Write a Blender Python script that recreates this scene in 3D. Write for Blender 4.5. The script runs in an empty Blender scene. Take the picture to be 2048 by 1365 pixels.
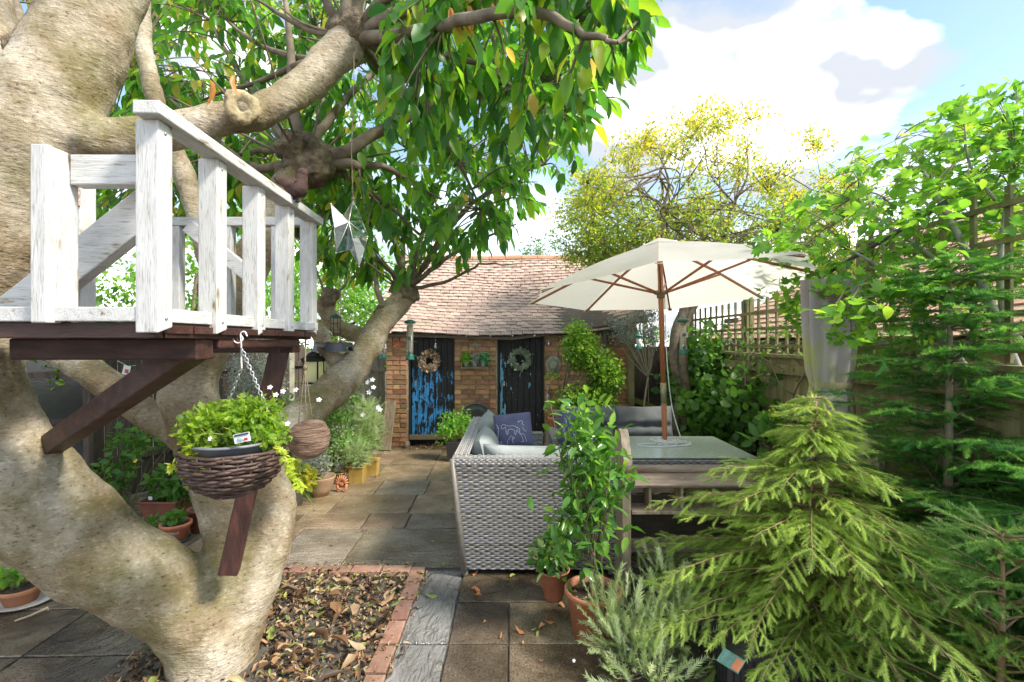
import bpy, math, random
import numpy as np
from mathutils import Vector, Matrix, noise as mn
R = math.radians
C = bpy.context.scene.collection
sc = bpy.context.scene
rnd = random.Random(7)
rg = np.random.default_rng(11)

# ---------------------------------------------------------------- camera
F = 950.0 / 2048.0
cam = bpy.data.cameras.new("camera"); cam_o = bpy.data.objects.new("camera", cam); C.objects.link(cam_o)
cam.sensor_width = 36.0; cam.lens = 36.0 * F; cam.clip_end = 500; cam.clip_start = 0.05
cam_o.location = (0, 0, 1.65); cam_o.rotation_euler = (R(90), 0, 0)
sc.camera = cam_o
def P(px, py, Y):
    """point that lies Y metres ahead on the line of sight through a place in the photo (2048 wide)"""
    return Vector(((px - 1024) / 950 * Y, Y, 1.65 - (py - 682.5) / 950 * Y))

# ---------------------------------------------------------------- sky, sun, exposure
SUN = Vector((0.74, -0.34, 0.85)).normalized()
SUN_EL = math.asin(SUN.z); SUN_AZ = math.atan2(SUN.x, SUN.y)
w = bpy.data.worlds.new("World"); sc.world = w; w.use_nodes = True
nt = w.node_tree; nt.nodes.clear(); N = nt.nodes.new; L = nt.links.new
out = N('ShaderNodeOutputWorld'); bg = N('ShaderNodeBackground'); bg.inputs['Strength'].default_value = 0.15
sky = N('ShaderNodeTexSky'); sky.sky_type = 'NISHITA'; sky.sun_disc = False
sky.sun_elevation = SUN_EL; sky.sun_rotation = SUN_AZ; sky.air_density = 1.0; sky.dust_density = 0.6; sky.ozone_density = 1.2
tc = N('ShaderNodeTexCoord'); sx = N('ShaderNodeSeparateXYZ'); L(tc.outputs['Generated'], sx.inputs[0])
az = N('ShaderNodeMath'); az.operation = 'MAXIMUM'; az.inputs[1].default_value = 0.0; L(sx.outputs['Z'], az.inputs[0])
ad = N('ShaderNodeMath'); ad.operation = 'ADD'; ad.inputs[1].default_value = 0.22; L(az.outputs[0], ad.inputs[0])
dx = N('ShaderNodeMath'); dx.operation = 'DIVIDE'; L(sx.outputs['X'], dx.inputs[0]); L(ad.outputs[0], dx.inputs[1])
dy = N('ShaderNodeMath'); dy.operation = 'DIVIDE'; L(sx.outputs['Y'], dy.inputs[0]); L(ad.outputs[0], dy.inputs[1])
cb = N('ShaderNodeCombineXYZ'); L(dx.outputs[0], cb.inputs[0]); L(dy.outputs[0], cb.inputs[1]); cb.inputs[2].default_value = 3.02
n1 = N('ShaderNodeTexNoise'); n1.inputs['Scale'].default_value = 1.25; n1.inputs['Detail'].default_value = 9; n1.inputs['Roughness'].default_value = 0.52
L(cb.outputs[0], n1.inputs['Vector'])
cr = N('ShaderNodeValToRGB'); cr.color_ramp.elements[0].position = 0.515; cr.color_ramp.elements[1].position = 0.58
L(n1.outputs['Fac'], cr.inputs[0])
# whiter towards the horizon
hz = N('ShaderNodeMapRange'); hz.inputs[1].default_value = 0.0; hz.inputs[2].default_value = 0.36; hz.inputs[3].default_value = 1.0; hz.inputs[4].default_value = 0.0
L(sx.outputs['Z'], hz.inputs[0])
mx = N('ShaderNodeMath'); mx.operation = 'MAXIMUM'; L(cr.outputs[0], mx.inputs[0]); L(hz.outputs[0], mx.inputs[1])
n2 = N('ShaderNodeTexNoise'); n2.inputs['Scale'].default_value = 1.9; n2.inputs['Detail'].default_value = 4
L(cb.outputs[0], n2.inputs['Vector'])
cc = N('ShaderNodeValToRGB'); cc.color_ramp.elements[0].position = 0.42; cc.color_ramp.elements[1].position = 0.62
cc.color_ramp.elements[0].color = (0.62, 0.655, 0.72, 1); cc.color_ramp.elements[1].color = (3.0, 2.95, 2.85, 1)
L(n2.outputs['Fac'], cc.inputs[0])
mc = N('ShaderNodeMixRGB'); L(mx.outputs[0], mc.inputs[0]); 
hs = N('ShaderNodeHueSaturation'); hs.inputs['Hue'].default_value = 0.488; hs.inputs['Saturation'].default_value = 0.9; hs.inputs['Value'].default_value = 0.235; L(sky.outputs[0], hs.inputs['Color'])
L(hs.outputs[0], mc.inputs[1]); L(cc.outputs[0], mc.inputs[2])
L(mc.outputs[0], bg.inputs['Color']); L(bg.outputs[0], out.inputs['Surface'])
sl = bpy.data.lights.new("sun", 'SUN'); sl.energy = 0.85; sl.angle = R(10.0); sl.color = (1.0, 0.93, 0.82)
so = bpy.data.objects.new("sun", sl); C.objects.link(so); so.rotation_euler = SUN.to_track_quat('Z', 'Y').to_euler(); so.location = (6, 0, 8)
sc.view_settings.view_transform = 'Standard'; sc.view_settings.look = 'None'; sc.view_settings.gamma = 1.0
sc.view_settings.use_curve_mapping = False; sc.view_settings.exposure = 3.15
sc.render.engine = 'CYCLES'; sc.cycles.max_bounces = 8; sc.cycles.transparent_max_bounces = 8; sc.cycles.transmission_bounces = 6
sc.cycles.diffuse_bounces = 5; sc.cycles.caustics_reflective = False; sc.cycles.caustics_refractive = False

# ---------------------------------------------------------------- mesh helpers
class MB:
    def __init__(s): s.v = []; s.f = []
    def add(s, vs, fs):
        o = len(s.v); s.v.extend([tuple(q) for q in vs]); s.f.extend([[i + o for i in q] for q in fs]); return s
    def box(s, c, size, M=None):
        hx, hy, hz_ = size[0] / 2, size[1] / 2, size[2] / 2
        vs = [Vector((a * hx, b * hy, d * hz_)) for a in (-1, 1) for b in (-1, 1) for d in (-1, 1)]
        if M is not None: vs = [M @ q for q in vs]
        c = Vector(c); vs = [q + c for q in vs]
        return s.add(vs, [[0, 1, 3, 2], [4, 6, 7, 5], [0, 4, 5, 1], [2, 3, 7, 6], [0, 2, 6, 4], [1, 5, 7, 3]])
    def beam(s, a, b, wd, ht, up=(0, 0, 1)):
        a = Vector(a); b = Vector(b); d = (b - a); ln = d.length; d.normalize()
        x = d.cross(Vector(up))
        if x.length < 1e-4: x = Vector((1, 0, 0))
        x.normalize(); z = x.cross(d).normalized()
        M = Matrix((x, d, z)).transposed()
        return s.box((a + b) / 2, (wd, ln, ht), M)
    def tube(s, pts, rad, n=8, cap=True, lump=0.0, seed=0):
        pts = [Vector(p) for p in pts]
        if not hasattr(rad, '__len__'): rad = [rad] * len(pts)
        m = len(pts); vs = []; fs = []
        t0 = (pts[1] - pts[0]).normalized()
        nrm = t0.orthogonal().normalized()
        for i, p in enumerate(pts):
            t = (pts[min(i + 1, m - 1)] - pts[max(i - 1, 0)])
            if t.length < 1e-9: t = t0
            t.normalize()
            nrm = (nrm - t * nrm.dot(t))
            if nrm.length < 1e-5: nrm = t.orthogonal()
            nrm.normalize(); bn = t.cross(nrm)
            for k in range(n):
                a = 2 * math.pi * k / n
                r = rad[i]
                if lump: r *= 1 + lump * mn.noise(Vector((p.x * 5 + math.cos(a) * 1.3 + seed, p.y * 5 + math.sin(a) * 1.3, p.z * 5)))
                vs.append(p + (nrm * math.cos(a) + bn * math.sin(a)) * r)
        for i in range(m - 1):
            for k in range(n):
                k2 = (k + 1) % n
                fs.append([i * n + k, i * n + k2, (i + 1) * n + k2, (i + 1) * n + k])
        if cap: fs.append(list(range(n))[::-1]); fs.append([(m - 1) * n + k for k in range(n)])
        return s.add(vs, fs)
    def lathe(s, prof, c=(0, 0, 0), n=24, M=None, wob=None):
        c = Vector(c); vs = []; fs = []; m = len(prof)
        for (r, z) in prof:
            for k in range(n):
                a = 2 * math.pi * k / n; rr = r
                if wob: rr = r * wob(a, z)
                q = Vector((rr * math.cos(a), rr * math.sin(a), z))
                if M is not None: q = M @ q
                vs.append(q + c)
        for i in range(m - 1):
            for k in range(n):
                k2 = (k + 1) % n
                fs.append([i * n + k, i * n + k2, (i + 1) * n + k2, (i + 1) * n + k])
        return s.add(vs, fs)
    def ball(s, c, r, n=12, m=8, M=None, lump=0, seed=0):
        if not hasattr(r, '__len__'): r = (r, r, r)
        c = Vector(c); vs = []; fs = []
        for i in range(m + 1):
            th = math.pi * i / m
            for k in range(n):
                a = 2 * math.pi * k / n
                q = Vector((math.sin(th) * math.cos(a), math.sin(th) * math.sin(a), math.cos(th)))
                if lump: q = q * (1 + lump * mn.noise(q * 2.2 + Vector((seed, 0, 0))))
                q = Vector((q.x * r[0], q.y * r[1], q.z * r[2]))
                if M is not None: q = M @ q
                vs.append(q + c)
        for i in range(m):
            for k in range(n):
                k2 = (k + 1) % n
                fs.append([i * n + k, (i + 1) * n + k, (i + 1) * n + k2, i * n + k2])
        return s.add(vs, fs)
    def prism(s, outline, t, M=None, c=(0, 0, 0)):
        """outline in local xz, thickness t along local y"""
        n = len(outline); vs = [Vector((x, -t / 2, z)) for x, z in outline] + [Vector((x, t / 2, z)) for x, z in outline]
        if M is not None: vs = [M @ q for q in vs]
        c = Vector(c); vs = [q + c for q in vs]
        fs = [list(range(n)), [n + i for i in range(n)][::-1]]
        for i in range(n): j = (i + 1) % n; fs.append([i, n + i, n + j, j])
        return s.add(vs, fs)

def wloc(o):
    v = Vector((0, 0, 0))
    while o is not None: v += o.location; o = o.parent
    return v
def finish(me, mat, smooth):
    if mat is not None: me.materials.append(mat)
    if smooth: me.polygons.foreach_set('use_smooth', [True] * len(me.polygons))
    me.update()
def obj(name, mb, mat, parent=None, smooth=False, bevel=0, origin=None, **props):
    """one mesh object from world-space geometry, its origin at its parent's (or at origin)"""
    base = wloc(parent) if parent is not None else Vector((0, 0, 0))
    o_at = Vector(origin) if origin is not None else (base if parent is not None else Vector((0, 0, 0)))
    me = bpy.data.meshes.new(name)
    me.from_pydata([(x - o_at.x, y - o_at.y, z - o_at.z) for x, y, z in mb.v], [], mb.f)
    finish(me, mat, smooth)
    o = bpy.data.objects.new(name, me); C.objects.link(o); o.location = o_at - base; o.parent = parent
    if bevel:
        b = o.modifiers.new('bevel', 'BEVEL'); b.width = bevel; b.segments = 2; b.limit_method = 'ANGLE'
    for k, v in props.items(): o[k] = v
    return o
def inst(name, me, parent, M, **props):
    """an object that shares mesh me, placed by a world matrix (parents carry no rotation)"""
    o = bpy.data.objects.new(name, me); C.objects.link(o); o.parent = parent
    base = wloc(parent) if parent is not None else Vector((0, 0, 0))
    o.matrix_basis = Matrix.Translation(-base) @ M
    for k, v in props.items(): o[k] = v
    return o
def thing(name, label, cat, loc, group=None):
    o = bpy.data.objects.new(name, None); C.objects.link(o); o.location = loc; o.empty_display_size = 0.1
    o['label'] = label; o['category'] = cat
    if group: o['group'] = group
    return o
def tag(o, label, cat, group=None):
    o['label'] = label; o['category'] = cat
    if group: o['group'] = group
    return o
def struct(o): o['kind'] = 'structure'; return o
def dup(root, loc, label, group=None):
    r = root.copy(); C.objects.link(r); r.location = loc; r['label'] = label
    if group: r['group'] = group
    for ch in list(root.children):
        c = ch.copy(); C.objects.link(c); c.parent = r
        for g in list(ch.children):
            d = g.copy(); C.objects.link(d); d.parent = c
    return r
def spline(pts, k=6):
    """Catmull-Rom through tuples (any length); returns denser list of lists"""
    pts = [list(p) for p in pts]; P_ = [pts[0]] + pts + [pts[-1]]; o = []
    for i in range(1, len(P_) - 2):
        for s in range(k):
            t = s / k
            o.append([0.5 * ((2 * b) + (-a + c) * t + (2 * a - 5 * b + 4 * c - d) * t * t + (-a + 3 * b - 3 * c + d) * t ** 3)
                      for a, b, c, d in zip(P_[i - 1], P_[i], P_[i + 1], P_[i + 2])])
    o.append(pts[-1]); return o
def limb(mb, lst, n=12, k=6, lump=0.06, seed=0):
    """lst of (px,py,Y,r)"""
    q = spline([(*P(a, b, Y), r) for a, b, Y, r in lst], k)
    mb.tube([x[:3] for x in q], [x[3] for x in q], n, True, lump, seed)
    return q

# ---------------------------------------------------------------- materials
def newmat(name):
    m = bpy.data.materials.new(name); m.use_nodes = True
    t = m.node_tree; b = t.nodes['Principled BSDF']
    return m, t, b
def setramp(node, cols):
    e = node.color_ramp.elements
    while len(e) > 1: e.remove(e[-1])
    e[0].position = cols[0][0]; e[0].color = (*cols[0][1], 1)
    for p, c in cols[1:]:
        q = e.new(p); q.color = (*c, 1)
def noise_node(t, scale, stretch=(1, 1, 1), detail=6, rough=0.6, coord='Object', offset=None):
    tc = t.nodes.new('ShaderNodeTexCoord'); mp = t.nodes.new('ShaderNodeMapping'); mp.inputs['Scale'].default_value = stretch
    t.links.new(tc.outputs[coord], mp.inputs['Vector'])
    if offset: mp.inputs['Location'].default_value = offset
    n = t.nodes.new('ShaderNodeTexNoise'); n.inputs['Scale'].default_value = scale; n.inputs['Detail'].default_value = detail
    n.inputs['Roughness'].default_value = rough; t.links.new(mp.outputs[0], n.inputs['Vector'])
    return n
def hsvrand(t, col, amt, hue=0.02):
    oi = t.nodes.new('ShaderNodeObjectInfo'); h = t.nodes.new('ShaderNodeHueSaturation')
    mr = t.nodes.new('ShaderNodeMapRange'); mr.inputs[3].default_value = 1 - amt; mr.inputs[4].default_value = 1 + amt
    t.links.new(oi.outputs['Random'], mr.inputs[0]); t.links.new(mr.outputs[0], h.inputs['Value'])
    m2 = t.nodes.new('ShaderNodeMath'); m2.operation = 'MULTIPLY'; m2.inputs[1].default_value = 7.31; t.links.new(oi.outputs['Random'], m2.inputs[0])
    fr = t.nodes.new('ShaderNodeMath'); fr.operation = 'FRACT'; t.links.new(m2.outputs[0], fr.inputs[0])
    m3 = t.nodes.new('ShaderNodeMapRange'); m3.inputs[3].default_value = 0.5 - hue; m3.inputs[4].default_value = 0.5 + hue
    t.links.new(fr.outputs[0], m3.inputs[0]); t.links.new(m3.outputs[0], h.inputs['Hue'])
    t.links.new(col, h.inputs['Color']); return h.outputs[0]
def mat_n(name, cols, scale=6, stretch=(1, 1, 1), rough=0.75, bump=0.3, bscale=60, rand=0.0, bdist=0.01, detail=6,
          rough2=None, metal=0, spec=0.5, bstretch=None, hue=0.01, coat=0):
    m, t, b = newmat(name)
    n = noise_node(t, scale, stretch, detail)
    r = t.nodes.new('ShaderNodeValToRGB'); setramp(r, cols); t.links.new(n.outputs['Fac'], r.inputs[0])
    c = r.outputs[0]
    if rand: c = hsvrand(t, c, rand, hue)
    t.links.new(c, b.inputs['Base Color'])
    b.inputs['Roughness'].default_value = rough; b.inputs['Metallic'].default_value = metal
    b.inputs['Specular IOR Level'].default_value = spec
    if coat: b.inputs['Coat Weight'].default_value = coat; b.inputs['Coat Roughness'].default_value = 0.15
    if rough2 is not None:
        mr = t.nodes.new('ShaderNodeMapRange'); mr.inputs[1].default_value = 0.35; mr.inputs[2].default_value = 0.65
        mr.inputs[3].default_value = rough; mr.inputs[4].default_value = rough2
        nn = noise_node(t, scale * 0.6, (1, 1, 1), 3, offset=(3, 1, 2)); t.links.new(nn.outputs['Fac'], mr.inputs[0]); t.links.new(mr.outputs[0], b.inputs['Roughness'])
    if bump:
        nb = noise_node(t, bscale, bstretch or stretch, 5); bp = t.nodes.new('ShaderNodeBump')
        bp.inputs['Strength'].default_value = bump; bp.inputs['Distance'].default_value = bdist
        t.links.new(nb.outputs['Fac'], bp.inputs['Height']); t.links.new(bp.outputs[0], b.inputs['Normal'])
    return m
def mat_leaf(name, cols, trans=0.45, rough=0.45, rand_obj=False, tcol=None, spec=0.4, bump=True):
    """cols ramp read by each leaf's own 'tint' value"""
    m, t, b = newmat(name)
    if rand_obj: src = t.nodes.new('ShaderNodeObjectInfo').outputs['Random']
    else:
        a = t.nodes.new('ShaderNodeAttribute'); a.attribute_name = 'tint'; src = a.outputs['Fac']
    r = t.nodes.new('ShaderNodeValToRGB'); setramp(r, cols); t.links.new(src, r.inputs[0])
    t.links.new(r.outputs[0], b.inputs['Base Color']); b.inputs['Roughness'].default_value = rough
    b.inputs['Specular IOR Level'].default_value = spec
    tr = t.nodes.new('ShaderNodeBsdfTranslucent')
    h = t.nodes.new('ShaderNodeHueSaturation'); h.inputs['Hue'].default_value = 0.485; h.inputs['Saturation'].default_value = 1.1; h.inputs['Value'].default_value = 2.9
    t.links.new(r.outputs[0], h.inputs['Color']); t.links.new(h.outputs[0], tr.inputs['Color'])
    mx = t.nodes.new('ShaderNodeMixShader'); mx.inputs[0].default_value = trans
    t.links.new(b.outputs[0], mx.inputs[1]); t.links.new(tr.outputs[0], mx.inputs[2])
    t.links.new(mx.outputs[0], t.nodes['Material Output'].inputs['Surface'])
    return m
def plain(name, col, rough=0.5, metal=0, **k):
    d = [(0.3, tuple(c * 0.85 for c in col)), (0.7, tuple(min(1, c * 1.1) for c in col))]
    return mat_n(name, d, scale=k.pop('scale', 12), rough=rough, metal=metal, bump=k.pop('bump', 0.1), **k)

# ---------------------------------------------------------------- foliage helpers (numpy)
def t_leaf(wd=0.46, curl=0.18, fold=0.08, wave=0.0):
    ys = [0, 0.12, 0.4, 0.72, 1.0]; ws = [0, 0.55, 1.0, 0.72, 0]
    v = []; f = []
    idx = []
    for y, q in zip(ys, ws):
        z = -curl * y * y
        if q == 0: idx.append([len(v)]); v.append((0, y, z))
        else:
            h = wd / 2 * q; idx.append([len(v), len(v) + 1, len(v) + 2])
            v += [(-h, y, z + fold * q + wave * math.sin(y * 9)), (0, y, z), (h, y, z + fold * q - wave * math.sin(y * 9 + 1))]
    for a, b in zip(idx[:-1], idx[1:]):
        if len(a) == 1: f += [(a[0], b[1], b[0]), (a[0], b[2], b[1])]
        elif len(b) == 1: f += [(a[0], a[1], b[0]), (a[1], a[2], b[0])]
        else: f += [(a[0], a[1], b[1]), (a[0], b[1], b[0]), (a[1], a[2], b[2]), (a[1], b[2], b[1])]
    return np.array(v, float), np.array(f, int)
def t_small(wd=0.5, fold=0.1):
    return np.array([(0, 0, 0), (-wd / 2, .45, fold), (0, 1, -.08), (wd / 2, .45, fold)], float), np.array([(0, 2, 1), (0, 3, 2)], int)
def t_round():
    v = [(0, .5, -0.06)]; n = 8
    for k in range(n):
        a = 2 * math.pi * k / n - math.pi / 2; r = 0.5 * (0.75 if k == 0 else 1.0)
        v.append((r * math.cos(a), .5 + r * math.sin(a), 0.04 * math.sin(3 * a)))
    return np.array(v, float), np.array([(0, 1 + k, 1 + (k + 1) % n) for k in range(n)], int)
def t_lobed():
    rs = [(0, 0), (-.28, .08), (-.5, .42), (-.27, .42), (-.3, .78), (-.12, .66), (0, 1), (.12, .66), (.3, .78), (.27, .42), (.5, .42), (.28, .08)]
    v = [(0, .4, -0.05)] + [(x, y, .05 * abs(x)) for x, y in rs]; n = len(rs)
    return np.array(v, float), np.array([(0, 1 + (k + 1) % n, 1 + k) for k in range(n)], int)
def t_blade(wd=0.05, bend=0.5, seg=5):
    v = []; f = []
    for i in range(seg + 1):
        s = i / seg; w_ = wd * (1 - s ** 3) + 0.002
        y = math.sin(s * math.pi / 2 * (1 + bend)) / (1 + bend * .5); z = -bend * s * s
        y = s * (1 - 0.25 * bend * s)
        v += [(-w_ / 2, y, z), (w_ / 2, y, z)]
    for i in range(seg): a = 2 * i; f += [(a, a + 1, a + 3), (a, a + 3, a + 2)]
    return np.array(v, float), np.array(f, int)
def t_sprig(n=26, nl=0.16, wd=0.018, ang=55, flat=0.6, seed=1, twig=True, bend=.12):
    """a shoot along y with needles all round (flat: how much in the plane)"""
    r = random.Random(seed); v = []; f = []
    for i in range(n):
        s = 0.02 + 0.98 * i / n
        for side in (-1, 1, 0):
            if side == 0 and r.random() > 0.6: continue
            a = R(ang * r.uniform(.75, 1.15)) if s < .93 else R(20)
            el = r.uniform(-1, 1) * (1 - flat) * 1.2 if side else r.uniform(.6, 1.2)
            sd = side if side else r.choice((-.5, .5))
            d = Vector((math.sin(a) * sd * math.cos(el), math.cos(a), abs(math.sin(a)) * math.sin(el))).normalized()
            l = nl * r.uniform(.8, 1.1) * (0.75 + 0.25 * math.sin(s * math.pi)); b = Vector((0, s, 0))
            p = d.cross(Vector((0, 0, 1))).normalized() * wd / 2
            o = len(v); v += [tuple(b - p), tuple(b + p), tuple(b + d * l)]; f.append((o, o + 1, o + 2))
    if twig:
        o = len(v); h = 0.008
        v += [(-h, 0, 0), (h, 0, 0), (0, 0, h * 1.5), (0, 1, 0)]; f += [(o, o + 1, o + 3), (o + 1, o + 2, o + 3), (o + 2, o, o + 3)]
    v = np.array(v, float); v[:, 2] -= bend * v[:, 1] ** 2; v[:, 0] += (seed % 3 - 1) * .10 * v[:, 1] ** 2
    return v, np.array(f, int)
def frames(d, up):
    d = d / np.maximum(np.linalg.norm(d, axis=1, keepdims=True), 1e-9)
    x = np.cross(d, up); ln = np.linalg.norm(x, axis=1, keepdims=True)
    bad = ln[:, 0] < 1e-3; x[bad] = np.cross(d[bad], np.array([[1.0, 0.2, 0.1]])); x /= np.maximum(np.linalg.norm(x, axis=1, keepdims=True), 1e-9)
    z = np.cross(x, d)
    return np.stack([x, d, z], axis=2)   # columns
def scatter(name, tmpls, pos, d, up, size, tint, mat, parent, smooth=True, **props):
    """many leaves in one mesh; tmpls is a list of templates shared out in turn"""
    pos = np.asarray(pos, float); n = len(pos); d = np.asarray(d, float); up = np.asarray(up, float)
    if up.ndim == 1: up = np.tile(up, (n, 1))
    size = np.broadcast_to(np.asarray(size, float), (n,)); tint = np.broadcast_to(np.asarray(tint, float), (n,))
    base = wloc(parent) if parent is not None else Vector((0, 0, 0)); pos = pos - np.array(base)
    M = frames(d, up) * size[:, None, None]
    V = []; Fc = []; T = []; off = 0; sel = np.arange(n) % len(tmpls)
    for k, (tv, tf) in enumerate(tmpls):
        ix = np.where(sel == k)[0]
        if len(ix) == 0: continue
        vv = np.einsum('nij,vj->nvi', M[ix], tv) + pos[ix][:, None, :]
        ff = tf[None] + (np.arange(len(ix)) * len(tv))[:, None, None] + off
        V.append(vv.reshape(-1, 3)); Fc.append(ff.reshape(-1, 3)); T.append(np.repeat(tint[ix], len(tv))); off += len(ix) * len(tv)
    V = np.concatenate(V); Fc = np.concatenate(Fc); T = np.concatenate(T)
    me = bpy.data.meshes.new(name); me.vertices.add(len(V)); me.vertices.foreach_set('co', V.astype(np.float32).ravel())
    me.loops.add(Fc.size); me.loops.foreach_set('vertex_index', Fc.astype(np.int32).ravel())
    me.polygons.add(len(Fc)); me.polygons.foreach_set('loop_start', (np.arange(len(Fc)) * 3).astype(np.int32))
    try: me.polygons.foreach_set('loop_total', np.full(len(Fc), 3, np.int32))
    except Exception: pass
    a = me.attributes.new('tint', 'FLOAT', 'POINT'); a.data.foreach_set('value', T.astype(np.float32))
    me.update(calc_edges=True); me.validate()
    if smooth: me.polygons.foreach_set('use_smooth', np.ones(len(me.polygons), bool))
    me.materials.append(mat)
    o = bpy.data.objects.new(name, me); C.objects.link(o); o.parent = parent
    for k, v in props.items(): o[k] = v
    return o
def rdir(n): 
    q = rg.normal(size=(n, 3)); return q / np.linalg.norm(q, axis=1, keepdims=True)
def in_blobs(blobs, n, shell=0.55):
    """points in ellipsoids (cx,cy,cz,rx,ry,rz), denser towards the outside; returns points and outward directions"""
    vol = np.array([b[3] * b[4] * b[5] for b in blobs]) ** 0.8; vol /= vol.sum()
    k = rg.choice(len(blobs), n, p=vol); B = np.array(blobs, float)[k]
    u = rdir(n); r = shell + (1 - shell) * rg.random(n) ** 0.8; r = np.where(rg.random(n) < 0.25, r * rg.random(n), r)
    p = B[:, :3] + u * r[:, None] * B[:, 3:]
    return p, u
def bush(root, blobs, n, size, mat, tmpls, stem_mat=None, base=None, nst=14, droop=0.2, sr=0.006, name='crown', shell=0.5, up_bias=0.4, clump=0):
    p, u = in_blobs(blobs, n, shell)
    if clump:
        # pull leaves into little tufts so gaps open between them
        m = max(8, n // clump); cpt, cu = in_blobs(blobs, m, shell); k = rg.integers(0, m, n)
        p = cpt[k] + rg.normal(size=(n, 3)) * size * 0.9; u = cu[k]
    d = u * 0.7 + rdir(n) * 0.8; d[:, 2] -= droop
    up = np.tile([0, 0, 1.0], (n, 1)) * up_bias + rdir(n) * 0.5
    tint = np.clip(rg.normal(0.5, 0.2, n) , 0, 1)
    o = scatter(name, tmpls, p, d, up, size * rg.uniform(.7, 1.25, n), tint, mat, root)
    if stem_mat is not None:
        mb = MB(); b0 = Vector(base)
        for i in range(nst):
            q = Vector(p[rg.integers(0, n)]); mid = b0.lerp(q, 0.5) + Vector((rnd.uniform(-.05, .05), rnd.uniform(-.05, .05), .08 * (q - b0).length))
            pts = spline([b0 + Vector((rnd.uniform(-.03, .03), rnd.uniform(-.03, .03), 0)), mid, q], 4); m = len(pts)
            mb.tube(pts, [sr * (1 - 0.75 * j / (m - 1)) for j in range(m)], 5)
        obj('stem', mb, stem_mat, root, True)
    return o
# ================================================================ ground and paving
M_soil = mat_n('soil', [(0.3, (0.028, 0.02, 0.014)), (0.6, (0.07, 0.05, 0.035)), (0.8, (0.13, 0.1, 0.07))], 9, rough=0.9, bump=0.8, bscale=40, bdist=0.02)
mb = MB(); n = 40
for i in range(n + 1):
    for j in range(n + 1):
        x = -60 + 120 * i / n; y = -20 + 130 * j / n
        mb.v.append((x, y, -0.03))
for i in range(n):
    for j in range(n):
        a = i * (n + 1) + j; mb.f.append([a, a + n + 1, a + n + 2, a + 1])
struct(obj('ground', mb, M_soil))

def slab_mat(name, cols, r1, r2, bstr=(1, 1, 1), bump=0.35, speck=0.8):
    m, t, b = newmat(name)
    n = noise_node(t, 2.2, (1, 1, 1), 8, 0.65, 'Object'); r = t.nodes.new('ShaderNodeValToRGB'); setramp(r, cols); t.links.new(n.outputs['Fac'], r.inputs[0])
    c = hsvrand(t, r.outputs[0], 0.28, 0.012)
    # fine speckle of grit and lichen
    sp = noise_node(t, 90, (1, 1, 1), 3); sr_ = t.nodes.new('ShaderNodeValToRGB'); setramp(sr_, [(0.36, (0.35, 0.33, 0.3)), (0.5, (.95, .95, .95)), (0.6, (1.1, 1.08, 1.02)), (0.7, (1.7, 1.6, 1.45))])
    t.links.new(sp.outputs['Fac'], sr_.inputs[0]); mm = t.nodes.new('ShaderNodeMixRGB'); mm.blend_type = 'MULTIPLY'; mm.inputs[0].default_value = speck
    t.links.new(c, mm.inputs[1]); t.links.new(sr_.outputs[0], mm.inputs[2]); t.links.new(mm.outputs[0], b.inputs['Base Color'])
    wn = noise_node(t, 1.6, (1, 1, 1), 5, 0.6, offset=(5, 2, 0)); mr = t.nodes.new('ShaderNodeMapRange')
    mr.inputs[1].default_value = 0.4; mr.inputs[2].default_value = 0.62; mr.inputs[3].default_value = r1; mr.inputs[4].default_value = r2
    t.links.new(wn.outputs['Fac'], mr.inputs[0]); t.links.new(mr.outputs[0], b.inputs['Roughness'])
    # riven surface: long shallow ridges plus grain
    wv = t.nodes.new('ShaderNodeTexNoise'); wv.inputs['Scale'].default_value = 5; wv.inputs['Detail'].default_value = 7; wv.inputs['Distortion'].default_value = 1.6
    tc_ = t.nodes.new('ShaderNodeTexCoord'); mp = t.nodes.new('ShaderNodeMapping'); mp.inputs['Scale'].default_value = bstr; mp.inputs['Rotation'].default_value = (0, 0, R(-22))
    t.links.new(tc_.outputs['Object'], mp.inputs[0]); t.links.new(mp.outputs[0], wv.inputs['Vector'])
    b1 = t.nodes.new('ShaderNodeBump'); b1.inputs['Strength'].default_value = bump * 1.5; b1.inputs['Distance'].default_value = 0.03; t.links.new(wv.outputs['Fac'], b1.inputs['Height'])
    b2 = t.nodes.new('ShaderNodeBump'); b2.inputs['Strength'].default_value = 0.25; b2.inputs['Distance'].default_value = 0.004
    t.links.new(sp.outputs['Fac'], b2.inputs['Height']); t.links.new(b1.outputs[0], b2.inputs['Normal']); t.links.new(b2.outputs[0], b.inputs['Normal'])
    return m
M_sl_b = slab_mat('slab_brown', [(0.3, (0.11, 0.068, 0.036)), (0.5, (0.24, 0.175, 0.11)), (0.7, (0.37, 0.285, 0.195))], 0.07, 0.32, (1, 5, 1), 0.5)
M_sl_g = slab_mat('slab_grey', [(0.3, (0.11, 0.083, 0.056)), (0.5, (0.24, 0.205, 0.155)), (0.7, (0.38, 0.33, 0.27))], 0.07, 0.3, (1.2, 6, 1), 0.6)
M_sl_p = slab_mat('slab_pale', [(0.3, (0.12, 0.115, 0.105)), (0.5, (0.20, 0.195, 0.185)), (0.7, (0.30, 0.295, 0.285))], 0.07, 0.22, (3, 1.2, 1), 0.9, .3)
M_sl_d = slab_mat('slab_dark', [(0.32, (0.032, 0.023, 0.014)), (0.5, (0.11, 0.085, 0.056)), (0.68, (0.22, 0.175, 0.12))], 0.05, 0.3, (1, 1, 1), 0.4)
M_mortar = mat_n('mortar', [(0.3, (0.05, 0.045, 0.038)), (0.7, (0.12, 0.11, 0.09))], 20, rough=0.7, bump=0.5)
pav = MB(); pav.box((0.0, 4.9, -0.029), (7.6, 6.6, 0.03)); pav.box((-3.0, 2.0, -0.0285), (2.6, 2.8, 0.03)); pav.box((0.1, 2.0, -0.0275), (1.6, 3.2, 0.031))
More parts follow.
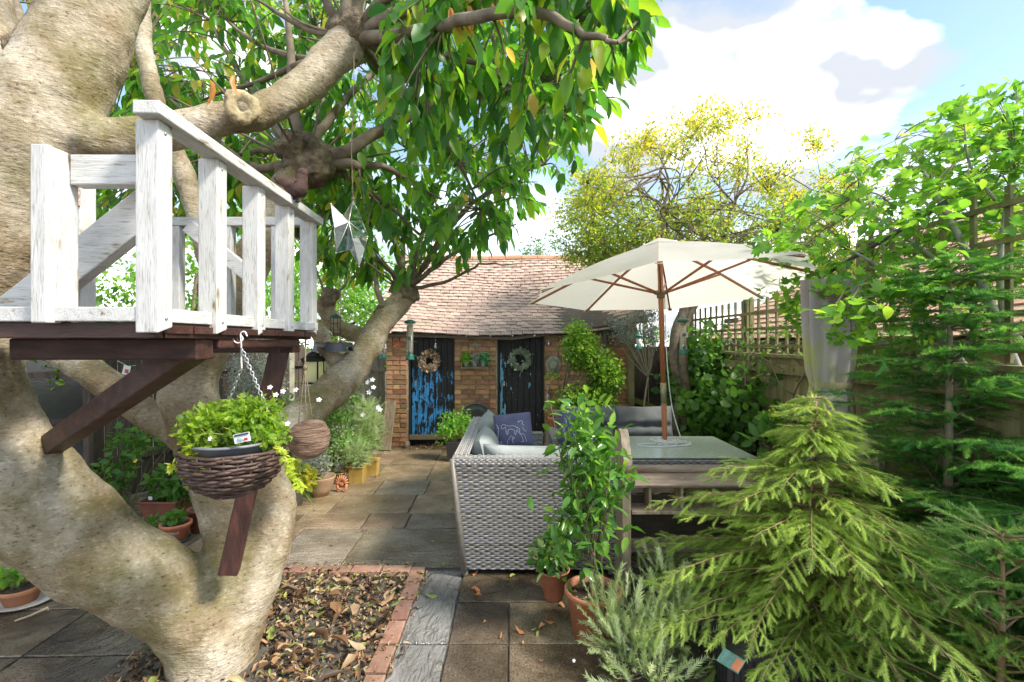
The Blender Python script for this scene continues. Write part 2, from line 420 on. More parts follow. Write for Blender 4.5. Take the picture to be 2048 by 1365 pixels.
paving = struct(obj('paving', pav, M_mortar, origin=(0, 5, 0)))
def slab(x0, x1, y0, y1, mat, rot=0.0, about=(0, 0), z=0.0):
    g = 0.006; w_, h_ = x1 - x0 - 2 * g, y1 - y0 - 2 * g
    mb = MB(); nx = max(3, int(w_ / .05)); 
    # slightly wandering sawn edge
    ring = []
    for k in range(nx): ring.append((-w_ / 2 + w_ * k / nx, -h_ / 2 + rnd.uniform(-.0025, .0025)))
    ny = max(3, int(h_ / .05))
    for k in range(ny): ring.append((w_ / 2 + rnd.uniform(-.0025, .0025), -h_ / 2 + h_ * k / ny))
    for k in range(nx): ring.append((w_ / 2 - w_ * k / nx, h_ / 2 + rnd.uniform(-.0025, .0025)))
    for k in range(ny): ring.append((-w_ / 2 + rnd.uniform(-.0025, .0025), h_ / 2 - h_ * k / ny))
    n = len(ring); cx, cy = (x0 + x1) / 2, (y0 + y1) / 2
    mb.v = [(x, y, -.03) for x, y in ring] + [(x, y, -.004) for x, y in ring] + [(x * (1 - .008 / max(w_, .1)), y * (1 - .008 / max(h_, .1)), 0) for x, y in ring]
    for l in (0, 1):
        for i in range(n): j = (i + 1) % n; mb.f.append([l * n + i, l * n + j, (l + 1) * n + j, (l + 1) * n + i])
    mb.f.append([2 * n + i for i in range(n)])
    me = bpy.data.meshes.new('slab'); me.from_pydata(mb.v, [], mb.f); finish(me, mat, False)
    c = Vector((cx, cy, 0)); Rz = Matrix.Rotation(rot, 4, 'Z'); a = Vector((*about, 0)); c = a + Rz @ (c - a)
    tilt = Matrix.Rotation(rnd.uniform(-.004, .004), 4, 'X') @ Matrix.Rotation(rnd.uniform(-.004, .004), 4, 'Y')
    inst('slab', me, paving, Matrix.Translation(c + Vector((0, 0, z + rnd.uniform(-.002, .002)))) @ Rz @ tilt)
# patio beyond the brick edge, in random courses, turned a few degrees
rows = [3.47, 4.18, 4.55, 5.12, 5.62, 6.33]
for ri in range(len(rows) - 1):
    y0, y1 = rows[ri], rows[ri + 1]
    cuts = {0: [-4.1, -3.2, -2.62, -1.82, -1.27, 0.02, 0.8, 1.7, 2.7], 1: [-4.1, -3.3, -2.5, -1.95, -1.32, -.93, -.45, 0.4, 1.2, 2.0, 2.7], 2: [-3.9, -3.0, -2.25, -1.75, -.97, -.3, .5, 1.3, 2.1, 2.7],
            3: [-3.7, -2.9, -2.3, -1.45, -.9, -.2, .7, 1.5, 2.7], 4: [-3.5, -2.7, -2.0, -1.6, -.96, -.35, .5, 1.5, 2.7]}[ri]
    for a, b in zip(cuts[:-1], cuts[1:]):
        m = rnd.choice([M_sl_b, M_sl_b, M_sl_b, M_sl_g]) if a < -1.9 or ri > 1 else rnd.choice([M_sl_g, M_sl_g, M_sl_b])
        slab(a, b, y0, y1, m, R(1.6) if ri else R(0.4), (-1, 3.5))
x = -3.6
while x < 2.6:
    wv_ = rnd.choice([.45, .6, .9]); slab(x, min(x + wv_, 2.7), 6.37, 6.95, M_sl_b); slab(x, min(x + wv_, 2.7), 6.95, 7.45, M_sl_b); x += wv_
for j, (a, b) in enumerate([(3.01, 3.36), (2.6, 3.01), (2.1, 2.6), (1.5, 2.1), (0.9, 1.5)]):
    pass
slab(-.625, -.35, 2.59, 3.42, M_sl_p); slab(-.625, -.35, 2.0, 2.585, M_sl_p); slab(-.625, -.35, 1.3, 2.0, M_sl_p); slab(-.625, -.35, .6, 1.3, M_sl_p)
slab(-.35, .62, 3.005, 3.42, M_sl_d)
for (a, b) in [(2.59, 3.005), (2.0, 2.59), (1.4, 2.0), (.7, 1.4)]:
    slab(-.35, -.02, a, b, M_sl_d); slab(-.02, .62, a, b, M_sl_d)
yy = 0.7
for (a, b) in [(0.7, 1.25), (1.25, 1.9), (1.9, 2.5), (2.5, 2.95), (2.95, 3.46)]:
    for (c_, d_) in [(-4.2, -3.4), (-3.4, -2.55), (-2.55, -1.76)]:
        o_ = rnd.uniform(-.1, .1); slab(c_, d_, a, b, M_sl_d, R(2), (-2, 2))
# brick edging round the tree bed
M_brickedge = mat_n('edging_brick', [(0.3, (0.20, 0.10, 0.065)), (0.5, (0.30, 0.17, 0.12)), (0.75, (0.38, 0.27, 0.20))], 9, rough=0.35, bump=0.5, bscale=45, rand=.18, rough2=.7)
def brick_mesh(l, w_, h_, seed, mat):
    r = random.Random(seed); mb = MB(); c = .004
    for (sx_, sy_, z) in ((1, 1, -h_ / 2), (1, 1, h_ / 2 - c), (1 - 2 * c / l, 1 - 2 * c / w_, h_ / 2)):
        for (a, b) in ((-1, -1), (1, -1), (1, 1), (-1, 1)):
            mb.v.append((a * l / 2 * sx_ + r.uniform(-1, 1) * .002, b * w_ / 2 * sy_ + r.uniform(-1, 1) * .002, z + r.uniform(-1, 1) * .0012))
    for k in (0, 4):
        for i in range(4): j = (i + 1) % 4; mb.f.append([k + i, k + j, k + 4 + j, k + 4 + i])
    mb.f.append([8, 9, 10, 11]); mb.f.append([3, 2, 1, 0])
    me = bpy.data.meshes.new('brick'); me.from_pydata(mb.v, [], mb.f); finish(me, mat, False); return me
ebm = [brick_mesh(.205, .098, .09, s, M_brickedge) for s in range(5)]
edge = struct(obj('brick_edging', MB().box((-1.6, 3.412, -.055), (2.1, .1, .06)).box((-.672, 2.0, -.056), (.1, 2.7, .06)), M_mortar, origin=(-.67, 3.4, 0)))
x = -.72
while x > -2.6:
    inst('brick', rnd.choice(ebm), edge, Matrix.Translation((x - .11, 3.415 + rnd.uniform(-.004, .004), -.03 + rnd.uniform(-.003, .003))) @ Matrix.Rotation(R(rnd.uniform(-1.5, 1.5)), 4, 'Z')); x -= .218
y = 3.45
while y > .8:
    inst('brick', rnd.choice(ebm), edge, Matrix.Translation((-.672 + rnd.uniform(-.004, .004), y - .11, -.03 + rnd.uniform(-.003, .003))) @ Matrix.Rotation(R(90 + rnd.uniform(-1.5, 1.5)), 4, 'Z')); y -= .222

# ================================================================ leaf litter in the tree bed
LIT = [(0.0, (0.025, 0.015, 0.01)), (0.2, (0.075, 0.044, 0.025)), (0.38, (0.18, 0.10, 0.05)), (0.53, (0.34, 0.19, 0.09)), (0.65, (0.30, 0.22, 0.135)), (0.78, (0.47, 0.36, 0.215)), (0.89, (0.16, 0.19, 0.05)), (1.0, (0.26, 0.32, 0.065))]
M_lit = mat_leaf('dead_leaf', LIT, 0.12, 0.5)
M_lit_o = mat_leaf('dead_leaf_single', [(0.0, (0.40, 0.16, 0.06)), (0.4, (0.55, 0.26, 0.10)), (0.65, (0.5, 0.36, 0.16)), (0.85, (0.45, 0.42, 0.10)), (1.0, (0.28, 0.34, 0.08))], 0.12, 0.45, rand_obj=True)
litT = [t_leaf(.42, .35, .14, .06), t_leaf(.34, -.35, -.12, .07), t_leaf(.5, .15, .2, .09), t_leaf(.36, .7, .12, .05), t_leaf(.28, .5, .2, .05)]
def flat_leaves(n, xr, yr, z0, z1, s0, s1, cond=None):
    p = np.stack([rg.uniform(*xr, n), rg.uniform(*yr, n), rg.uniform(z0, z1, n)], 1)
    if cond is not None: p = p[cond(p)]
    n = len(p); d = rdir(n); d[:, 2] *= .3; up = np.tile([0, 0, 1.0], (n, 1)) + rdir(n) * .45
    return p, d, up, rg.uniform(s0, s1, n)
def join4(*sets): return [np.concatenate(x) for x in zip(*sets)]
bedc = lambda p: (np.abs(p[:, 0] + 1.44) > 0.12) | (np.abs(p[:, 1] - 2.45) > 0.12)
p, d, up, s = join4(flat_leaves(6500, (-2.0, -.71), (1.5, 3.38), -.028, .012, .016, .042, bedc), flat_leaves(1300, (-2.0, -.71), (1.5, 3.38), .0, .03, .035, .075, bedc),
                    flat_leaves(260, (-.74, -.58), (1.5, 3.4), .006, .016, .015, .04), flat_leaves(200, (-1.9, -.7), (3.34, 3.52), .006, .016, .015, .04),
                    flat_leaves(110, (-1.95, -.75), (1.6, 3.3), .03, .05, .08, .14, bedc))
scatter('leaf_litter', litT, p, d, up, s, np.clip(rg.beta(1.1, 1.2, len(p)), 0, 1), M_lit, None, kind='stuff')
# leaves lying one by one on the wet paving
lm = []
for tv, tf in litT[:3]:
    me = bpy.data.meshes.new('fallen_leaf'); me.from_pydata([tuple(v) for v in tv], [], [tuple(int(i) for i in f) for f in tf]); finish(me, M_lit_o, True); lm.append(me)
spots = [(945, 1153, .07, 'orange brown fallen leaf closest to the foot of the wicker sofa'), (1020, 1158, .05, 'small tan fallen leaf against the bottom edge of the wicker sofa back'), (943, 1180, .075, 'pale orange fallen leaf on the dark slab just in front of the sofa foot'),
         (964, 1195, .06, 'curled orange fallen leaf beside the slab joint in front of the sofa'), (878, 1195, .09, 'large brown fallen leaf lying on the pale grey slab'), (1090, 1252, .05, 'small orange leaf left of the yellow ones on the dark slabs'),
         (1110, 1248, .065, 'single orange leaf nearest to the big terracotta pot'), (1050, 1272, .075, 'long orange leaf in the middle of the dark slabs'), (1062, 1264, .03, 'tiny yellow leaf beside the long orange leaf'), (1076, 1266, .04, 'pale cream leaf right of the tiny yellow one'),
         (1046, 1285, .04, 'whitish curled leaf below the long orange leaf'), (1000, 1280, .04, 'dark brown leaf on the left dark slab near its lower joint'), (975, 1247, .035, 'small pale leaf alone on the square dark slab'), (848, 1155, .085, 'long yellowish leaf at the corner of the brick edging'),
         (887, 1135, .05, 'two toned leaf on the patio edge left of the sofa foot'), (1078, 1324, .035, 'small tan leaf nearest the bottom of the path'), (1118, 1210, .05, 'leaf between the two terracotta pots'), (815, 1113, .035, 'pale chip of leaf on the patio slab near the brick corner'),
         (862, 1085, .03, 'dark scrap of leaf on the patio left of the sofa'), (790, 1000, .03, 'small leaf scrap in the middle of the patio')]
for (px, py, s, lab) in spots:
    g = 1.65 * 950 / (py - 682.5); q = P(px, py, g); q.z = .012
    M = Matrix.Translation(q) @ Matrix.Rotation(rnd.uniform(0, 6.28), 4, 'Z') @ Matrix.Rotation(R(rnd.uniform(-14, 14)), 4, 'X') @ Matrix.Rotation(R(rnd.uniform(-14, 14)), 4, 'Y') @ Matrix.Scale(s, 4)
    o = inst('fallen_leaf', rnd.choice(lm), None, M); tag(o, lab, 'leaf', 'fallen leaves scattered on the wet paving')
n_ = 90; p = np.stack([rg.uniform(-2.2, 2.4, n_), rg.uniform(3.5, 7.2, n_), np.full(n_, .008)], 1); scatter('leaf_scraps', litT, p, rdir(n_) * np.array([1, 1, .1]), [0, 0, 1.0], rg.uniform(.015, .04, n_), rg.random(n_), M_lit, None, kind='stuff')
n_ = 1500; p = np.stack([rg.uniform(.62, 3.0, n_), rg.uniform(1.3, 3.4, n_), rg.uniform(-.03, -.01, n_)], 1); scatter('ground_debris', litT, p, rdir(n_) * np.array([1, 1, .2]), rdir(n_) * .4 + np.array([0, 0, 1.0]), rg.uniform(.025, .06, n_), rg.random(n_) * .6, M_lit, None, kind='stuff')
q = P(60, 1237, 1.65 * 950 / (1237 - 682.5))
for a, (dx_, dy_) in enumerate([(0, 0)]):
    mb = MB().tube([(q.x - .04, q.y - .05, .012), (q.x, q.y, .015), (q.x + .05, q.y + .06, .03), (q.x + .06, q.y + .05, .02)], [.005, .006, .008, .005], 6)
    tag(obj('dry_stalk', mb, plain('dry_stalk', (.55, .45, .3), .7), origin=(q.x, q.y, 0)), 'pale broken stalk lying on the dark slabs at lower left', 'stalk')

# ================================================================ the outhouse
Yw = 7.4; K = Yw / 950
def WX(px): return (px - 1024) * K
def WZ(py): return 1.65 - (py - 682.5) * K
M_brick = mat_n('shed_brick', [(0.25, (0.17, 0.085, 0.05)), (0.5, (0.36, 0.19, 0.10)), (0.7, (0.48, 0.28, 0.14)), (0.85, (0.5, 0.36, 0.22))], 4, rough=0.85, bump=0.7, bscale=60, rand=.38, hue=.02, coord=None) if False else \
          mat_n('shed_brick', [(0.3, (0.24, 0.12, 0.065)), (0.5, (0.42, 0.235, 0.115)), (0.7, (0.54, 0.34, 0.18)), (0.9, (0.36, 0.27, 0.19))], 5, rough=0.85, bump=0.7, bscale=60, rand=.4, hue=.018)
M_mort2 = mat_n('lime_mortar', [(0.3, (0.28, 0.22, 0.15)), (0.7, (0.46, 0.38, 0.27))], 20, rough=0.95, bump=0.5)
shed = thing('brick_outhouse', 'old brick outhouse with sagging clay tile roof and two flaking black doors', 'outhouse', (0, Yw, 0))
wl = MB(); t_ = 0.2
XL, XR_ = WX(772), WX(1262); D1 = (WX(816), WX(909)); D2 = (WX(995), WX(1089)); ztop = WZ(668); dt = WZ(676)
for a, b in ((XL, D1[0]), (D1[1], D2[0]), (D2[1], XR_)): wl.box(((a + b) / 2, Yw + .012 + t_ / 2, ztop / 2), (b - a - .006, t_, ztop))
wl.box((XL + .1, Yw + 1.1, 1.0), (.2, 1.8, 2.0)); wl.box((XR_ - .1, Yw + 1.1, 1.0), (.2, 1.8, 2.0)); wl.box(((XL + XR_) / 2, Yw + 2.0, 1.0), (XR_ - XL - .01, .15, 2.0))
obj('wall', wl, M_mort2, shed)
bms = {}
for nm, l in (('s', .208), ('h', .098), ('q', .06)): bms[nm] = [brick_mesh(l, .062, .1, 10 + s, M_brick) for s in range(4)]
RX = Matrix.Rotation(R(90), 4, 'X')
def put_brick(kind, x, z): inst('brick', rnd.choice(bms[kind]), shed, Matrix.Translation((x, Yw + .04 + rnd.uniform(-.004, .003), z)) @ Matrix.Rotation(R(rnd.uniform(-.8, .8)), 4, 'Y') @ RX)
nb = 0
for a, b in ((XL, D1[0]), (D1[1], D2[0]), (D2[1], XR_)):
    row = 0; z = .037
    while z < ztop - .03:
        x = a + .004; odd = row % 2; first = True
        while x < b - .03:
            if first and odd: kd, l = 'h', .098
            else:
                kd, l = ('s', .208) if rnd.random() < .62 else ('h', .098)
            if x + l > b: 
                if x + .098 <= b: kd, l = 'h', .098
                elif x + .06 <= b: kd, l = 'q', .06
                else: break
            put_brick(kd, x + l / 2, z); x += l + .010; first = False; nb += 1
        z += .0745; row += 1
print('shed bricks', nb)
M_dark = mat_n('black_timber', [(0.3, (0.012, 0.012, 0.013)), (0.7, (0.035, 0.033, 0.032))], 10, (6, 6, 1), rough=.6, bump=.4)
M_beam = mat_n('eaves_beam', [(0.3, (0.06, 0.045, 0.033)), (0.7, (0.16, 0.12, 0.09))], 8, (1, 6, 6), rough=.8, bump=.5)
obj('eaves_beam', MB().box(((XL + XR_) / 2, Yw + .03, ztop + .02), (XR_ - XL, .1, .09)), M_beam, shed, bevel=.004)
def peel_mat(name, blue, thr, zc, side, offs):
    m, t, b = newmat(name)
    nA = noise_node(t, 5.5, (3.2, 1, .9), 9, 0.62, offset=offs)
    # more paint survives low down and on one side of the door
    tc_ = t.nodes.new('ShaderNodeTexCoord'); sp = t.nodes.new('ShaderNodeSeparateXYZ'); t.links.new(tc_.outputs['Object'], sp.inputs[0])
    zr = t.nodes.new('ShaderNodeMapRange'); zr.inputs[1].default_value = zc[0]; zr.inputs[2].default_value = zc[1]; zr.inputs[3].default_value = zc[2]; zr.inputs[4].default_value = zc[3]
    t.links.new(sp.outputs['Z'], zr.inputs[0])
    xr = t.nodes.new('ShaderNodeMapRange'); xr.inputs[1].default_value = side[0]; xr.inputs[2].default_value = side[1]; xr.inputs[3].default_value = side[2]; xr.inputs[4].default_value = side[3]
    t.links.new(sp.outputs['X'], xr.inputs[0])
    a1 = t.nodes.new('ShaderNodeMath'); a1.operation = 'ADD'; t.links.new(nA.outputs['Fac'], a1.inputs[0]); t.links.new(zr.outputs[0], a1.inputs[1])
    a2 = t.nodes.new('ShaderNodeMath'); a2.operation = 'ADD'; t.links.new(a1.outputs[0], a2.inputs[0]); t.links.new(xr.outputs[0], a2.inputs[1])
    g = t.nodes.new('ShaderNodeMath'); g.operation = 'GREATER_THAN'; g.inputs[1].default_value = thr; t.links.new(a2.outputs[0], g.inputs[0])
    nB = noise_node(t, 40, (2.5, 1, .5), 4, offset=(1, 1, 7)); g2 = t.nodes.new('ShaderNodeValToRGB'); setramp(g2, [(0.66, (0.014, 0.014, 0.015)), (0.72, (0.35, 0.38, 0.4))]); t.links.new(nB.outputs['Fac'], g2.inputs[0])
    nC = noise_node(t, 6, (1, 1, 1), 3, offset=(9, 1, 7)); bl = t.nodes.new('ShaderNodeValToRGB'); setramp(bl, blue); t.links.new(nC.outputs['Fac'], bl.inputs[0])
    mm = t.nodes.new('ShaderNodeMixRGB'); t.links.new(g.outputs[0], mm.inputs[0]); t.links.new(g2.outputs[0], mm.inputs[1]); t.links.new(bl.outputs[0], mm.inputs[2])
    t.links.new(mm.outputs[0], b.inputs['Base Color']); b.inputs['Roughness'].default_value = .65
    bp = t.nodes.new('ShaderNodeBump'); bp.inputs['Strength'].default_value = .7; bp.inputs['Distance'].default_value = .004; t.links.new(a2.outputs[0], bp.inputs['Height']); t.links.new(bp.outputs[0], b.inputs['Normal'])
    return m
M_d1 = peel_mat('peeling_door_blue', [(0.3, (0.03, 0.22, 0.55)), (0.55, (0.05, 0.33, 0.72)), (0.75, (0.14, 0.45, 0.72))], .53, (1.15, 1.5, 0.0, -.4), (-.3, .35, .07, -.07), (0, 0, 0))
M_d2 = peel_mat('peeling_door_pale', [(0.3, (0.10, 0.42, 0.62)), (0.55, (0.22, 0.55, 0.72)), (0.75, (0.5, 0.68, 0.72))], .60, (1.3, 1.7, 0.0, -.2), (-.33, -.18, .14, -.05), (4, 0, 2))
M_thr = mat_n('threshold_wood', [(0.3, (0.16, 0.11, 0.07)), (0.7, (0.36, 0.28, 0.18))], 6, (1, 5, 5), rough=.8, bump=.5)
for (a, b), m, zb, lab in ((D1, M_d1, .14, 'plank door with flaking bright blue paint'), (D2, M_d2, .05, 'plank door with pale blue flakes down its left edge')):
    cx = (a + b) / 2
    dr = obj('door', MB().box((cx, Yw + .145, (zb + dt) / 2), (b - a - .03, .02, dt - zb)), M_dark, shed, label=lab)
    wn_ = 7; pw = (b - a - .07) / wn_
    for k in range(wn_):
        x = a + .035 + pw * (k + .5)
        obj('plank', MB().box((x, Yw + .12, (zb + dt) / 2), (pw - .006, .022, dt - zb - .02)), m, dr, bevel=.003, origin=(cx, Yw + .12, 0))
    for x in (a + .014, b - .014): obj('door_frame', MB().box((x, Yw + .1, dt / 2), (.028, .1, dt)), M_dark, shed)
    obj('door_frame', MB().box((cx, Yw + .1, dt + .012), (b - a, .1, .03)), M_beam, shed)
    obj('handle', MB().box((a + .1, Yw + .105, .98), (.025, .012, .07)).ball((a + .1, Yw + .09, .99), .013), plain('old_brass', (.6, .5, .35), .4, .6), dr)
obj('threshold', MB().box(((D1[0] + D1[1]) / 2, Yw + .06, WZ(876)), (.70, .05, .075)), M_thr, shed, bevel=.004)
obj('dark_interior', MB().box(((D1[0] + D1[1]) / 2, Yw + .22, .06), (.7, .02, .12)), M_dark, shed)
# roof: sagging slope of clay tiles
M_tile = mat_n('clay_tile', [(0.25, (0.24, 0.155, 0.115)), (0.5, (0.42, 0.31, 0.25)), (0.7, (0.55, 0.46, 0.39)), (0.88, (0.38, 0.36, 0.29))], 7, rough=0.7, bump=.5, bscale=50, rand=.25, hue=.012)
x0r, x1r = XL - .12, WX(1292); y0r, y1r, z0r, z1r = Yw - .14, Yw + 1.75, WZ(664), 3.30 - .02
def roofpt(u, v):
    """u along the eaves in metres, v 0 at the eaves to 1 at the ridge"""
    uu = (u - x0r) / (x1r - x0r)
    sag = -.05 * math.sin(uu * math.pi) ** 1 + (.20 * max(0, (uu - .62) / .38) ** 2) * (1 - v) - .05 * math.sin(v * math.pi) * math.sin(uu * math.pi) + .012 * math.sin(u * 3.1 + v * 7)
    return Vector((u, y0r + (y1r - y0r) * v, z0r + (z1r - z0r) * v + sag))
rowsn = 26; tw = .166
rm = []
def tile_mesh(seed):
    r = random.Random(seed); mb = MB(); l, w_, th = .16, .158, .013; nseg = 3
    for z in (0, 1):
        for j, y in enumerate((-.03, .13)):
            for i in range(nseg + 1):
                x = -w_ / 2 + w_ * i / nseg; c = .004 * math.cos((i / nseg - .5) * math.pi) * r.uniform(.5, 1.5)
                mb.v.append((x + r.uniform(-.001, .001), y + (r.uniform(-.002, .002)), c + (th if z else 0)))
    m = nseg + 1
    for i in range(nseg):
        mb.f.append([i, i + m, i + m + 1, i + 1]); mb.f.append([2 * m + i, 2 * m + i + 1, 3 * m + i + 1, 3 * m + i]); mb.f.append([i, i + 1, 2 * m + i + 1, 2 * m + i]); mb.f.append([m + i, 3 * m + i, 3 * m + i + 1, m + i + 1])
    mb.f.append([0, 2 * m, 3 * m, m]); mb.f.append([m - 1, 2 * m - 1, 4 * m - 1, 3 * m - 1])
    return mb
tmb = [tile_mesh(s) for s in range(6)]
for q in tmb:
    me = bpy.data.meshes.new('roof_tile'); me.from_pydata(q.v, [], q.f); finish(me, M_tile, False); rm.append(me)
rest = MB(); nt_ = 0
roof = obj('roof', MB().add([roofpt(x0r, 0) - Vector((0, 0, .03)), roofpt((x0r + x1r) / 2, 0) - Vector((0, 0, .04)), roofpt(x1r, 0) - Vector((0, 0, .03)), roofpt(x1r, 1) - Vector((0, 0, .03)), roofpt((x0r + x1r) / 2, 1) - Vector((0, 0, .12)), roofpt(x0r, 1) - Vector((0, 0, .03)),
                         roofpt(x0r, 0) - Vector((0, 0, .06)), roofpt((x0r + x1r) / 2, 0) - Vector((0, 0, .08)), roofpt(x1r, 0) - Vector((0, 0, .06)), roofpt(x1r, 1) - Vector((0, 0, .08)), roofpt((x0r + x1r) / 2, 1) - Vector((0, 0, .2)), roofpt(x0r, 1) - Vector((0, 0, .08))],
             [[0, 1, 4, 5], [1, 2, 3, 4], [6, 11, 10, 7], [7, 10, 9, 8], [0, 6, 7, 1], [1, 7, 8, 2], [2, 8, 9, 3], [5, 11, 6, 0], [3, 9, 10, 4], [4, 10, 11, 5]]), M_beam, shed)
for rw in range(rowsn):
    v = rw / rowsn; u = x0r + (tw / 2 if rw % 2 else 0) + rnd.uniform(-.02, .02)
    while u < x1r - .05:
        p0 = roofpt(u, v); p1 = roofpt(u, v + .03); pr = roofpt(u + .05, v)
        ydir = (p1 - p0).normalized(); xdir = (pr - p0).normalized(); zdir = xdir.cross(ydir).normalized()
        slip = -.035 if (rnd.random() < .05) else rnd.uniform(-.006, .006)
        rz = Matrix.Rotation(R(rnd.uniform(-1.6, 1.6) * (2 if rnd.random() < .08 else 1)), 4, 'Z'); rx = Matrix.Rotation(R(9 + rnd.uniform(-2, 2)) * -1, 4, 'X')
        M = Matrix.Translation(p0 + ydir * slip + zdir * (.012 + rnd.uniform(0, .004))) @ Matrix((xdir, ydir, zdir)).transposed().to_4x4() @ rz @ rx
        if nt_ < 300 : inst('roof_tile', rnd.choice(rm), shed, M)
        else:
            q = rnd.choice(tmb); rest.add([M @ Vector(a) for a in q.v], q.f)
        nt_ += 1; u += tw
# the rest of the courses share one mesh but keep colour by place
M_tile2 = mat_n('clay_tile_far', [(0.3, (0.25, 0.16, 0.12)), (0.5, (0.43, 0.31, 0.25)), (0.66, (0.54, 0.44, 0.375)), (0.8, (0.38, 0.36, 0.30))], 14, (.6, 1, 1), rough=0.7, bump=.4)
obj('roof_tile', rest, M_tile2, shed, kind='stuff')
for k in range(14):
    u = x0r + .1 + k * .31
    if u > x1r - .1: break
    p0 = roofpt(u, 1); p1 = roofpt(min(u + .3, x1r), 1)
    ring = []; mb = MB()
    for pp in (p0, p1):
        for a in range(7):
            an = math.pi * a / 6; ring.append(pp + Vector((0, -.085 * math.cos(an), .075 * math.sin(an) - .01)))
    mb.add(ring + [q - Vector((0, 0, .014)) for q in ring], [[i, i + 1, i + 8, i + 7] for i in range(6)] + [[14 + i, 14 + i + 7, 14 + i + 8, 14 + i + 1] for i in range(6)] + [[0, 7, 21, 14], [6, 20, 27, 13]] + [[i, 14 + i, 15 + i, i + 1] for i in range(6)] + [[7 + i, 8 + i, 22 + i, 21 + i] for i in range(6)])
    obj('ridge_tile', mb, plain('ridge_clay', (.5, .27, .16), .8, rand=.15) if k == 0 else bpy.data.materials['ridge_clay'], shed)
obj('rear_slope', MB().add([roofpt(x0r, 1), roofpt(x1r, 1), Vector((x1r, y1r + 1.2, 2.2)), Vector((x0r, y1r + 1.2, 2.2)), roofpt(x0r, 1) - Vector((0, 0, .05)), roofpt(x1r, 1) - Vector((0, 0, .05)), Vector((x1r, y1r + 1.2, 2.15)), Vector((x0r, y1r + 1.2, 2.15))], [[0, 1, 2, 3], [4, 7, 6, 5], [0, 4, 5, 1], [2, 6, 7, 3], [1, 5, 6, 2], [3, 7, 4, 0]]), M_tile2, shed)
gb = MB()
for xg in (x0r + .13, x1r - .13): gb.prism([(y0r + .2 - Yw, 1.6), (y1r + 1.0 - Yw, 1.6), (y1r + 1.0 - Yw, 2.2), (y1r - Yw, 3.05), (y0r + .2 - Yw, 1.75)], .08, Matrix.Rotation(R(90), 3, 'Z'), (xg, Yw, 0))
obj('gable', gb, M_beam, shed)
obj('downpipe', MB().tube([(WX(1209), Yw - .06, 1.9), (WX(1210), Yw - .05, .2)], .035, 10), plain('old_pipe', (.12, .11, .10), .6), shed)
obj('pipe_hopper', MB().box((WX(1209), Yw - .06, 1.84), (.15, .11, .05)).box((WX(1209), Yw - .06, 1.80), (.1, .09, .06)), bpy.data.materials['old_pipe'], shed, bevel=.004)

# ================================================================ fences
M_fence_d = mat_n('dark_fence_wood', [(0.3, (0.035, 0.027, 0.021)), (0.6, (0.085, 0.066, 0.052)), (0.8, (0.16, 0.13, 0.105))], 7, (6, 6, .8), rough=.8, bump=.6, bscale=25, rand=.25)
M_conc = mat_n('concrete_post', [(0.3, (0.22, 0.21, 0.16)), (0.7, (0.38, 0.36, 0.29))], 9, rough=.9, bump=.5)
fa = Vector((-4.78, 3.0, 0)); fb = Vector((-3.28, 7.55, 0)); fd = (fb - fa).normalized(); fl = (fb - fa).length; fn = Vector((fd.y, -fd.x, 0))
Mf = Matrix((fd, Vector((-fd.y, fd.x, 0)), Vector((0, 0, 1)))).transposed()
fence = thing('dark_fence', 'dark brown vertical board fence along the left side behind the big tree', 'fence', fa)
bdm = bpy.data.meshes.new('fence_board'); q = MB().box((0, 0, .8), (.112, .014, 1.6)); bdm.from_pydata(q.v, [], q.f); finish(bdm, M_fence_d, False)
s = 0.06
while s < fl:
    c = fa + fd * s; inst('fence_board', bdm, fence, Matrix.Translation(c + fn * rnd.uniform(-.004, .008) + Vector((0, 0, rnd.uniform(-.01, .01)))) @ Mf.to_4x4() @ Matrix.Rotation(R(rnd.uniform(-3, 5)), 4, 'Z')); s += .122
for z in (.42, 1.3): obj('fence_rail', MB().beam(fa + fn * .035 + Vector((0, 0, z)), fb + fn * .035 + Vector((0, 0, z)), .04, .075), M_fence_d, fence, bevel=.003)
for sp_ in (.25, 1.05, 2.9, 4.4): 
    c = fa + fd * sp_ + fn * .05; obj('fence_post', MB().box(c + Vector((0, 0, .85)), (.1, .1, 1.75), Mf), M_conc, fence, bevel=.006)
wf = thing('weathered_fence', 'weathered silver grey fence panel beside the left corner of the outhouse', 'fence', (-2.3, 7.6, 0))
M_wf = mat_n('silver_wood', [(0.3, (0.13, 0.11, 0.085)), (0.7, (0.34, 0.3, 0.24))], 8, (6, 6, .8), rough=.9, bump=.6, bscale=25, rand=.2)
for k in range(9): obj('fence_board', MB().box((-3.1 + k * .125, 7.62 + .01 * (k % 2), .78 + rnd.uniform(-.01, .01)), (.115, .018, 1.56)), M_wf, wf)
obj('fence_rail', MB().box((-2.6, 7.6, 1.2), (1.15, .04, .07)), M_wf, wf)
# right-hand fence: mossy boards, rails, trellis
M_fence_r = mat_n('mossy_board', [(0.25, (0.10, 0.10, 0.04)), (0.45, (0.22, 0.20, 0.09)), (0.65, (0.34, 0.28, 0.15)), (0.85, (0.26, 0.27, 0.10))], 3.2, (1, 3, .6), rough=.85, bump=.5, bscale=30, rand=.2, bstretch=(4, 4, .5))
Xf = 2.72
fr = thing('mossy_board_fence', 'green stained board fence along the right side, behind the conifers', 'fence', (Xf, 5, 0))
rb = bpy.data.meshes.new('fence_board'); q = MB().box((0, 0, .74), (.012, .138, 1.48)); rb.from_pydata(q.v, [], q.f); finish(rb, M_fence_r, False)
y = 1.3
while y < 8.6:
    inst('fence_board', rb, fr, Matrix.Translation((Xf + rnd.uniform(-.003, .005), y, rnd.uniform(-.01, .01))) @ Matrix.Rotation(R(2.5 + rnd.uniform(-1.5, 1.5)), 4, 'Z')); y += .13
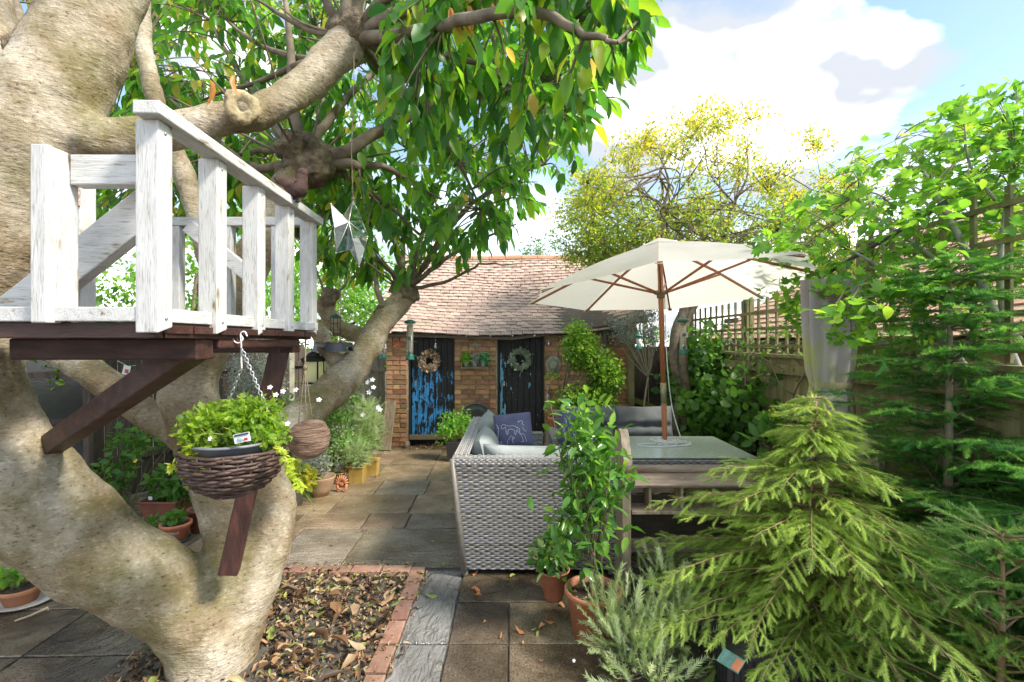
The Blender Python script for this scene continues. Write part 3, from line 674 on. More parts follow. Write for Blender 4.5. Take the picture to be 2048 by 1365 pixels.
for z, m in ((1.37, .09), (.45, .08)): obj('fence_rail', MB().box((Xf - .045, 4.95, z), (.06, 7.4, m)), M_fence_r, fr, bevel=.004)
obj('capping_rail', MB().box((Xf - .01, 4.95, 1.50), (.07, 7.4, .035)), M_fence_r, fr, bevel=.004)
for y in (1.9, 3.75, 5.6, 7.45): obj('fence_post', MB().box((Xf + .07, y, 1.2), (.09, .09, 2.4)), M_fence_r, fr, bevel=.004)
for i, (ya, yb, gap, zt) in enumerate(((1.2, 3.7, .2, 2.5), (3.8, 7.9, .18, 2.12))):
    tr = thing('trellis', ['square wooden trellis on the fence at the far right behind the leafy branches', 'close square trellis on the fence top just right of the parasol pole'][i], 'trellis', (Xf, ya, 1.52))
    y = ya
    while y <= yb: obj('slat', MB().box((Xf, y, (1.53 + zt) / 2), (.018, .032, zt - 1.53)), M_fence_r, tr); y += gap
    z = 1.6
    while z <= zt: obj('slat', MB().box((Xf - .02, (ya + yb) / 2, z), (.016, yb - ya + .04, .03)), M_fence_r, tr); z += gap
# back of the right corner: short dark fence beyond the olive
bf = thing('back_fence', 'dark plank fence closing the back right corner behind the bare stemmed olive', 'fence', (2.3, 7.95, 0))
k = 0
x = 1.85
while x < 2.72: obj('fence_board', MB().box((x, 7.95 + .006 * (k % 2), .78), (.118, .016, 1.56)), M_fence_d, bf); x += .124; k += 1
obj('sloping_rail', MB().beam((1.82, 7.9, .75), (2.7, 7.9, .42), .04, .09), plain('green_rail', (.32, .36, .08), .8), bf)
gp = obj('garden_post', MB().box((WX(1256) + .0, Yw - .18, .98), (.085, .085, 1.96)), M_fence_r, origin=(WX(1256), Yw - .18, 0), bevel=.005)
tag(gp, 'tall green stained timber post in front of the right end of the outhouse', 'post')

# ================================================================ neighbouring roofs and trees beyond
nr = thing('neighbour_building', 'low building with sunlit orange clay tile roof seen through the trellis on the right', 'building', (6, 6, 0))
M_nt = mat_n('neighbour_tile', [(0.3, (0.42, 0.20, 0.12)), (0.5, (0.55, 0.33, 0.22)), (0.7, (0.62, 0.46, 0.34))], 9, (1, 2, 1), rough=.75, bump=.4)
rest = MB(); cnt = 0
nm_ = bpy.data.meshes.new('roof_tile'); q = MB().box((0, 0, 0), (.25, .16, .014)); nm_.from_pydata(q.v, [], q.f); finish(nm_, M_nt, False)
for i in range(20):
    for j in range(46):
        v = i * .19; c = Vector((4.2 + v * .82, 2.6 + j * .165 + (.08 if i % 2 else 0), 1.75 + v * .5)); M = Matrix.Translation(c + Vector((0, 0, rnd.uniform(0, .006)))) @ Matrix.Rotation(R(-25 + rnd.uniform(-1, 1)), 4, 'Y')
        if 3 <= i < 11 and 8 <= j < 44: inst('roof_tile', nm_, nr, M); cnt += 1
        else: rest.add([M @ Vector(a) for a in q.v], q.f)
obj('roof_tile', rest, M_nt, nr, kind='stuff')
obj('roof', MB().add([(4.05, 2.4, 1.62), (4.05, 10.3, 1.62), (7.5, 10.3, 3.75), (7.5, 2.4, 3.75), (4.05, 2.4, 1.56), (4.05, 10.3, 1.56), (7.5, 10.3, 3.68), (7.5, 2.4, 3.68)], [[0, 1, 2, 3], [4, 7, 6, 5], [0, 4, 5, 1], [1, 5, 6, 2], [2, 6, 7, 3], [3, 7, 4, 0]]), M_beam, nr)
obj('wall', MB().box((5.8, 6.35, .8), (3.2, 7.6, 1.58)), M_mort2, nr)
# ================================================================ the big magnolia
def bark_mat():
    m, t, b = newmat('smooth_pale_bark')
    n = noise_node(t, 2.4, (1, 1, 1), 7, .6); r = t.nodes.new('ShaderNodeValToRGB')
    setramp(r, [(0.28, (0.15, 0.115, 0.06)), (0.42, (0.29, 0.225, 0.14)), (0.56, (0.50, 0.435, 0.335)), (0.72, (0.60, 0.54, 0.445))]); t.links.new(n.outputs['Fac'], r.inputs[0])
    # green algae patches
    ng = noise_node(t, 1.7, (1, 1, 1), 6, .7, offset=(3, 7, 1)); rgm = t.nodes.new('ShaderNodeValToRGB'); setramp(rgm, [(0.47, (0, 0, 0)), (0.64, (.85, .85, .85))]); t.links.new(ng.outputs['Fac'], rgm.inputs[0])
    m1 = t.nodes.new('ShaderNodeMixRGB'); m1.inputs[2].default_value = (0.16, 0.14, 0.045, 1); t.links.new(rgm.outputs[0], m1.inputs[0]); t.links.new(r.outputs[0], m1.inputs[1])
    # small pale corky spots and dark flecks, drawn out round the stem
    nl = noise_node(t, 46, (1, 1, 1.7), 3, .6); rl = t.nodes.new('ShaderNodeValToRGB'); setramp(rl, [(0.30, (.35, .32, .28)), (0.40, (.9, .9, .88)), (0.60, (1, 1, 1)), (0.68, (1.45, 1.42, 1.35))]); t.links.new(nl.outputs['Fac'], rl.inputs[0])
    m2 = t.nodes.new('ShaderNodeMixRGB'); m2.blend_type = 'MULTIPLY'; m2.inputs[0].default_value = .95; t.links.new(m1.outputs[0], m2.inputs[1]); t.links.new(rl.outputs[0], m2.inputs[2])
    # thin dark cracks and pale ridges running round the limb
    nk = noise_node(t, 16, (.8, .8, 5), 6, .7, offset=(2, 5, 0)); rk_ = t.nodes.new('ShaderNodeValToRGB'); setramp(rk_, [(0.40, (1, 1, 1)), (0.455, (.52, .47, .38)), (0.475, (1, 1, 1)), (0.60, (1, 1, 1)), (0.66, (1.22, 1.2, 1.15))]); t.links.new(nk.outputs['Fac'], rk_.inputs[0])
    m3 = t.nodes.new('ShaderNodeMixRGB'); m3.blend_type = 'MULTIPLY'; m3.inputs[0].default_value = .4; t.links.new(m2.outputs[0], m3.inputs[1]); t.links.new(rk_.outputs[0], m3.inputs[2]); m2 = m3
    t.links.new(m2.outputs[0], b.inputs['Base Color']); b.inputs['Roughness'].default_value = .72; b.inputs['Specular IOR Level'].default_value = .3
    nf = noise_node(t, 7, (1, 1, 2.0), 7, .7, offset=(1, 0, 2)); b1 = t.nodes.new('ShaderNodeBump'); b1.inputs['Strength'].default_value = .5; b1.inputs['Distance'].default_value = .02; t.links.new(nf.outputs['Fac'], b1.inputs['Height'])
    b2 = t.nodes.new('ShaderNodeBump'); b2.inputs['Strength'].default_value = .9; b2.inputs['Distance'].default_value = .007; t.links.new(nl.outputs['Fac'], b2.inputs['Height']); t.links.new(b1.outputs[0], b2.inputs['Normal'])
    b3 = t.nodes.new('ShaderNodeBump'); b3.inputs['Strength'].default_value = .6; b3.inputs['Distance'].default_value = .01; t.links.new(nk.outputs['Fac'], b3.inputs['Height']); t.links.new(b2.outputs[0], b3.inputs['Normal']); t.links.new(b3.outputs[0], b.inputs['Normal'])
    return m
M_bark = bark_mat()
M_knob = mat_n('knotty_bark', [(0.3, (0.06, 0.045, 0.03)), (0.55, (0.20, 0.155, 0.095)), (0.75, (0.36, 0.29, 0.19))], 14, rough=.9, bump=1.0, bscale=22, bdist=.03)
M_twig = mat_n('branch_bark', [(0.3, (0.09, 0.068, 0.045)), (0.7, (0.27, 0.22, 0.15))], 10, rough=.8, bump=.4, bscale=40)
tree = thing('magnolia_tree', 'huge many stemmed tree with smooth pale trunks, pollard knobs and big drooping green leaves', 'tree', (-1.45, 2.45, 0))
tb = MB()
# trunk that sweeps out to the left and back up past the deck
limb(tb, [(425, 1480, 2.45, .215), (425, 1345, 2.45, .20), (405, 1240, 2.44, .215), (295, 1165, 2.4, .205), (165, 1085, 2.33, .222), (60, 990, 2.26, .235), (-30, 890, 2.18, .235), (-85, 770, 2.1, .225), (-90, 640, 2.05, .22), (-60, 500, 2.03, .215), (0, 370, 2.06, .215), (75, 250, 2.1, .205), (150, 110, 2.16, .18), (225, -60, 2.25, .165), (330, -260, 2.3, .15)], 20, 5, .07)
limb(tb, [(20, 300, 2.1, .19), (-20, 160, 2.2, .16), (-40, 40, 2.25, .14), (-80, -120, 2.3, .13)], 16, 4, .07, 3)
# the long branch to the first knob
limb(tb, [(95, 262, 2.12, .14), (195, 278, 2.14, .105), (270, 272, 2.2, .088), (345, 262, 2.26, .082), (440, 240, 2.33, .082), (520, 222, 2.4, .082), (600, 180, 2.5, .085), (665, 120, 2.62, .095), (700, 85, 2.66, .12)], 16, 4, .07, 5)
# second stem through the deck
limb(tb, [(440, 1345, 2.5, .17), (465, 1180, 2.52, .15), (462, 1080, 2.6, .13), (440, 980, 2.68, .14), (400, 860, 2.7, .145), (378, 770, 2.7, .145), (402, 700, 2.72, .14), (460, 610, 2.76, .12), (515, 500, 2.8, .105), (560, 410, 2.85, .10), (602, 330, 2.93, .09)], 18, 5, .07, 9)
limb(tb, [(395, 880, 2.72, .11), (330, 850, 2.76, .085), (255, 800, 2.8, .085), (180, 742, 2.85, .085), (90, 685, 2.92, .08), (10, 590, 3.0, .08), (-60, 450, 3.1, .07)], 14, 4, .07, 11)
limb(tb, [(450, 640, 2.78, .09), (425, 540, 2.85, .075), (400, 440, 2.9, .07), (365, 340, 2.95, .062), (320, 230, 3.0, .055), (290, 110, 3.05, .052), (283, -40, 3.1, .05), (300, -200, 3.1, .04)], 12, 4, .08, 13)
# third limb: low elbow then reaching back to the right
limb(tb, [(440, 1340, 2.5, .15), (480, 1220, 2.52, .15), (522, 1120, 2.6, .125), (550, 1030, 2.7, .115), (542, 965, 2.84, .105), (540, 905, 3.0, .105), (575, 858, 3.2, .115), (628, 812, 3.5, .135), (690, 755, 3.8, .135), (735, 695, 4.05, .115), (765, 645, 4.2, .105), (805, 600, 4.35, .10), (812, 588, 4.38, .12)], 18, 5, .08, 17)
limb(tb, [(742, 680, 4.1, .06), (705, 668, 4.12, .075), (672, 650, 4.1, .075), (650, 620, 4.05, .07), (655, 600, 4.02, .085)], 12, 4, .1, 19)
limb(tb, [(700, 745, 3.85, .07), (672, 722, 3.85, .07), (655, 700, 3.82, .065), (640, 668, 3.8, .07), (628, 645, 3.8, .06)], 12, 4, .12, 21)
# sawn stub
limb(tb, [(490, 235, 2.36, .07), (487, 222, 2.27, .068), (484, 214, 2.21, .066)], 14, 2, .02, 23)
# root flare
limb(tb, [(400, 1330, 2.35, .1), (370, 1420, 2.25, .06)], 10, 3)
tk = obj('trunk', tb, M_bark, tree, True)
rmod = tk.modifiers.new('blend', 'REMESH'); rmod.mode = 'VOXEL'; rmod.voxel_size = .016; rmod.use_smooth_shade = True
smd = tk.modifiers.new('smooth', 'SMOOTH'); smd.factor = .6; smd.iterations = 10
tx = bpy.data.textures.new('bark_lumps', 'CLOUDS'); tx.noise_scale = .16; tx.noise_depth = 3
dm = tk.modifiers.new('lumps', 'DISPLACE'); dm.texture = tx; dm.strength = .035; dm.mid_level = .5; dm.texture_coords = 'LOCAL'
# cut face of the stub with its hollow centre
cf = MB(); cd = (P(484, 214, 2.21) - P(487, 222, 2.27)).normalized(); ce = P(484, 214, 2.205); ex = cd.orthogonal().normalized(); ey = cd.cross(ex)
Mc = Matrix((ex, ey, cd)).transposed()
cf.lathe([(.074, -.022), (.078, .0), (.062, .010), (.03, .003), (.014, -.012), (0.0, -.03)], ce, 20, Mc, lambda a, z: 1 + .08 * math.sin(3 * a) + .05 * math.sin(7 * a))
obj('sawn_stub', cf, mat_n('sawn_wood', [(0.3, (0.10, 0.075, 0.04)), (0.55, (0.45, 0.36, 0.2)), (0.8, (0.6, 0.5, 0.3))], 30, rough=.8, bump=.5), tree, True)
# pollard knobs
KN = {}
for nm, (a, b_, Y, r) in {'k1': (705, 75, 2.68, .15), 'k2': (606, 330, 2.95, .18), 'k3': (812, 582, 4.4, .15), 'k4': (655, 598, 4.02, .1), 'k5': (765, 625, 4.2, .07), 'k6': (34, 96, 2.06, .06)}.items():
    c = P(a, b_, Y); KN[nm] = c
    kn = MB()
    for i in range(9):
        o_ = Vector(rdir(1)[0]) * r * .55; kn.ball(c + o_, r * rnd.uniform(.4, .62), 12, 8, None, .45, i)
    kn.ball(c, r * .5, 12, 8); ko = obj('knob', kn, M_knob, tree, True)
    rk = ko.modifiers.new('blend', 'REMESH'); rk.mode = 'VOXEL'; rk.voxel_size = .014; rk.use_smooth_shade = True
    tx2 = bpy.data.textures.get('knots') or bpy.data.textures.new('knots', 'CLOUDS'); tx2.noise_scale = .05; tx2.noise_depth = 3
    d2 = ko.modifiers.new('knots', 'DISPLACE'); d2.texture = tx2; d2.strength = .05; d2.texture_coords = 'LOCAL'

# branches from the knobs
def xmax(py): return float(np.interp(py, [-300, -200, 0, 100, 200, 250, 330, 430, 480, 540, 580, 620], [1490, 1420, 1345, 1310, 1255, 1230, 1170, 1100, 1050, 1000, 930, 820]))
prim = []   # list of (Vector, radius)
M_mb = MB()
def primary(k, lst, r0, seed=0):
    pts = [(KN[k].x, KN[k].y, KN[k].z, r0)] + [(*P(a, b_, Y), r0 * (1 - .8 * (i + 1) / len(lst))) for i, (a, b_, Y) in enumerate(lst)]
    q = spline(pts, 5)
    for x in q[1:]: 
        x[0] += rnd.uniform(-.012, .012); x[2] += rnd.uniform(-.012, .012)
    bm_ = MB().tube([x[:3] for x in q], [max(.004, x[3]) for x in q], 8, True, .1, seed)
    M_mb.add(bm_.v, bm_.f)
    prim.extend([(Vector(x[:3]), x[3]) for x in q[3:]])
for k, l, r in [
    ('k1', [(650, 0, 2.6), (560, -120, 2.5)], .04), ('k1', [(720, -20, 2.6), (760, -150, 2.4)], .045), ('k1', [(690, -10, 2.7), (640, -200, 2.7)], .05), ('k1', [(760, 10, 2.5), (900, -90, 2.1)], .04),
    ('k1', [(830, 70, 2.6), (960, 30, 2.4), (1150, 40, 2.0)], .04), ('k1', [(800, 110, 2.7), (960, 130, 2.7), (1100, 240, 2.6)], .035), ('k1', [(640, 120, 2.9), (520, 90, 3.2), (430, 20, 3.5)], .035), ('k1', [(620, 60, 2.8), (480, -20, 3.0)], .03),
    ('k1', [(560, 150, 3.0), (400, 200, 3.4)], .03), ('k1', [(800, 180, 3.0), (900, 300, 3.2), (960, 420, 3.3)], .03), ('k1', [(860, 0, 2.3), (1050, -60, 1.8), (1250, -20, 1.6)], .04), ('k1', [(850, 60, 2.2), (1020, 20, 1.7), (1150, 60, 1.5), (1230, 90, 1.45)], .035),
    ('k2', [(560, 260, 3.0), (480, 150, 3.3), (420, 40, 3.5)], .04), ('k2', [(590, 220, 2.9), (575, 60, 3.0), (560, -60, 3.0)], .045), ('k2', [(700, 300, 3.0), (820, 230, 3.2), (960, 190, 3.2), (1080, 180, 3.0)], .055), ('k2', [(700, 330, 3.0), (780, 340, 3.2), (880, 400, 3.5)], .045),
    ('k2', [(690, 350, 3.1), (760, 400, 3.4), (840, 470, 3.8)], .04), ('k2', [(540, 300, 3.2), (430, 320, 3.6), (330, 350, 4.0)], .03), ('k2', [(650, 250, 3.1), (760, 130, 3.5), (860, 40, 3.7)], .04), ('k2', [(640, 220, 3.3), (640, 80, 3.8)], .035), ('k2', [(500, 330, 3.2), (400, 250, 3.5), (260, 130, 3.8)], .035),
    ('k3', [(795, 510, 4.4), (770, 430, 4.5), (740, 340, 4.6)], .035), ('k3', [(835, 500, 4.4), (860, 420, 4.5), (900, 330, 4.4)], .035), ('k3', [(850, 530, 4.3), (910, 440, 4.2), (1000, 370, 4.0), (1090, 330, 3.8)], .04), ('k3', [(860, 540, 4.2), (940, 490, 4.0), (1030, 450, 3.8)], .03),
    ('k3', [(805, 500, 4.5), (815, 400, 4.7), (820, 300, 4.8)], .035), ('k3', [(760, 520, 4.6), (700, 450, 4.8), (660, 400, 5.0)], .03), ('k5', [(750, 550, 4.3), (740, 480, 4.5), (700, 380, 4.7)], .028), ('k4', [(640, 560, 4.1), (600, 480, 4.3)], .015), ('k4', [(690, 570, 4.1), (730, 530, 4.2)], .015),
    ('k3', [(900, 560, 4.2), (960, 530, 4.0), (1030, 530, 3.8)], .02), ('k6', [(120, -60, 2.6), (200, -200, 2.8)], .03), ('k6', [(30, 0, 2.8), (-40, -120, 3.0)], .03)]:
    primary(k, l, r, len(prim))
for a in range(26):    # spray of thin whips off the knobs
    k = rnd.choice(['k1', 'k2', 'k3', 'k2']); c = KN[k]; d = Vector(rdir(1)[0]); d.z = abs(d.z) * .8 + .2; d.normalize(); ln = rnd.uniform(.35, .9)
    q = spline([c, c + d * ln * .5 + Vector((0, 0, .05)), c + d * ln + Vector((rnd.uniform(-.1, .1), 0, .15))], 4); M_mb.tube(q, [.011 * (1 - .7 * i / (len(q) - 1)) for i in range(len(q))], 6)
    prim.extend([(Vector(x), .005) for x in q[3:]])
obj('branch', M_mb, M_twig, tree, True)
# leaf clusters
clus = []
def add_cl(n, fx, fy, fY, size, test=None):
    c = 0
    while c < n:
        px, py, Y = fx(), fy(), fY()
        if px > xmax(py) - 18: continue
        if test and not test(px, py): continue
        clus.append((P(px, py, Y), size * rnd.uniform(.66, 1.1), px, py, Y)); c += 1
U = rnd.uniform
lo = lambda px: float(np.interp(px, [200, 330, 560, 640, 700, 800, 900, 1000, 1100, 1300], [400, 400, 430, 560, 590, 600, 575, 540, 440, 150]))
ok = lambda px, py: py < lo(px) - 35
add_cl(46, lambda: U(1010, 1340), lambda: U(-130, 200), lambda: U(1.45, 2.0), .125, ok)
add_cl(160, lambda: U(760, 1320), lambda: U(-150, 330), lambda: U(2.1, 3.1), .135, ok)
add_cl(200, lambda: U(660, 1180), lambda: U(-60, 500), lambda: U(2.9, 4.0), .135, ok)
add_cl(210, lambda: U(640, 1130), lambda: U(200, 600), lambda: U(3.9, 5.0), .135, ok)
add_cl(250, lambda: U(230, 720), lambda: U(-150, 430), lambda: U(3.1, 4.4), .13, lambda a, b: b < lo(a) - 20)
add_cl(430, lambda: U(180, 780), lambda: U(-250, 440), lambda: U(4.3, 6.0), .14, lambda a, b: b < lo(a) - 10)
add_cl(60, lambda: U(600, 760), lambda: U(380, 560), lambda: U(4.2, 5.4), .14)
add_cl(14, lambda: U(20, 150), lambda: U(-100, 60), lambda: U(3.0, 4.0), .13)
add_cl(24, lambda: U(-200, 1100), lambda: U(-700, -200), lambda: U(1.8, 3.6), .13)
add_cl(230, lambda: U(150, 640), lambda: U(230, 470), lambda: U(3.6, 5.2), .13, lambda a, b: b < 430 or a < 600)
tw_ = MB(); LP = []; LD = []; LU = []; LS = []; LPX = []
PA = np.array([tuple(p_) for p_, _ in prim])
for (c, s, px, py, Y) in clus:
    dd = np.linalg.norm(PA - np.array(c), axis=1); j = int(dd.argmin()); a = Vector(PA[j])
    if dd[j] > 1.2: a = c + Vector((U(-.3, .1), U(0, .3), U(.1, .4)))
    mid = a.lerp(c, .55) + Vector((0, 0, .10 * (c - a).length))
    q = spline([a, mid, c], 4); tw_.tube(q, [.007 - .0045 * i / (len(q) - 1) for i in range(len(q))], 5)
    ax = (c - mid); ax.z -= .05; ax.normalize()
    nlf = rnd.randint(6, 9)
    for i in range(nlf):
        t = i / nlf; pos = c - ax * (.22 * (1 - t)) 
        ang = i * 2.4; side = ax.orthogonal().normalized(); side = Matrix.Rotation(ang, 3, ax) @ side
        d = (ax * (.35 + .6 * t) + side * .8 + Vector((0, 0, -.75 - .35 * rnd.random()))).normalized()
        st = pos + d * .02; tw_.tube([pos, st], .0018, 3, False)
        LP.append(st); LD.append(d); up = Vector((U(-.7, .7), U(-.7, .7), .8)) + side * .4; LU.append(up.normalized()); LS.append(s * rnd.uniform(.75, 1.2)); LPX.append((px, py, Y))
obj('twig', tw_, M_twig, tree, kind='stuff')
GREEN = [(0.0, (0.025, 0.085, 0.022)), (0.3, (0.05, 0.15, 0.028)), (0.6, (0.085, 0.22, 0.032)), (0.85, (0.15, 0.28, 0.035)), (0.95, (0.28, 0.33, 0.045)), (1.0, (0.42, 0.30, 0.08))]
M_leaf = mat_leaf('magnolia_leaf', GREEN, .55, .38)
M_leaf_o = mat_leaf('magnolia_leaf_single', GREEN[:5], .55, .38, rand_obj=True)
magT = [t_leaf(.46, .22, .10, .01), t_leaf(.5, .35, .05, -.015), t_leaf(.42, .1, .14, .02), t_leaf(.48, -.1, .1, .01)]
LP = np.array([tuple(v) for v in LP]); LD = np.array([tuple(v) for v in LD]); LU = np.array([tuple(v) for v in LU]); LS = np.array(LS)
big = LS / LP[:, 1]; vis = np.array([1 if (0 < b < 700 and a < 1340) else 0 for a, b, _ in LPX]); order = np.argsort(-big * (vis + .01)); top = set(order[:300].tolist()); restix = np.array([i for i in range(len(LP)) if i not in top])
tn = np.clip(rg.beta(2.2, 2.4, len(LP)), 0, .97); left = np.array([a < 720 for a, _, _ in LPX]); tn = np.where(left & (rg.random(len(LP)) < .12), .97, tn); tn[rg.random(len(LP)) < .006] = 1
scatter('crown', magT, LP[restix], LD[restix], LU[restix], LS[restix], tn[restix], M_leaf, tree, kind='stuff')
lmes = []
for tv, tf in magT:
    me = bpy.data.meshes.new('leaf'); me.from_pydata([tuple(v) for v in tv], [], [tuple(int(i) for i in f) for f in tf]); finish(me, M_leaf_o, True); lmes.append(me)
Fr = frames(LD, LU)
for i in top:
    M = Matrix.Translation(LP[i]) @ (Matrix(Fr[i].tolist()) * float(LS[i])).to_4x4()
    M[3][3] = 1.0
    inst('leaf', lmes[i % 4], tree, M)
print('magnolia leaves', len(LP))
# a few dead orange leaves hanging
dl = [t_leaf(.3, .4, .16, .04)]
pp = np.array([tuple(P(a, b_, 2.0)) for a, b_ in ((900, 15), (912, 28), (935, 12), (928, 20), (470, 150), (420, 160), (985, 5))]); nn = len(pp)
M_brl = mat_leaf('brown_leaf', [(0, (.4, .17, .05)), (1, (.5, .25, .08))], .3)
for q in pp: scatter('dead_leaf', dl, [q], np.array([[.1, 0, -1.0]]) + rdir(1) * .2, rdir(1), .10, .5, M_brl, tree)

# ================================================================ the tree deck
def white_mat(name, rot=0):
    m, t, b = newmat(name)
    n = noise_node(t, 6, (5, 5, 1) if not rot else ((1, 5, 5) if rot == 1 else (5, 1, 5)), 9, .62); r = t.nodes.new('ShaderNodeValToRGB')
    setramp(r, [(0.30, (0.16, 0.12, 0.08)), (0.355, (0.42, 0.37, 0.29)), (0.38, (0.52, 0.515, 0.49)), (0.55, (0.62, 0.62, 0.605)), (0.8, (0.46, 0.455, 0.42))]); t.links.new(n.outputs['Fac'], r.inputs[0])
    n2_ = noise_node(t, 40, (6, 6, .5) if not rot else ((.5, 6, 6) if rot == 1 else (6, .5, 6)), 4); r2_ = t.nodes.new('ShaderNodeValToRGB'); setramp(r2_, [(0.33, (.5, .46, .38)), (0.46, (1, 1, 1))]); t.links.new(n2_.outputs['Fac'], r2_.inputs[0])
    mm = t.nodes.new('ShaderNodeMixRGB'); mm.blend_type = 'MULTIPLY'; mm.inputs[0].default_value = .7; t.links.new(r.outputs[0], mm.inputs[1]); t.links.new(r2_.outputs[0], mm.inputs[2])
    t.links.new(mm.outputs[0], b.inputs['Base Color']); b.inputs['Roughness'].default_value = .6
    bp = t.nodes.new('ShaderNodeBump'); bp.inputs['Strength'].default_value = .5; bp.inputs['Distance'].default_value = .003; t.links.new(n2_.outputs['Fac'], bp.inputs['Height'])
    b2 = t.nodes.new('ShaderNodeBump'); b2.inputs['Strength'].default_value = .4; b2.inputs['Distance'].default_value = .003; t.links.new(r.outputs[0], b2.inputs['Height']); t.links.new(bp.outputs[0], b2.inputs['Normal']); t.links.new(b2.outputs[0], b.inputs['Normal'])
    return m
M_wz, M_wx, M_wy = white_mat('white_paint_upright', 0), white_mat('white_paint_cross', 1), white_mat('white_paint_rail', 2)
def stain(name, s): return mat_n(name, [(0.3, (0.022, 0.008, 0.006)), (0.55, (0.06, 0.022, 0.016)), (0.75, (0.14, 0.05, 0.032))], 5, s, rough=.42, bump=.3, bscale=30, rough2=.6)
M_sx, M_sy, M_sz = stain('dark_stain_cross', (1, 6, 6)), stain('dark_stain_long', (6, 1, 6)), stain('dark_stain_upright', (5, 5, 1))
deck = thing('tree_deck', 'raised wooden deck in the tree with chipped white railing and dark stained underframe', 'deck', (-1.6, 1.9, 1.7))
XR = lambda Y: -.99 - .041 * (Y - 1.33)
def bal(x, Y, wx, wy, z0, z1, name='baluster', m=None, cut=True):
    mb = MB()
    if cut:
        mb.v = []; h = .022
        for (dx_, zz) in ((0, 0),): pass
        X0, X1, Y0, Y1 = x, x + wx, Y, Y + wy
        mb.add([(X0, Y0, z0 + h * .2), (X1, Y0, z0 + h * .2), (X1, Y1, z0 + h), (X0, Y1, z0 + h), (X0, Y0, z1), (X1, Y0, z1), (X1, Y1, z1), (X0, Y1, z1)], [[3, 2, 1, 0], [4, 5, 6, 7], [0, 1, 5, 4], [1, 2, 6, 5], [2, 3, 7, 6], [3, 0, 4, 7]])
    else: mb.box((x + wx / 2, Y + wy / 2, (z0 + z1) / 2), (wx, wy, z1 - z0))
    return obj(name, mb, m or M_wz, deck, bevel=.004)
ztr = 2.272
for i in range(5):
    Y = 1.33 + .284 * i; bb_ = bal(XR(Y) - .066, Y, .066, .057, 1.668, ztr - .0); obj('screw', MB().ball((XR(Y) + .001, Y + .03, 1.715), (.003, .006, .006), 8, 5).ball((XR(Y) + .001, Y + .026, ztr - .03), (.003, .005, .005), 8, 5), plain('screw_head', (.45, .43, .4), .5, .5) if i == 0 else bpy.data.materials['screw_head'], bb_, True)
obj('handrail', MB().beam((XR(1.30) - .010, 1.295, ztr + .018), (XR(2.55) - .010, 2.555, ztr + .018), .072, .038), M_wy, deck, bevel=.004)
obj('base_rail', MB().beam((XR(1.39) - .034, 1.388, 1.7255), (XR(2.53) - .034, 2.53, 1.7255), .03, .041).box((-1.72, 1.352, 1.7255), (1.40, .036, .041)), M_wy, deck, bevel=.003)
# front short posts, cross piece and brace
bal(-1.33, 1.31, .045, .1, 1.70, 2.195, 'post', cut=False)
obj('cross_rail', MB().box((-1.172, 1.40, 2.148), (.222, .045, .088)), M_wx, deck, bevel=.004)
bal(-1.47, 1.55, .062, .06, 1.70, 2.22, 'post', cut=False)
hg = obj('rusty_hinge', MB().box((-1.42, 1.5475, 2.118), (.022, .004, .062)).tube([(-1.408, 1.544, 2.09), (-1.408, 1.544, 2.146)], .004, 6), mat_n('rusty_white', [(0.4, (.25, .05, .02)), (0.55, (.6, .5, .42)), (0.7, (.7, .66, .6))], 60, rough=.8), deck)
a_, b_ = P(15, 640, 1.5), P(318, 400, 1.5); obj('brace', MB().beam(a_, b_, .045, .112, (0, 1, 0)) if False else MB().beam(a_, b_, .045, .112), M_wx, deck, bevel=.004)
# far side rail
obj('far_rail', MB().box((-1.46, 2.50, 2.275), (.80, .05, .045)), M_wx, deck, bevel=.004)
for x in (-1.80, -1.53, -1.26, -1.10): bal(x, 2.48, .062, .05, 1.668, 2.252, 'baluster')
obj('far_base_rail', MB().box((-1.5, 2.46, 1.7255), (.98, .03, .041)), M_wx, deck, bevel=.003)
obj('far_brace', MB().beam((-1.30, 2.44, 1.95), (-1.66, 2.44, 2.24), .04, .07), M_wx, deck, bevel=.003)
# floor boards and frame
for k in range(8):
    Y = 1.45 + k * .135
    if k in (4, 5): obj('floor_board', MB().box((-1.14, Y, 1.6835), (.26, .125, .024)), M_sx, deck, bevel=.002); obj('floor_board', MB().box((-2.0, Y, 1.6835), (.3, .125, .024)), M_sx, deck, bevel=.002)
    else: obj('floor_board', MB().box((-1.58, Y, 1.6835), (1.13, .125, .024)), M_sx, deck, bevel=.002)
obj('rim_joist', MB().box((-1.75, 1.372, 1.681), (1.46, .036, .046)), M_sx, deck, bevel=.003)
obj('rim_joist', MB().beam((XR(1.40) - .046, 1.40, 1.681), (XR(2.52) - .046, 2.52, 1.681), .038, .046), M_sy, deck, bevel=.003)
def bevbeam(a, b, wd, ht, name, m):
    return obj(name, MB().beam(a, b, wd, ht), m, deck, bevel=.006)
bevbeam((-1.67, 1.62, 1.623), (-1.045, 1.62, 1.623), .09, .072, 'joist', M_sx)
bevbeam((-1.9, 2.36, 1.625), (-1.07, 2.36, 1.625), .08, .066, 'joist', M_sx)
bevbeam((-1.06, 1.68, 1.64), (-1.06, 2.31, 1.64), .05, .035, 'joist', M_sy)
bevbeam(P(392, 693, 1.64), P(62, 918, 2.36), .075, .092, 'strut', M_sx)
bevbeam(P(562, 690, 2.36), P(458, 1145, 2.28), .085, .085, 'strut', M_sz)
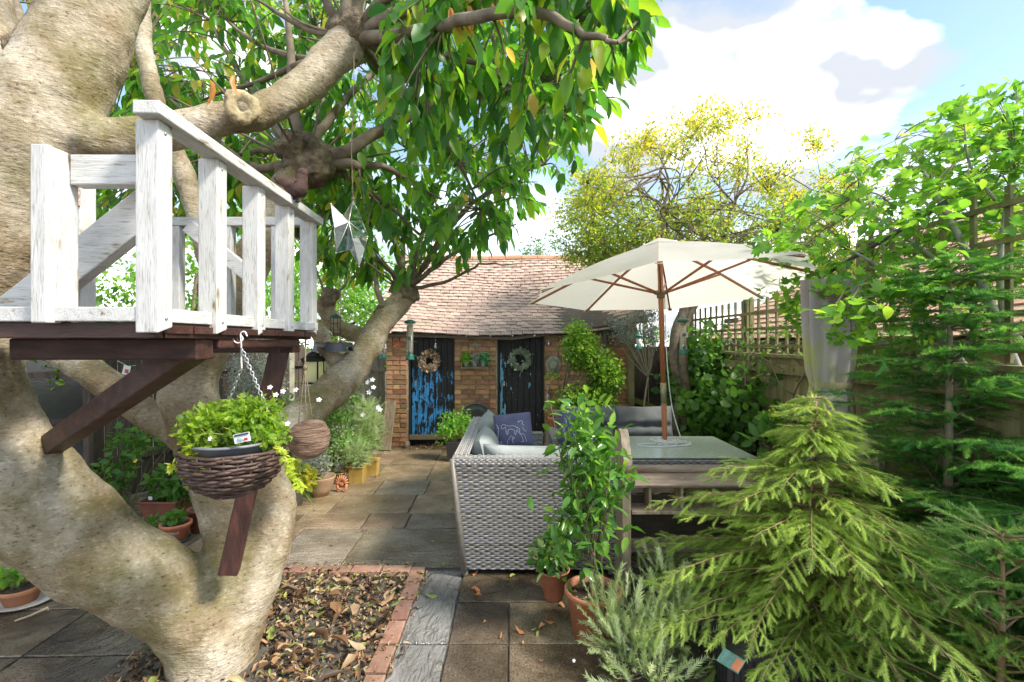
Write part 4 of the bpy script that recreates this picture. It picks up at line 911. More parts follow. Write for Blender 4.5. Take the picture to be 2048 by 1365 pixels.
# ================================================================ things hanging in and around the tree
M_steel = plain('galvanised', (.62, .63, .66), .35, .8); M_rope = mat_n('jute', [(0.3, (.3, .22, .12)), (0.7, (.55, .45, .3))], 90, rough=.9, bump=.6)
M_wick = mat_n('dark_willow', [(0.25, (0.02, 0.013, 0.010)), (0.55, (0.075, 0.045, 0.032)), (0.8, (0.22, 0.16, 0.12))], 14, rough=.5, bump=.4, bscale=60, rand=.1)
def chain(mb, a, b, n, r=.011, t=.0022):
    a = Vector(a); b = Vector(b); d = (b - a) / n; u = d.normalized(); s = u.orthogonal().normalized(); w2 = u.cross(s)
    for i in range(n):
        c = a + d * (i + .5); e = s if i % 2 else w2; h = d.length * .62
        ring = [c + u * h * math.cos(k * math.pi / 4) + e * r * .55 * math.sin(k * math.pi / 4) for k in range(9)]
        mb.tube(ring, t, 5, False)
# hanging basket
bc = P(473, 893, 1.82); bc.y = 1.80
hk = Vector((XR(1.75) + .0, 1.77, 1.672))
bk = thing('hanging_basket', 'dark willow hanging basket of trailing yellow green flowers hooked under the deck', 'basket', bc)
rb_, hb_ = .178, .165
wv = MB()
for row in range(17):
    f = row / 16; z = -hb_ * f; rr = rb_ * math.sqrt(max(0.02, 1 - (f * .93) ** 2.3)); pts = []
    for k in range(57):
        a = 2 * math.pi * k / 56; rad = rr + .0045 * math.cos(a * 13 + math.pi * row)
        pts.append(bc + Vector((rad * math.cos(a), rad * math.sin(a), z + .0035 * math.sin(a * 2 + row * 1.7) + .002 * math.sin(a * 5 + row))))
    wv.tube(pts, .0062 + .0015 * rnd.random(), 6, False)
obj('willow_rods', wv, M_wick, bk, True, kind='stuff')
st = MB()
for k in range(26):
    a = 2 * math.pi * k / 26; pts = [bc + Vector((rb_ * math.sqrt(max(.02, 1 - (f * .93) ** 2.3)) * math.cos(a), rb_ * math.sqrt(max(.02, 1 - (f * .93) ** 2.3)) * math.sin(a), -hb_ * f)) for f in (0, .25, .5, .75, 1)]
    st.tube(pts, .005, 5)
obj('stake', st, M_wick, bk, True)
obj('pot', MB().lathe([(.02, -.12), (.11, -.12), (.145, .02), (.152, .022), (.15, .03), (.14, .03), (.135, -.0), (.0, -.005)], bc, 28), plain('grey_plastic', (.16, .17, .19), .45), bk, True)
obj('chain', (lambda m: (chain(m, hk + Vector((0, 0, -.05)), bc + Vector((.165, .04, .0)), 30), chain(m, hk + Vector((0, 0, -.12)), bc + Vector((-.14, .1, 0)), 24), chain(m, hk + Vector((0, 0, -.12)), bc + Vector((-.02, -.168, .0)), 1) if False else None, m)[-1])(MB()), M_steel, bk, True)
h_ = MB(); pts = [hk + Vector((-.035, 0, .005)), hk + Vector((-.03, 0, -.02)), hk + Vector((-.012, 0, -.03)), hk + Vector((.004, 0, -.015)), hk + Vector((-.004, 0, .0))]
h_.tube(spline(pts, 4), .003, 6); h_.tube(spline([hk + Vector((.02, 0, -.005)), hk + Vector((.012, 0, .012)), hk + Vector((-.004, 0, .006)), hk + Vector((-.002, 0, -.03)), hk + Vector((-.004, .004, -.08)), hk + Vector((.0, 0, -.13))], 4), .003, 6)
obj('hook', h_, plain('white_hook', (.8, .8, .8), .3), bk, True)
YG = [(0, (.07, .14, .02)), (0.4, (.15, .26, .035)), (0.8, (.28, .39, .055)), (1, (.42, .46, .09))]
M_yg = mat_leaf('yellow_green_leaf', YG, .45, .5)
bush(bk, [(bc.x - .02, bc.y, bc.z + .09, .175, .16, .085), (bc.x + .06, bc.y, bc.z + .13, .13, .12, .07), (bc.x - .1, bc.y - .02, bc.z + .06, .09, .1, .07), (bc.x + .15, bc.y, bc.z + .05, .06, .08, .06)], 2600, .026, M_yg, [t_small(.5), t_lobed()], mat_n('pale_stem', [(0.3, (.3, .36, .08)), (0.7, (.5, .5, .2))], 20, bump=0), bc, 60, .1, .0022, 'foliage', .3)
tr_p = []; tr_d = []; tmb_ = MB()
for (pts) in ([(395, 905), (372, 925), (385, 960)], [(420, 900), (410, 930), (380, 965)], [(560, 895), (575, 925), (585, 950), (600, 975)], [(385, 890), (365, 910), (345, 935)]):
    q = spline([P(a, b, 1.68) for a, b in pts], 5); obj('trailing_stem', MB().tube(q, .002, 4), bpy.data.materials['pale_stem'], bk)
    for x in q:
        for _ in range(4): tr_p.append(Vector(x) + Vector(rdir(1)[0]) * .008); tr_d.append(rdir(1)[0] + np.array([0, 0, -.5]))
scatter('trailing_leaves', [t_lobed(), t_small(.5)], tr_p, tr_d, [0, 0, 1.0], .032, .9, M_yg, bk)
fl_p = [P(a, b, 1.66) for a, b in ((638, 800), (552, 790), (566, 783), (592, 780), (420, 878), (575, 848), (540, 775), (495, 873))]
M_petal = plain('white_petal', (.8, .8, .82), .6)
def flower(root, p, s, m=None):
    mb = MB(); d = Vector((U(-.4, .4), -1, U(.2, .9))).normalized(); e = d.orthogonal().normalized(); g = d.cross(e)
    for k in range(5):
        a = 6.283 * k / 5; x = e * math.cos(a) + g * math.sin(a); y = d.cross(x); mb.add([p, p + (x * .6 + y * .32) * s + d * s * .1, p + x * s, p + (x * .6 - y * .32) * s + d * s * .1], [[0, 1, 2, 3]])
    obj('flower', mb, m or M_petal, root)
for q in fl_p: flower(bk, q, .010)
tg = obj('plant_tag', MB().box(P(484, 876, 1.655), (.056, .003, .032), Matrix.Rotation(R(-12), 3, 'Y')), plain('tag_white', (.75, .8, .8), .4), bk)
qq = P(484, 876, 1.652)
obj('tag_print', MB().box(qq + Vector((-.002, -.0012, .011)), (.052, .0006, .006), Matrix.Rotation(R(-12), 3, 'Y')), plain('tag_navy', (.03, .05, .12), .4), tg)
obj('tag_flag', MB().box(qq + Vector((.014, -.0014, -.004)), (.012, .0006, .008), Matrix.Rotation(R(-12), 3, 'Y')).box(qq + Vector((.014, -.0020, -.004)), (.012, .0004, .0022), Matrix.Rotation(R(-12), 3, 'Y')), plain('flag_red', (.6, .03, .05), .4), tg)
obj('tag_blob', MB().ball(qq + Vector((-.006, -.001, -.006)), (.011, .0012, .006), 10, 5), plain('tag_green', (.35, .5, .45), .4), tg)

# coir nest pouch
cc_ = P(618, 878, 2.40)
ck = thing('coir_nest_pouch', 'woven coconut fibre nesting pouch hanging on twine below the deck corner', 'nest pouch', cc_)
M_coir = mat_n('coir', [(0.3, (0.13, 0.065, 0.04)), (0.5, (0.34, 0.21, 0.14)), (0.75, (0.55, 0.42, 0.3))], 12, (1, 1, 8), rough=.95, bump=1.0, bscale=24, bstretch=(1, 1, 6), bdist=.02)
ctx = MB(); prof = [(.0, -.098), (.03, -.096), (.062, -.082), (.088, -.055), (.099, -.01), (.099, .035), (.094, .06), (.085, .068), (.05, .085), (.02, .094), (.0, .096)]
Mt = Matrix.Rotation(R(-14), 3, 'Y')
pr2 = []
for (r, z), (r1_, z1_) in zip(prof[:-1], prof[1:]):
    for k in range(4): t = k / 4; pr2.append((r + (r1_ - r) * t + .0018 * ((k + len(pr2)) % 2), z + (z1_ - z) * t))
pr2.append(prof[-1]); ctx.lathe(pr2, cc_, 36, Mt, lambda a, z: 1 + .035 * math.sin(a * 4 + z * 60) + .02 * math.sin(a * 11 - z * 140) + (.1 if -.6 < math.sin(a / 2) < .0 else 0))
obj('pouch', ctx, M_coir, ck, True)
op = MB().lathe([(.038, 0), (.042, .006), (.036, .010), (.030, .004), (.0, -.012)], cc_ + Vector((-.088, .04, .0)), 16, Matrix.Rotation(R(-75), 3, 'Y')); obj('entrance', op, plain('dark_coir', (.06, .03, .02), .9), ck, True)
rp = MB(); tp = P(611, 680, 2.46); kn_ = P(610, 735, 2.42); tp2 = cc_ + Vector((0, 0, .094))
rp.tube([tp, kn_], .0045, 6); rp.ball(kn_, (.012, .012, .016), 8, 6, None, .4); 
for dx_ in (-.05, -.008, .014): rp.tube([kn_, cc_ + Vector((dx_, -.02 if dx_ < 0 else .01, .085 if dx_ > -.04 else .03))], .0032, 6)
rp.tube([kn_, kn_ + Vector((-.015, 0, -.03)), kn_ + Vector((-.012, .01, -.045))], .003, 5)
obj('twine', rp, M_rope, ck, True)

# leaded glass star
sc_ = P(697, 462, 2.2)
stt = thing('glass_star', 'faceted clear glass star with pale metal edges hanging on a cord in the tree', 'star ornament', sc_)
pts8 = []; S = 2.2 / 950
def SP(x, y, dy): return Vector(((x - 1024) * S, 2.2 + dy, 1.65 - (y - 682.5) * S))
tips = [(702, 397), (724, 465), (714, 532), (683, 513), (674, 418)]
tips3 = [SP(702, 397, .03), SP(726, 467, .07), SP(714, 532, .03), SP(683, 512, -.07), SP(673, 417, -.07)]
inn = [SP(716, 437, .07), SP(720, 492, .07), SP(700, 500, -.0), SP(683, 466, -.09), SP(690, 440, -.03)]
cf_, cb_ = SP(708, 452, -.07), SP(690, 468, .08)
gl = MB(); vs = []; ed = MB()
for k in range(5):
    t = tips3[k]; a = inn[k]; b = inn[k - 1]
    for c in (cf_, cb_):
        for e in (a, b):
            i = len(gl.v); off = (c - t).cross(e - t).normalized() * .0012
            gl.v += [tuple(t + off), tuple(c + off), tuple(e + off), tuple(t - off), tuple(c - off), tuple(e - off)]; gl.f += [[i, i + 1, i + 2], [i + 3, i + 5, i + 4], [i, i + 3, i + 4, i + 1], [i + 1, i + 4, i + 5, i + 2], [i + 2, i + 5, i + 3, i]]
            ed.tube([t, e], .0019, 5); ed.tube([c, e], .0015, 5)
        ed.tube([t, c], .0019, 5)
    ed.ball(t, .0038, 8, 5)
def glass(name, col=(1, 1, 1), rough=.02, mixf=.35):
    m, t, b = newmat(name); g = t.nodes.new('ShaderNodeBsdfGlossy'); g.inputs['Roughness'].default_value = rough; g.inputs['Color'].default_value = (.9, .95, .97, 1)
    tr = t.nodes.new('ShaderNodeBsdfTransparent'); tr.inputs['Color'].default_value = (*col, 1); mx = t.nodes.new('ShaderNodeMixShader'); mx.inputs[0].default_value = mixf
    t.links.new(tr.outputs[0], mx.inputs[1]); t.links.new(g.outputs[0], mx.inputs[2]); t.links.new(mx.outputs[0], t.nodes['Material Output'].inputs['Surface']); return m
obj('glass_facets', gl, glass('bevelled_glass', (.85, .93, .93), .03, .5), stt)
obj('leading', ed, plain('bright_metal', (.78, .76, .72), .3, .7), stt, True)
obj('cord', MB().tube([tips3[0] + Vector((0, 0, .0)), P(703, 300, 2.25), P(708, 160, 2.35), P(708, 110, 2.45)], .0022, 5).ball(tips3[0] + Vector((0, 0, .006)), .008, 8, 6), mat_n('brown_cord', [(0.3, (.12, .07, .04)), (0.7, (.4, .3, .2))], 60), stt)

# rusty bird on the handrail
bY = 2.17; S = bY / 950
def BP(x, y, dy=0): return Vector(((x - 1024) * S, bY + dy, 1.65 - (y - 682.5) * S))
bird = thing('rusty_bird', 'rust brown cast metal bird perched on the white handrail', 'bird ornament', BP(592, 405))
M_rust = mat_n('rust', [(0.3, (0.035, 0.018, 0.013)), (0.55, (0.06, 0.03, 0.022)), (0.8, (0.11, 0.062, 0.045))], 25, rough=.85, bump=.6)
bd = MB(); q = [(549, 357, .007), (562, 361, .016), (575, 367, .036), (588, 374, .052), (597, 378, .050), (601, 366, .036), (604, 352, .030), (607, 343, .018)]
sp_ = spline([(*BP(a, b), r) for a, b, r in q], 4); bd.tube([x[:3] for x in sp_], [x[3] * .85 for x in sp_], 14)
bd.ball(BP(605, 348), .026, 12, 8); bd.lathe([(.010, 0), (.0, .022)], BP(612, 348), 8, Matrix.Rotation(R(80), 3, 'Y'))
obj('body', bd, M_rust, bird, True)
wg = MB()
for s in (-1, 1): wg.ball(BP(578, 371, s * .040), (.045, .007, .020), 12, 8, Matrix.Rotation(R(12), 3, 'Y'))
obj('wing', wg, M_rust, bird, True)
ft = MB()
for a, b in ((590, 400), (597, 406)): ft.tube([BP(a - 3, b - 22), BP(a - 2, b - 2)], .006, 6); ft.ball(BP(a - 2, b - 2), (.012, .009, .005), 8, 5)
obj('foot', ft, M_dark, bird, True)
obj('eye', MB().ball(BP(608, 345, -.022), .004, 8, 6), M_dark, bird)

# black lantern, black plastic tray, caged fat ball feeder on the reaching limb
S = 3.75 / 950
def LPt(x, y, dy=0, Y=3.75): return Vector(((x - 1024) * Y / 950, Y + dy, 1.65 - (y - 682.5) * Y / 950))
lc = LPt(627, 767)
ln_ = thing('lantern', 'black metal lantern with clear panes standing on the reaching tree limb', 'lantern', lc)
M_blk = plain('black_metal', (.02, .02, .022), .4, .3); hw = .055
fr_ = MB()
for a in (-1, 1):
    for b in (-1, 1): fr_.box(lc + Vector((a * hw, b * hw, .09)), (.010, .010, .17))
fr_.box(lc + Vector((0, 0, .004)), (.135, .135, .014)).box(lc + Vector((0, 0, .178)), (.135, .135, .012))
obj('frame', fr_, M_blk, ln_)
obj('roof_cap', MB().lathe([(.10, 0), (.1, .012), (.05, .035), (.048, .05), (.014, .066), (.014, .082), (0, .085)], lc + Vector((0, 0, .184)), 4, Matrix.Rotation(R(45), 3, 'Z')).tube([lc + Vector((-.02, 0, .262)), lc + Vector((-.012, 0, .29)), lc + Vector((.012, 0, .29)), lc + Vector((.02, 0, .262))], .003, 6), M_blk, ln_)
for a, b in ((0, -1), (0, 1), (1, 0), (-1, 0)): obj('pane', MB().box(lc + Vector((a * hw, b * hw, .09)), (.10 if b else .003, .10 if a else .003, .155)), mat_leaf('lantern_glass', [(0, (.52, .52, .42)), (1, (.58, .58, .48))], .6, .25) if (a, b) == (0, -1) else bpy.data.materials['lantern_glass'], ln_)
obj('candle', MB().lathe([(.0, 0), (.024, 0), (.024, .085), (0, .08)], lc + Vector((0, 0, .012)), 14), plain('candle_wax', (.7, .66, .52), .5), ln_, True)
tc0 = LPt(667, 690, 0, 3.72)
ty = thing('black_plastic_tray', 'black plastic bird bath ring with arched cutouts sitting on the limb', 'feeding tray', tc0)
RT = .15; tm = MB()
ztop_, zb_, za_ = .012, -.052, -.018
for k in range(48):
    a0, a1 = 2 * math.pi * k / 48, 2 * math.pi * (k + 1) / 48; gap = (k % 12) in (8, 9, 10, 11); lo_ = za_ if gap else zb_
    q = []
    for a in (a0, a1):
        for z, r in ((ztop_, RT * .96), (lo_, RT * (1.0 if gap else 1.02))): q.append(tc0 + Vector((r * math.cos(a), r * math.sin(a), z)))
    q2 = [p_ + (tc0 + Vector((0, 0, 0)) - p_).normalized() * .006 for p_ in q]
    tm.add(q + q2, [[0, 2, 3, 1], [4, 5, 7, 6], [0, 1, 5, 4], [2, 6, 7, 3], [1, 3, 7, 5], [0, 4, 6, 2]])
tm.lathe([(RT * .96, .012), (RT * .97, .016), (RT * .90, .016), (RT * .86, .002), (0, .0)], tc0, 48)
obj('ring', tm, plain('black_plastic', (.045, .05, .06), .35), ty)
lf_n = 60; scatter('dead_leaves', litT, np.array([tuple(tc0 + Vector((U(-.1, .1), U(-.1, .1), .012))) for _ in range(lf_n)]), rdir(lf_n) * np.array([1, 1, .2]), [0, 0, 1.0], .035, rg.random(lf_n), M_lit, ty)
fc = LPt(671, 660, 0, 3.95); fcf = thing('fat_ball_feeder', 'small dark wire cage feeder holding a brown fat ball above the black tray', 'bird feeder', fc)
cg = MB()
for k in range(8): a = 2 * math.pi * k / 8; cg.tube([fc + Vector((.04 * math.cos(a), .04 * math.sin(a), -.05)), fc + Vector((.04 * math.cos(a), .04 * math.sin(a), .1))], .0016, 4)
for z in (-.05, 0, .05, .1): cg.tube([fc + Vector((.04 * math.cos(2 * math.pi * k / 16), .04 * math.sin(2 * math.pi * k / 16), z)) for k in range(17)], .0016, 4)
cg.tube([fc + Vector((0, 0, .1)), fc + Vector((0, 0, .2))], .0016, 4); obj('cage', cg, M_blk, fcf)
obj('lid', MB().lathe([(.0, .03), (.03, .022), (.052, 0), (.05, -.004), (0, .0)], fc + Vector((0, 0, .1)), 16), plain('green_lid', (.02, .09, .07), .5), fcf, True)
obj('fat_ball', MB().ball(fc + Vector((0, 0, -.015)), .033, 12, 8, None, .15), mat_n('seed_fat', [(0.3, (.14, .08, .05)), (0.7, (.4, .28, .2))], 80), fcf, True)

# bird feeders
M_green = plain('feeder_green', (.02, .16, .11), .4); M_seed = mat_n('sunflower_hearts', [(0.3, (.35, .25, .15)), (0.5, (.62, .5, .36)), (0.8, (.75, .66, .5))], 120, rough=.7, bump=.4)
M_tube = glass('feeder_tube', (.95, .95, .93), .08, .12)
def feeder(label, c, h, r, seedm, group, tall=True, hook_to=None):
    t = thing('bird_feeder', label, 'bird feeder', c)
    obj('tube', MB().lathe([(r, 0), (r, h), (r * .96, h), (r * .96, 0)], c, 20), M_tube, t, True)
    obj('seed', MB().lathe([(0, .004), (r * .9, .004), (r * .9, h * .93), (0, h * .95)], c, 16), seedm, t, True)
    obj('lid', MB().lathe([(r * 1.05, -.006), (r * 1.75, 0), (r * 1.5, .018), (r * .7, .03), (0, .033)], c + Vector((0, 0, h)), 22), M_green, t, True)
    obj('base', MB().lathe([(0, -.03), (r * 1.3, -.03), (r * 1.32, -.018), (r * 1.05, .012), (r * 1.05, .02), (0, .02)], c, 20), M_green, t, True)
    if tall:
        for k, z in enumerate((.12 * h, .55 * h)):
            obj('port', MB().lathe([(.016, -.004), (.016, .006), (.010, .008), (0, .002)], c + Vector((0, -r, z)), 12, Matrix.Rotation(R(90), 3, 'X')), M_green, t, True)
            obj('perch', MB().tube([c + Vector((-r, -.01, z - .03)), c + Vector((r + .035, -.01, z - .03))], .003, 6), M_green, t)
    obj('hanger', MB().tube(spline([c + Vector((-r * .8, 0, h)), c + Vector((-r * .5, 0, h + .04)), c + Vector((0, 0, h + .07)), c + Vector((r * .5, 0, h + .04)), c + Vector((r * .8, 0, h))], 4), .0016, 5).tube([c + Vector((0, 0, h + .07)), hook_to or c + Vector((0, 0, h + .2))], .0014, 4), M_steel, t)
    return t
feeder('tall seed feeder with green lid hanging in front of the blue flaked door', P(820, 714, 4.3), .305, .031, M_seed, None, True, P(815, 605, 4.35))
feeder('mesh feeder of red peanuts hanging by the left corner of the outhouse', P(766, 713, 5.4), .17, .032, mat_n('peanuts', [(0.35, (.12, .04, .03)), (0.5, (.45, .14, .1)), (0.8, (.6, .35, .28))], 60, bump=.6), None, False, P(768, 660, 5.4))
feeder('small white seed feeder hanging among the olive leaves', P(1277, 694, 5.9), .125, .028, plain('pale_seed', (.75, .73, .68), .6), None, False, P(1277, 650, 5.9))
feeder('tall seed feeder with green ends hanging by the twisted trunk right of the parasol pole', P(1366, 703, 4.6), .29, .033, M_seed, None, True, P(1367, 615, 4.6))
# ================================================================ wicker furniture
def wick_mat(name, cols):
    m, t, b = newmat(name); a = t.nodes.new('ShaderNodeAttribute'); a.attribute_name = 'tint'
    n = noise_node(t, 30, (1, 1, 1), 3); ad = t.nodes.new('ShaderNodeMath'); ad.operation = 'MULTIPLY_ADD'; ad.inputs[1].default_value = .35; t.links.new(n.outputs['Fac'], ad.inputs[0]); t.links.new(a.outputs['Fac'], ad.inputs[2])
    r = t.nodes.new('ShaderNodeValToRGB'); setramp(r, cols); t.links.new(ad.outputs[0], r.inputs[0]); t.links.new(r.outputs[0], b.inputs['Base Color']); b.inputs['Roughness'].default_value = .45
    return m
M_wk = wick_mat('grey_wicker', [(0.1, (.14, .125, .105)), (0.4, (.29, .27, .235)), (0.62, (.38, .365, .33)), (0.78, (.34, .325, .375)), (1.0, (.47, .45, .42))])
M_wkb = plain('wicker_core', (.06, .055, .05), .8)
def tint_attr(o, vals):
    a = o.data.attributes.new('tint', 'FLOAT', 'POINT'); a.data.foreach_set('value', np.asarray(vals, np.float32))
def weave(name, parent, p00, p10, p11, p01, du=.034, dv=.0165, amp=.0035, seed=0, **kw):
    """woven strands over the quad p00 p10 p11 p01 (u along the strands), facing (p10-p00)x(p01-p00)"""
    p00, p10, p11, p01 = map(Vector, (p00, p10, p11, p01)); nr = ((p10 - p00).cross(p01 - p00)).normalized()
    W = (p10 - p00).length; H = (p01 - p00).length; nu = max(2, round(W / du)); nv = max(2, round(H / dv)); r = random.Random(seed)
    V = []; Fc = []; T = []
    sm = nu * 3
    for j in range(nv):
        v0 = (j + .09 + r.uniform(-.03, .03)) / nv; v1 = (j + .90 + r.uniform(-.03, .03)) / nv; vm = (v0 + v1) / 2; tn_ = r.random() * .35 + (.3 if (j // 1) % 3 == 0 else 0); o = len(V)
        for i in range(sm + 1):
            u = i / sm; ph = math.pi * (u * nu + (j // 2 if False else j)); w_ = amp * math.cos(ph) * (1.15 + .2 * math.sin(i * .9 + j * 1.7))
            for k, v in enumerate((v0, vm, v1)):
                p = (p00.lerp(p10, u)).lerp(p01.lerp(p11, u), v) + nr * (w_ + (.0018 if k == 1 else 0) + .003)
                V.append(tuple(p)); T.append(tn_ + .3 * (.5 + .5 * math.cos(ph)) + .2 * math.sin(i * .7 + j * 2.3) * math.sin(i * .13))
        for i in range(sm):
            a = o + i * 3; Fc += [[a, a + 3, a + 4, a + 1], [a + 1, a + 4, a + 5, a + 2]]
    mb = MB(); mb.v = V; mb.f = Fc; ob = obj(name, mb, M_wk, parent, True, **kw); tint_attr(ob, T); return ob
def cushion(name, parent, c, ex, ey, ez, w_, h_, t, mat, n=18, tuft=None, crease=False, sag=0.0, ear=.05, **kw):
    """puffy pillow: ex, ey span its face, ez its normal"""
    ex, ey, ez = (Vector(e).normalized() for e in (ex, ey, ez)); c = Vector(c); V = []; Fc = []
    def idx(s, i, j): return s * (n + 1) * (n + 1) + i * (n + 1) + j
    for s in (1, -1):
        for i in range(n + 1):
            for j in range(n + 1):
                u = -1 + 2 * i / n; v = -1 + 2 * j / n
                prof = (max(0, 1 - abs(u) ** 3.2) ** .55) * (max(0, 1 - abs(v) ** 3.2) ** .55)
                th = t / 2 * prof
                if tuft:
                    for (a, b) in tuft: th -= t * .22 * math.exp(-((u - a) ** 2 + (v - b) ** 2) / .012) + t * .06 * math.exp(-((v - b) ** 2) / .01)
                if crease: th -= t * .20 * math.exp(-(v - crease) ** 2 / .006) * prof
                th += t * .05 * mn.noise(Vector((u * 2.5 + c.x * 9, v * 2.5, s + c.y * 5))) * prof
                pin = 1 - ear * (1 - abs(u * v)) * max(abs(u), abs(v)) ** 4
                x = u * w_ / 2 * pin; y = v * h_ / 2 * pin - sag * (1 - u * u) * h_ * (.5 + .5 * v)
                V.append(tuple(c + ex * x + ey * y + ez * (s * max(th, .002))))
    for s in (0, 1):
        for i in range(n):
            for j in range(n):
                q = [idx(s, i, j), idx(s, i + 1, j), idx(s, i + 1, j + 1), idx(s, i, j + 1)]; Fc.append(q if s == 0 else q[::-1])
    ring = [(i, 0) for i in range(n)] + [(n, j) for j in range(n)] + [(n - i, n) for i in range(n)] + [(0, n - j) for j in range(n)]
    for k in range(len(ring)):
        a, b = ring[k], ring[(k + 1) % len(ring)]; Fc.append([idx(0, *a), idx(1, *a), idx(1, *b), idx(0, *b)])
    mb = MB(); mb.v = V; mb.f = Fc; o = obj(name, mb, mat, parent, True, **kw)
    pp_ = MB(); pp_.tube([(Vector(V[idx(0, *a)]) + Vector(V[idx(1, *a)])) / 2 for a in ring + ring[:1]], .0035, 5, False); obj('piping', pp_, mat, o if parent is not None and o.parent is None else o, True)
    return o
M_grey = mat_n('grey_cushion', [(0.3, (.12, .13, .135)), (0.7, (.18, .19, .195))], 5, rough=.85, bump=.3, bscale=14, bdist=.02)
M_greyl = mat_n('pale_grey_cushion', [(0.3, (.27, .295, .295)), (0.7, (.37, .395, .395))], 5, rough=.85, bump=.35, bscale=12, bdist=.02)
M_navy = mat_n('indigo_cotton', [(0.3, (.095, .10, .19)), (0.7, (.15, .155, .27))], 6, rough=.9, bump=.3, bscale=10, bdist=.02)
sofa = thing('corner_sofa', 'grey woven rattan corner sofa with pale grey cushions, its back to the camera', 'sofa', (-.3, 3.35, 0))
zt = .848
A0, A1 = (-.335, 3.33, .05), (.74, 3.33, .05); B0, B1 = (-.405, 3.225, zt - .02), (.77, 3.225, zt - .02)
weave('woven_back', sofa, A0, A1, B1, B0, seed=1, kind='stuff')
core = MB(); core.add([(-.325, 3.345, .05), (.73, 3.345, .05), (.76, 3.24, zt - .02), (-.395, 3.24, zt - .02), (-.285, 3.40, .05), (.73, 3.40, .05), (.76, 3.32, zt - .02), (-.295, 3.32, zt - .02)], [[0, 1, 2, 3], [4, 7, 6, 5], [0, 4, 5, 1], [1, 5, 6, 2], [2, 6, 7, 3], [3, 7, 4, 0]])
core.box((.2, 3.75, .2), (.98, .7, .3)).box((-.02, 4.4, .2), (.56, 1.1, .3)).box((-.33, 4.15, .42), (.06, 1.65, .75))
obj('frame', core, M_wkb, sofa)
weave('woven_back', sofa, (-.335, 4.95, .05), (-.335, 3.33, .05), (-.405, 3.225, zt - .02), (-.405, 5.0, zt - .02), seed=2, kind='stuff')
# flat woven rims
weave('woven_rim', sofa, (-.408, 3.222, zt), (.77, 3.222, zt), (.77, 3.325, zt), (-.408, 3.325, zt), .03, .0145, seed=3, kind='stuff')
weave('woven_rim', sofa, (-.408, 5.0, zt), (-.408, 3.325, zt), (-.30, 3.325, zt), (-.30, 5.0, zt), .03, .0145, seed=4, kind='stuff')
weave('woven_rim', sofa, (-.412, 3.218, zt - .035), (.77, 3.218, zt - .035), (.77, 3.22, zt + .002), (-.412, 3.22, zt + .002), .02, .012, seed=5, kind='stuff')
weave('woven_arm', sofa, (-.3, 4.93, .4), (.32, 4.93, .4), (.32, 4.93, .68), (-.3, 4.93, .68), .03, .0155, seed=6, kind='stuff')
weave('woven_arm', sofa, (-.3, 4.93, .685), (.32, 4.93, .685), (.32, 5.05, .685), (-.3, 5.05, .685), .03, .0155, seed=7, kind='stuff')
weave('woven_arm', sofa, (.322, 4.93, .1), (.322, 5.05, .1), (.322, 5.05, .685), (.322, 4.93, .685), .03, .0155, seed=8, kind='stuff')
obj('arm_core', MB().box((.01, 4.99, .38), (.61, .11, .6)), M_wkb, sofa)
cr_ = MB(); cr_.tube([(-.337, 3.325, .03), (-.37, 3.28, .4), (-.408, 3.222, zt)], [.02, .019, .017], 8); obj('corner_roll', cr_, M_wk, sofa, True); 
for x, y in ((-.33, 3.345), (.70, 3.36), (-.3, 4.9), (.28, 4.98)): obj('leg', MB().lathe([(0, 0), (.017, 0), (.023, .012), (.021, .06), (0, .06)], (x, y, 0), 12), M_wk, sofa, True)
for i, (y, h) in enumerate(((3.86, .43), (4.55, .47))):
    cushion('back_cushion', sofa, (-.19, y, .70 + .02 * i), (0, 1, 0), (-.25, 0, 1), (1, 0, .25), .66, h, .22, M_greyl, tuft=[(-.4, .1), (.4, .1)])
cushion('back_cushion', sofa, (.27, 3.46, .70), (1, 0, -.0), (0, -.3, 1), (0, 1, .3), .95, .44, .2, M_greyl, tuft=[(-.4, .1), (.4, .1)], sag=.03)
cushion('seat_cushion', sofa, (.15, 3.9, .42), (1, 0, 0), (0, 1, 0), (0, 0, 1), .9, .75, .14, M_greyl); cushion('seat_cushion', sofa, (.08, 4.6, .42), (1, 0, 0), (0, 1, 0), (0, 0, 1), .6, .68, .14, M_greyl)

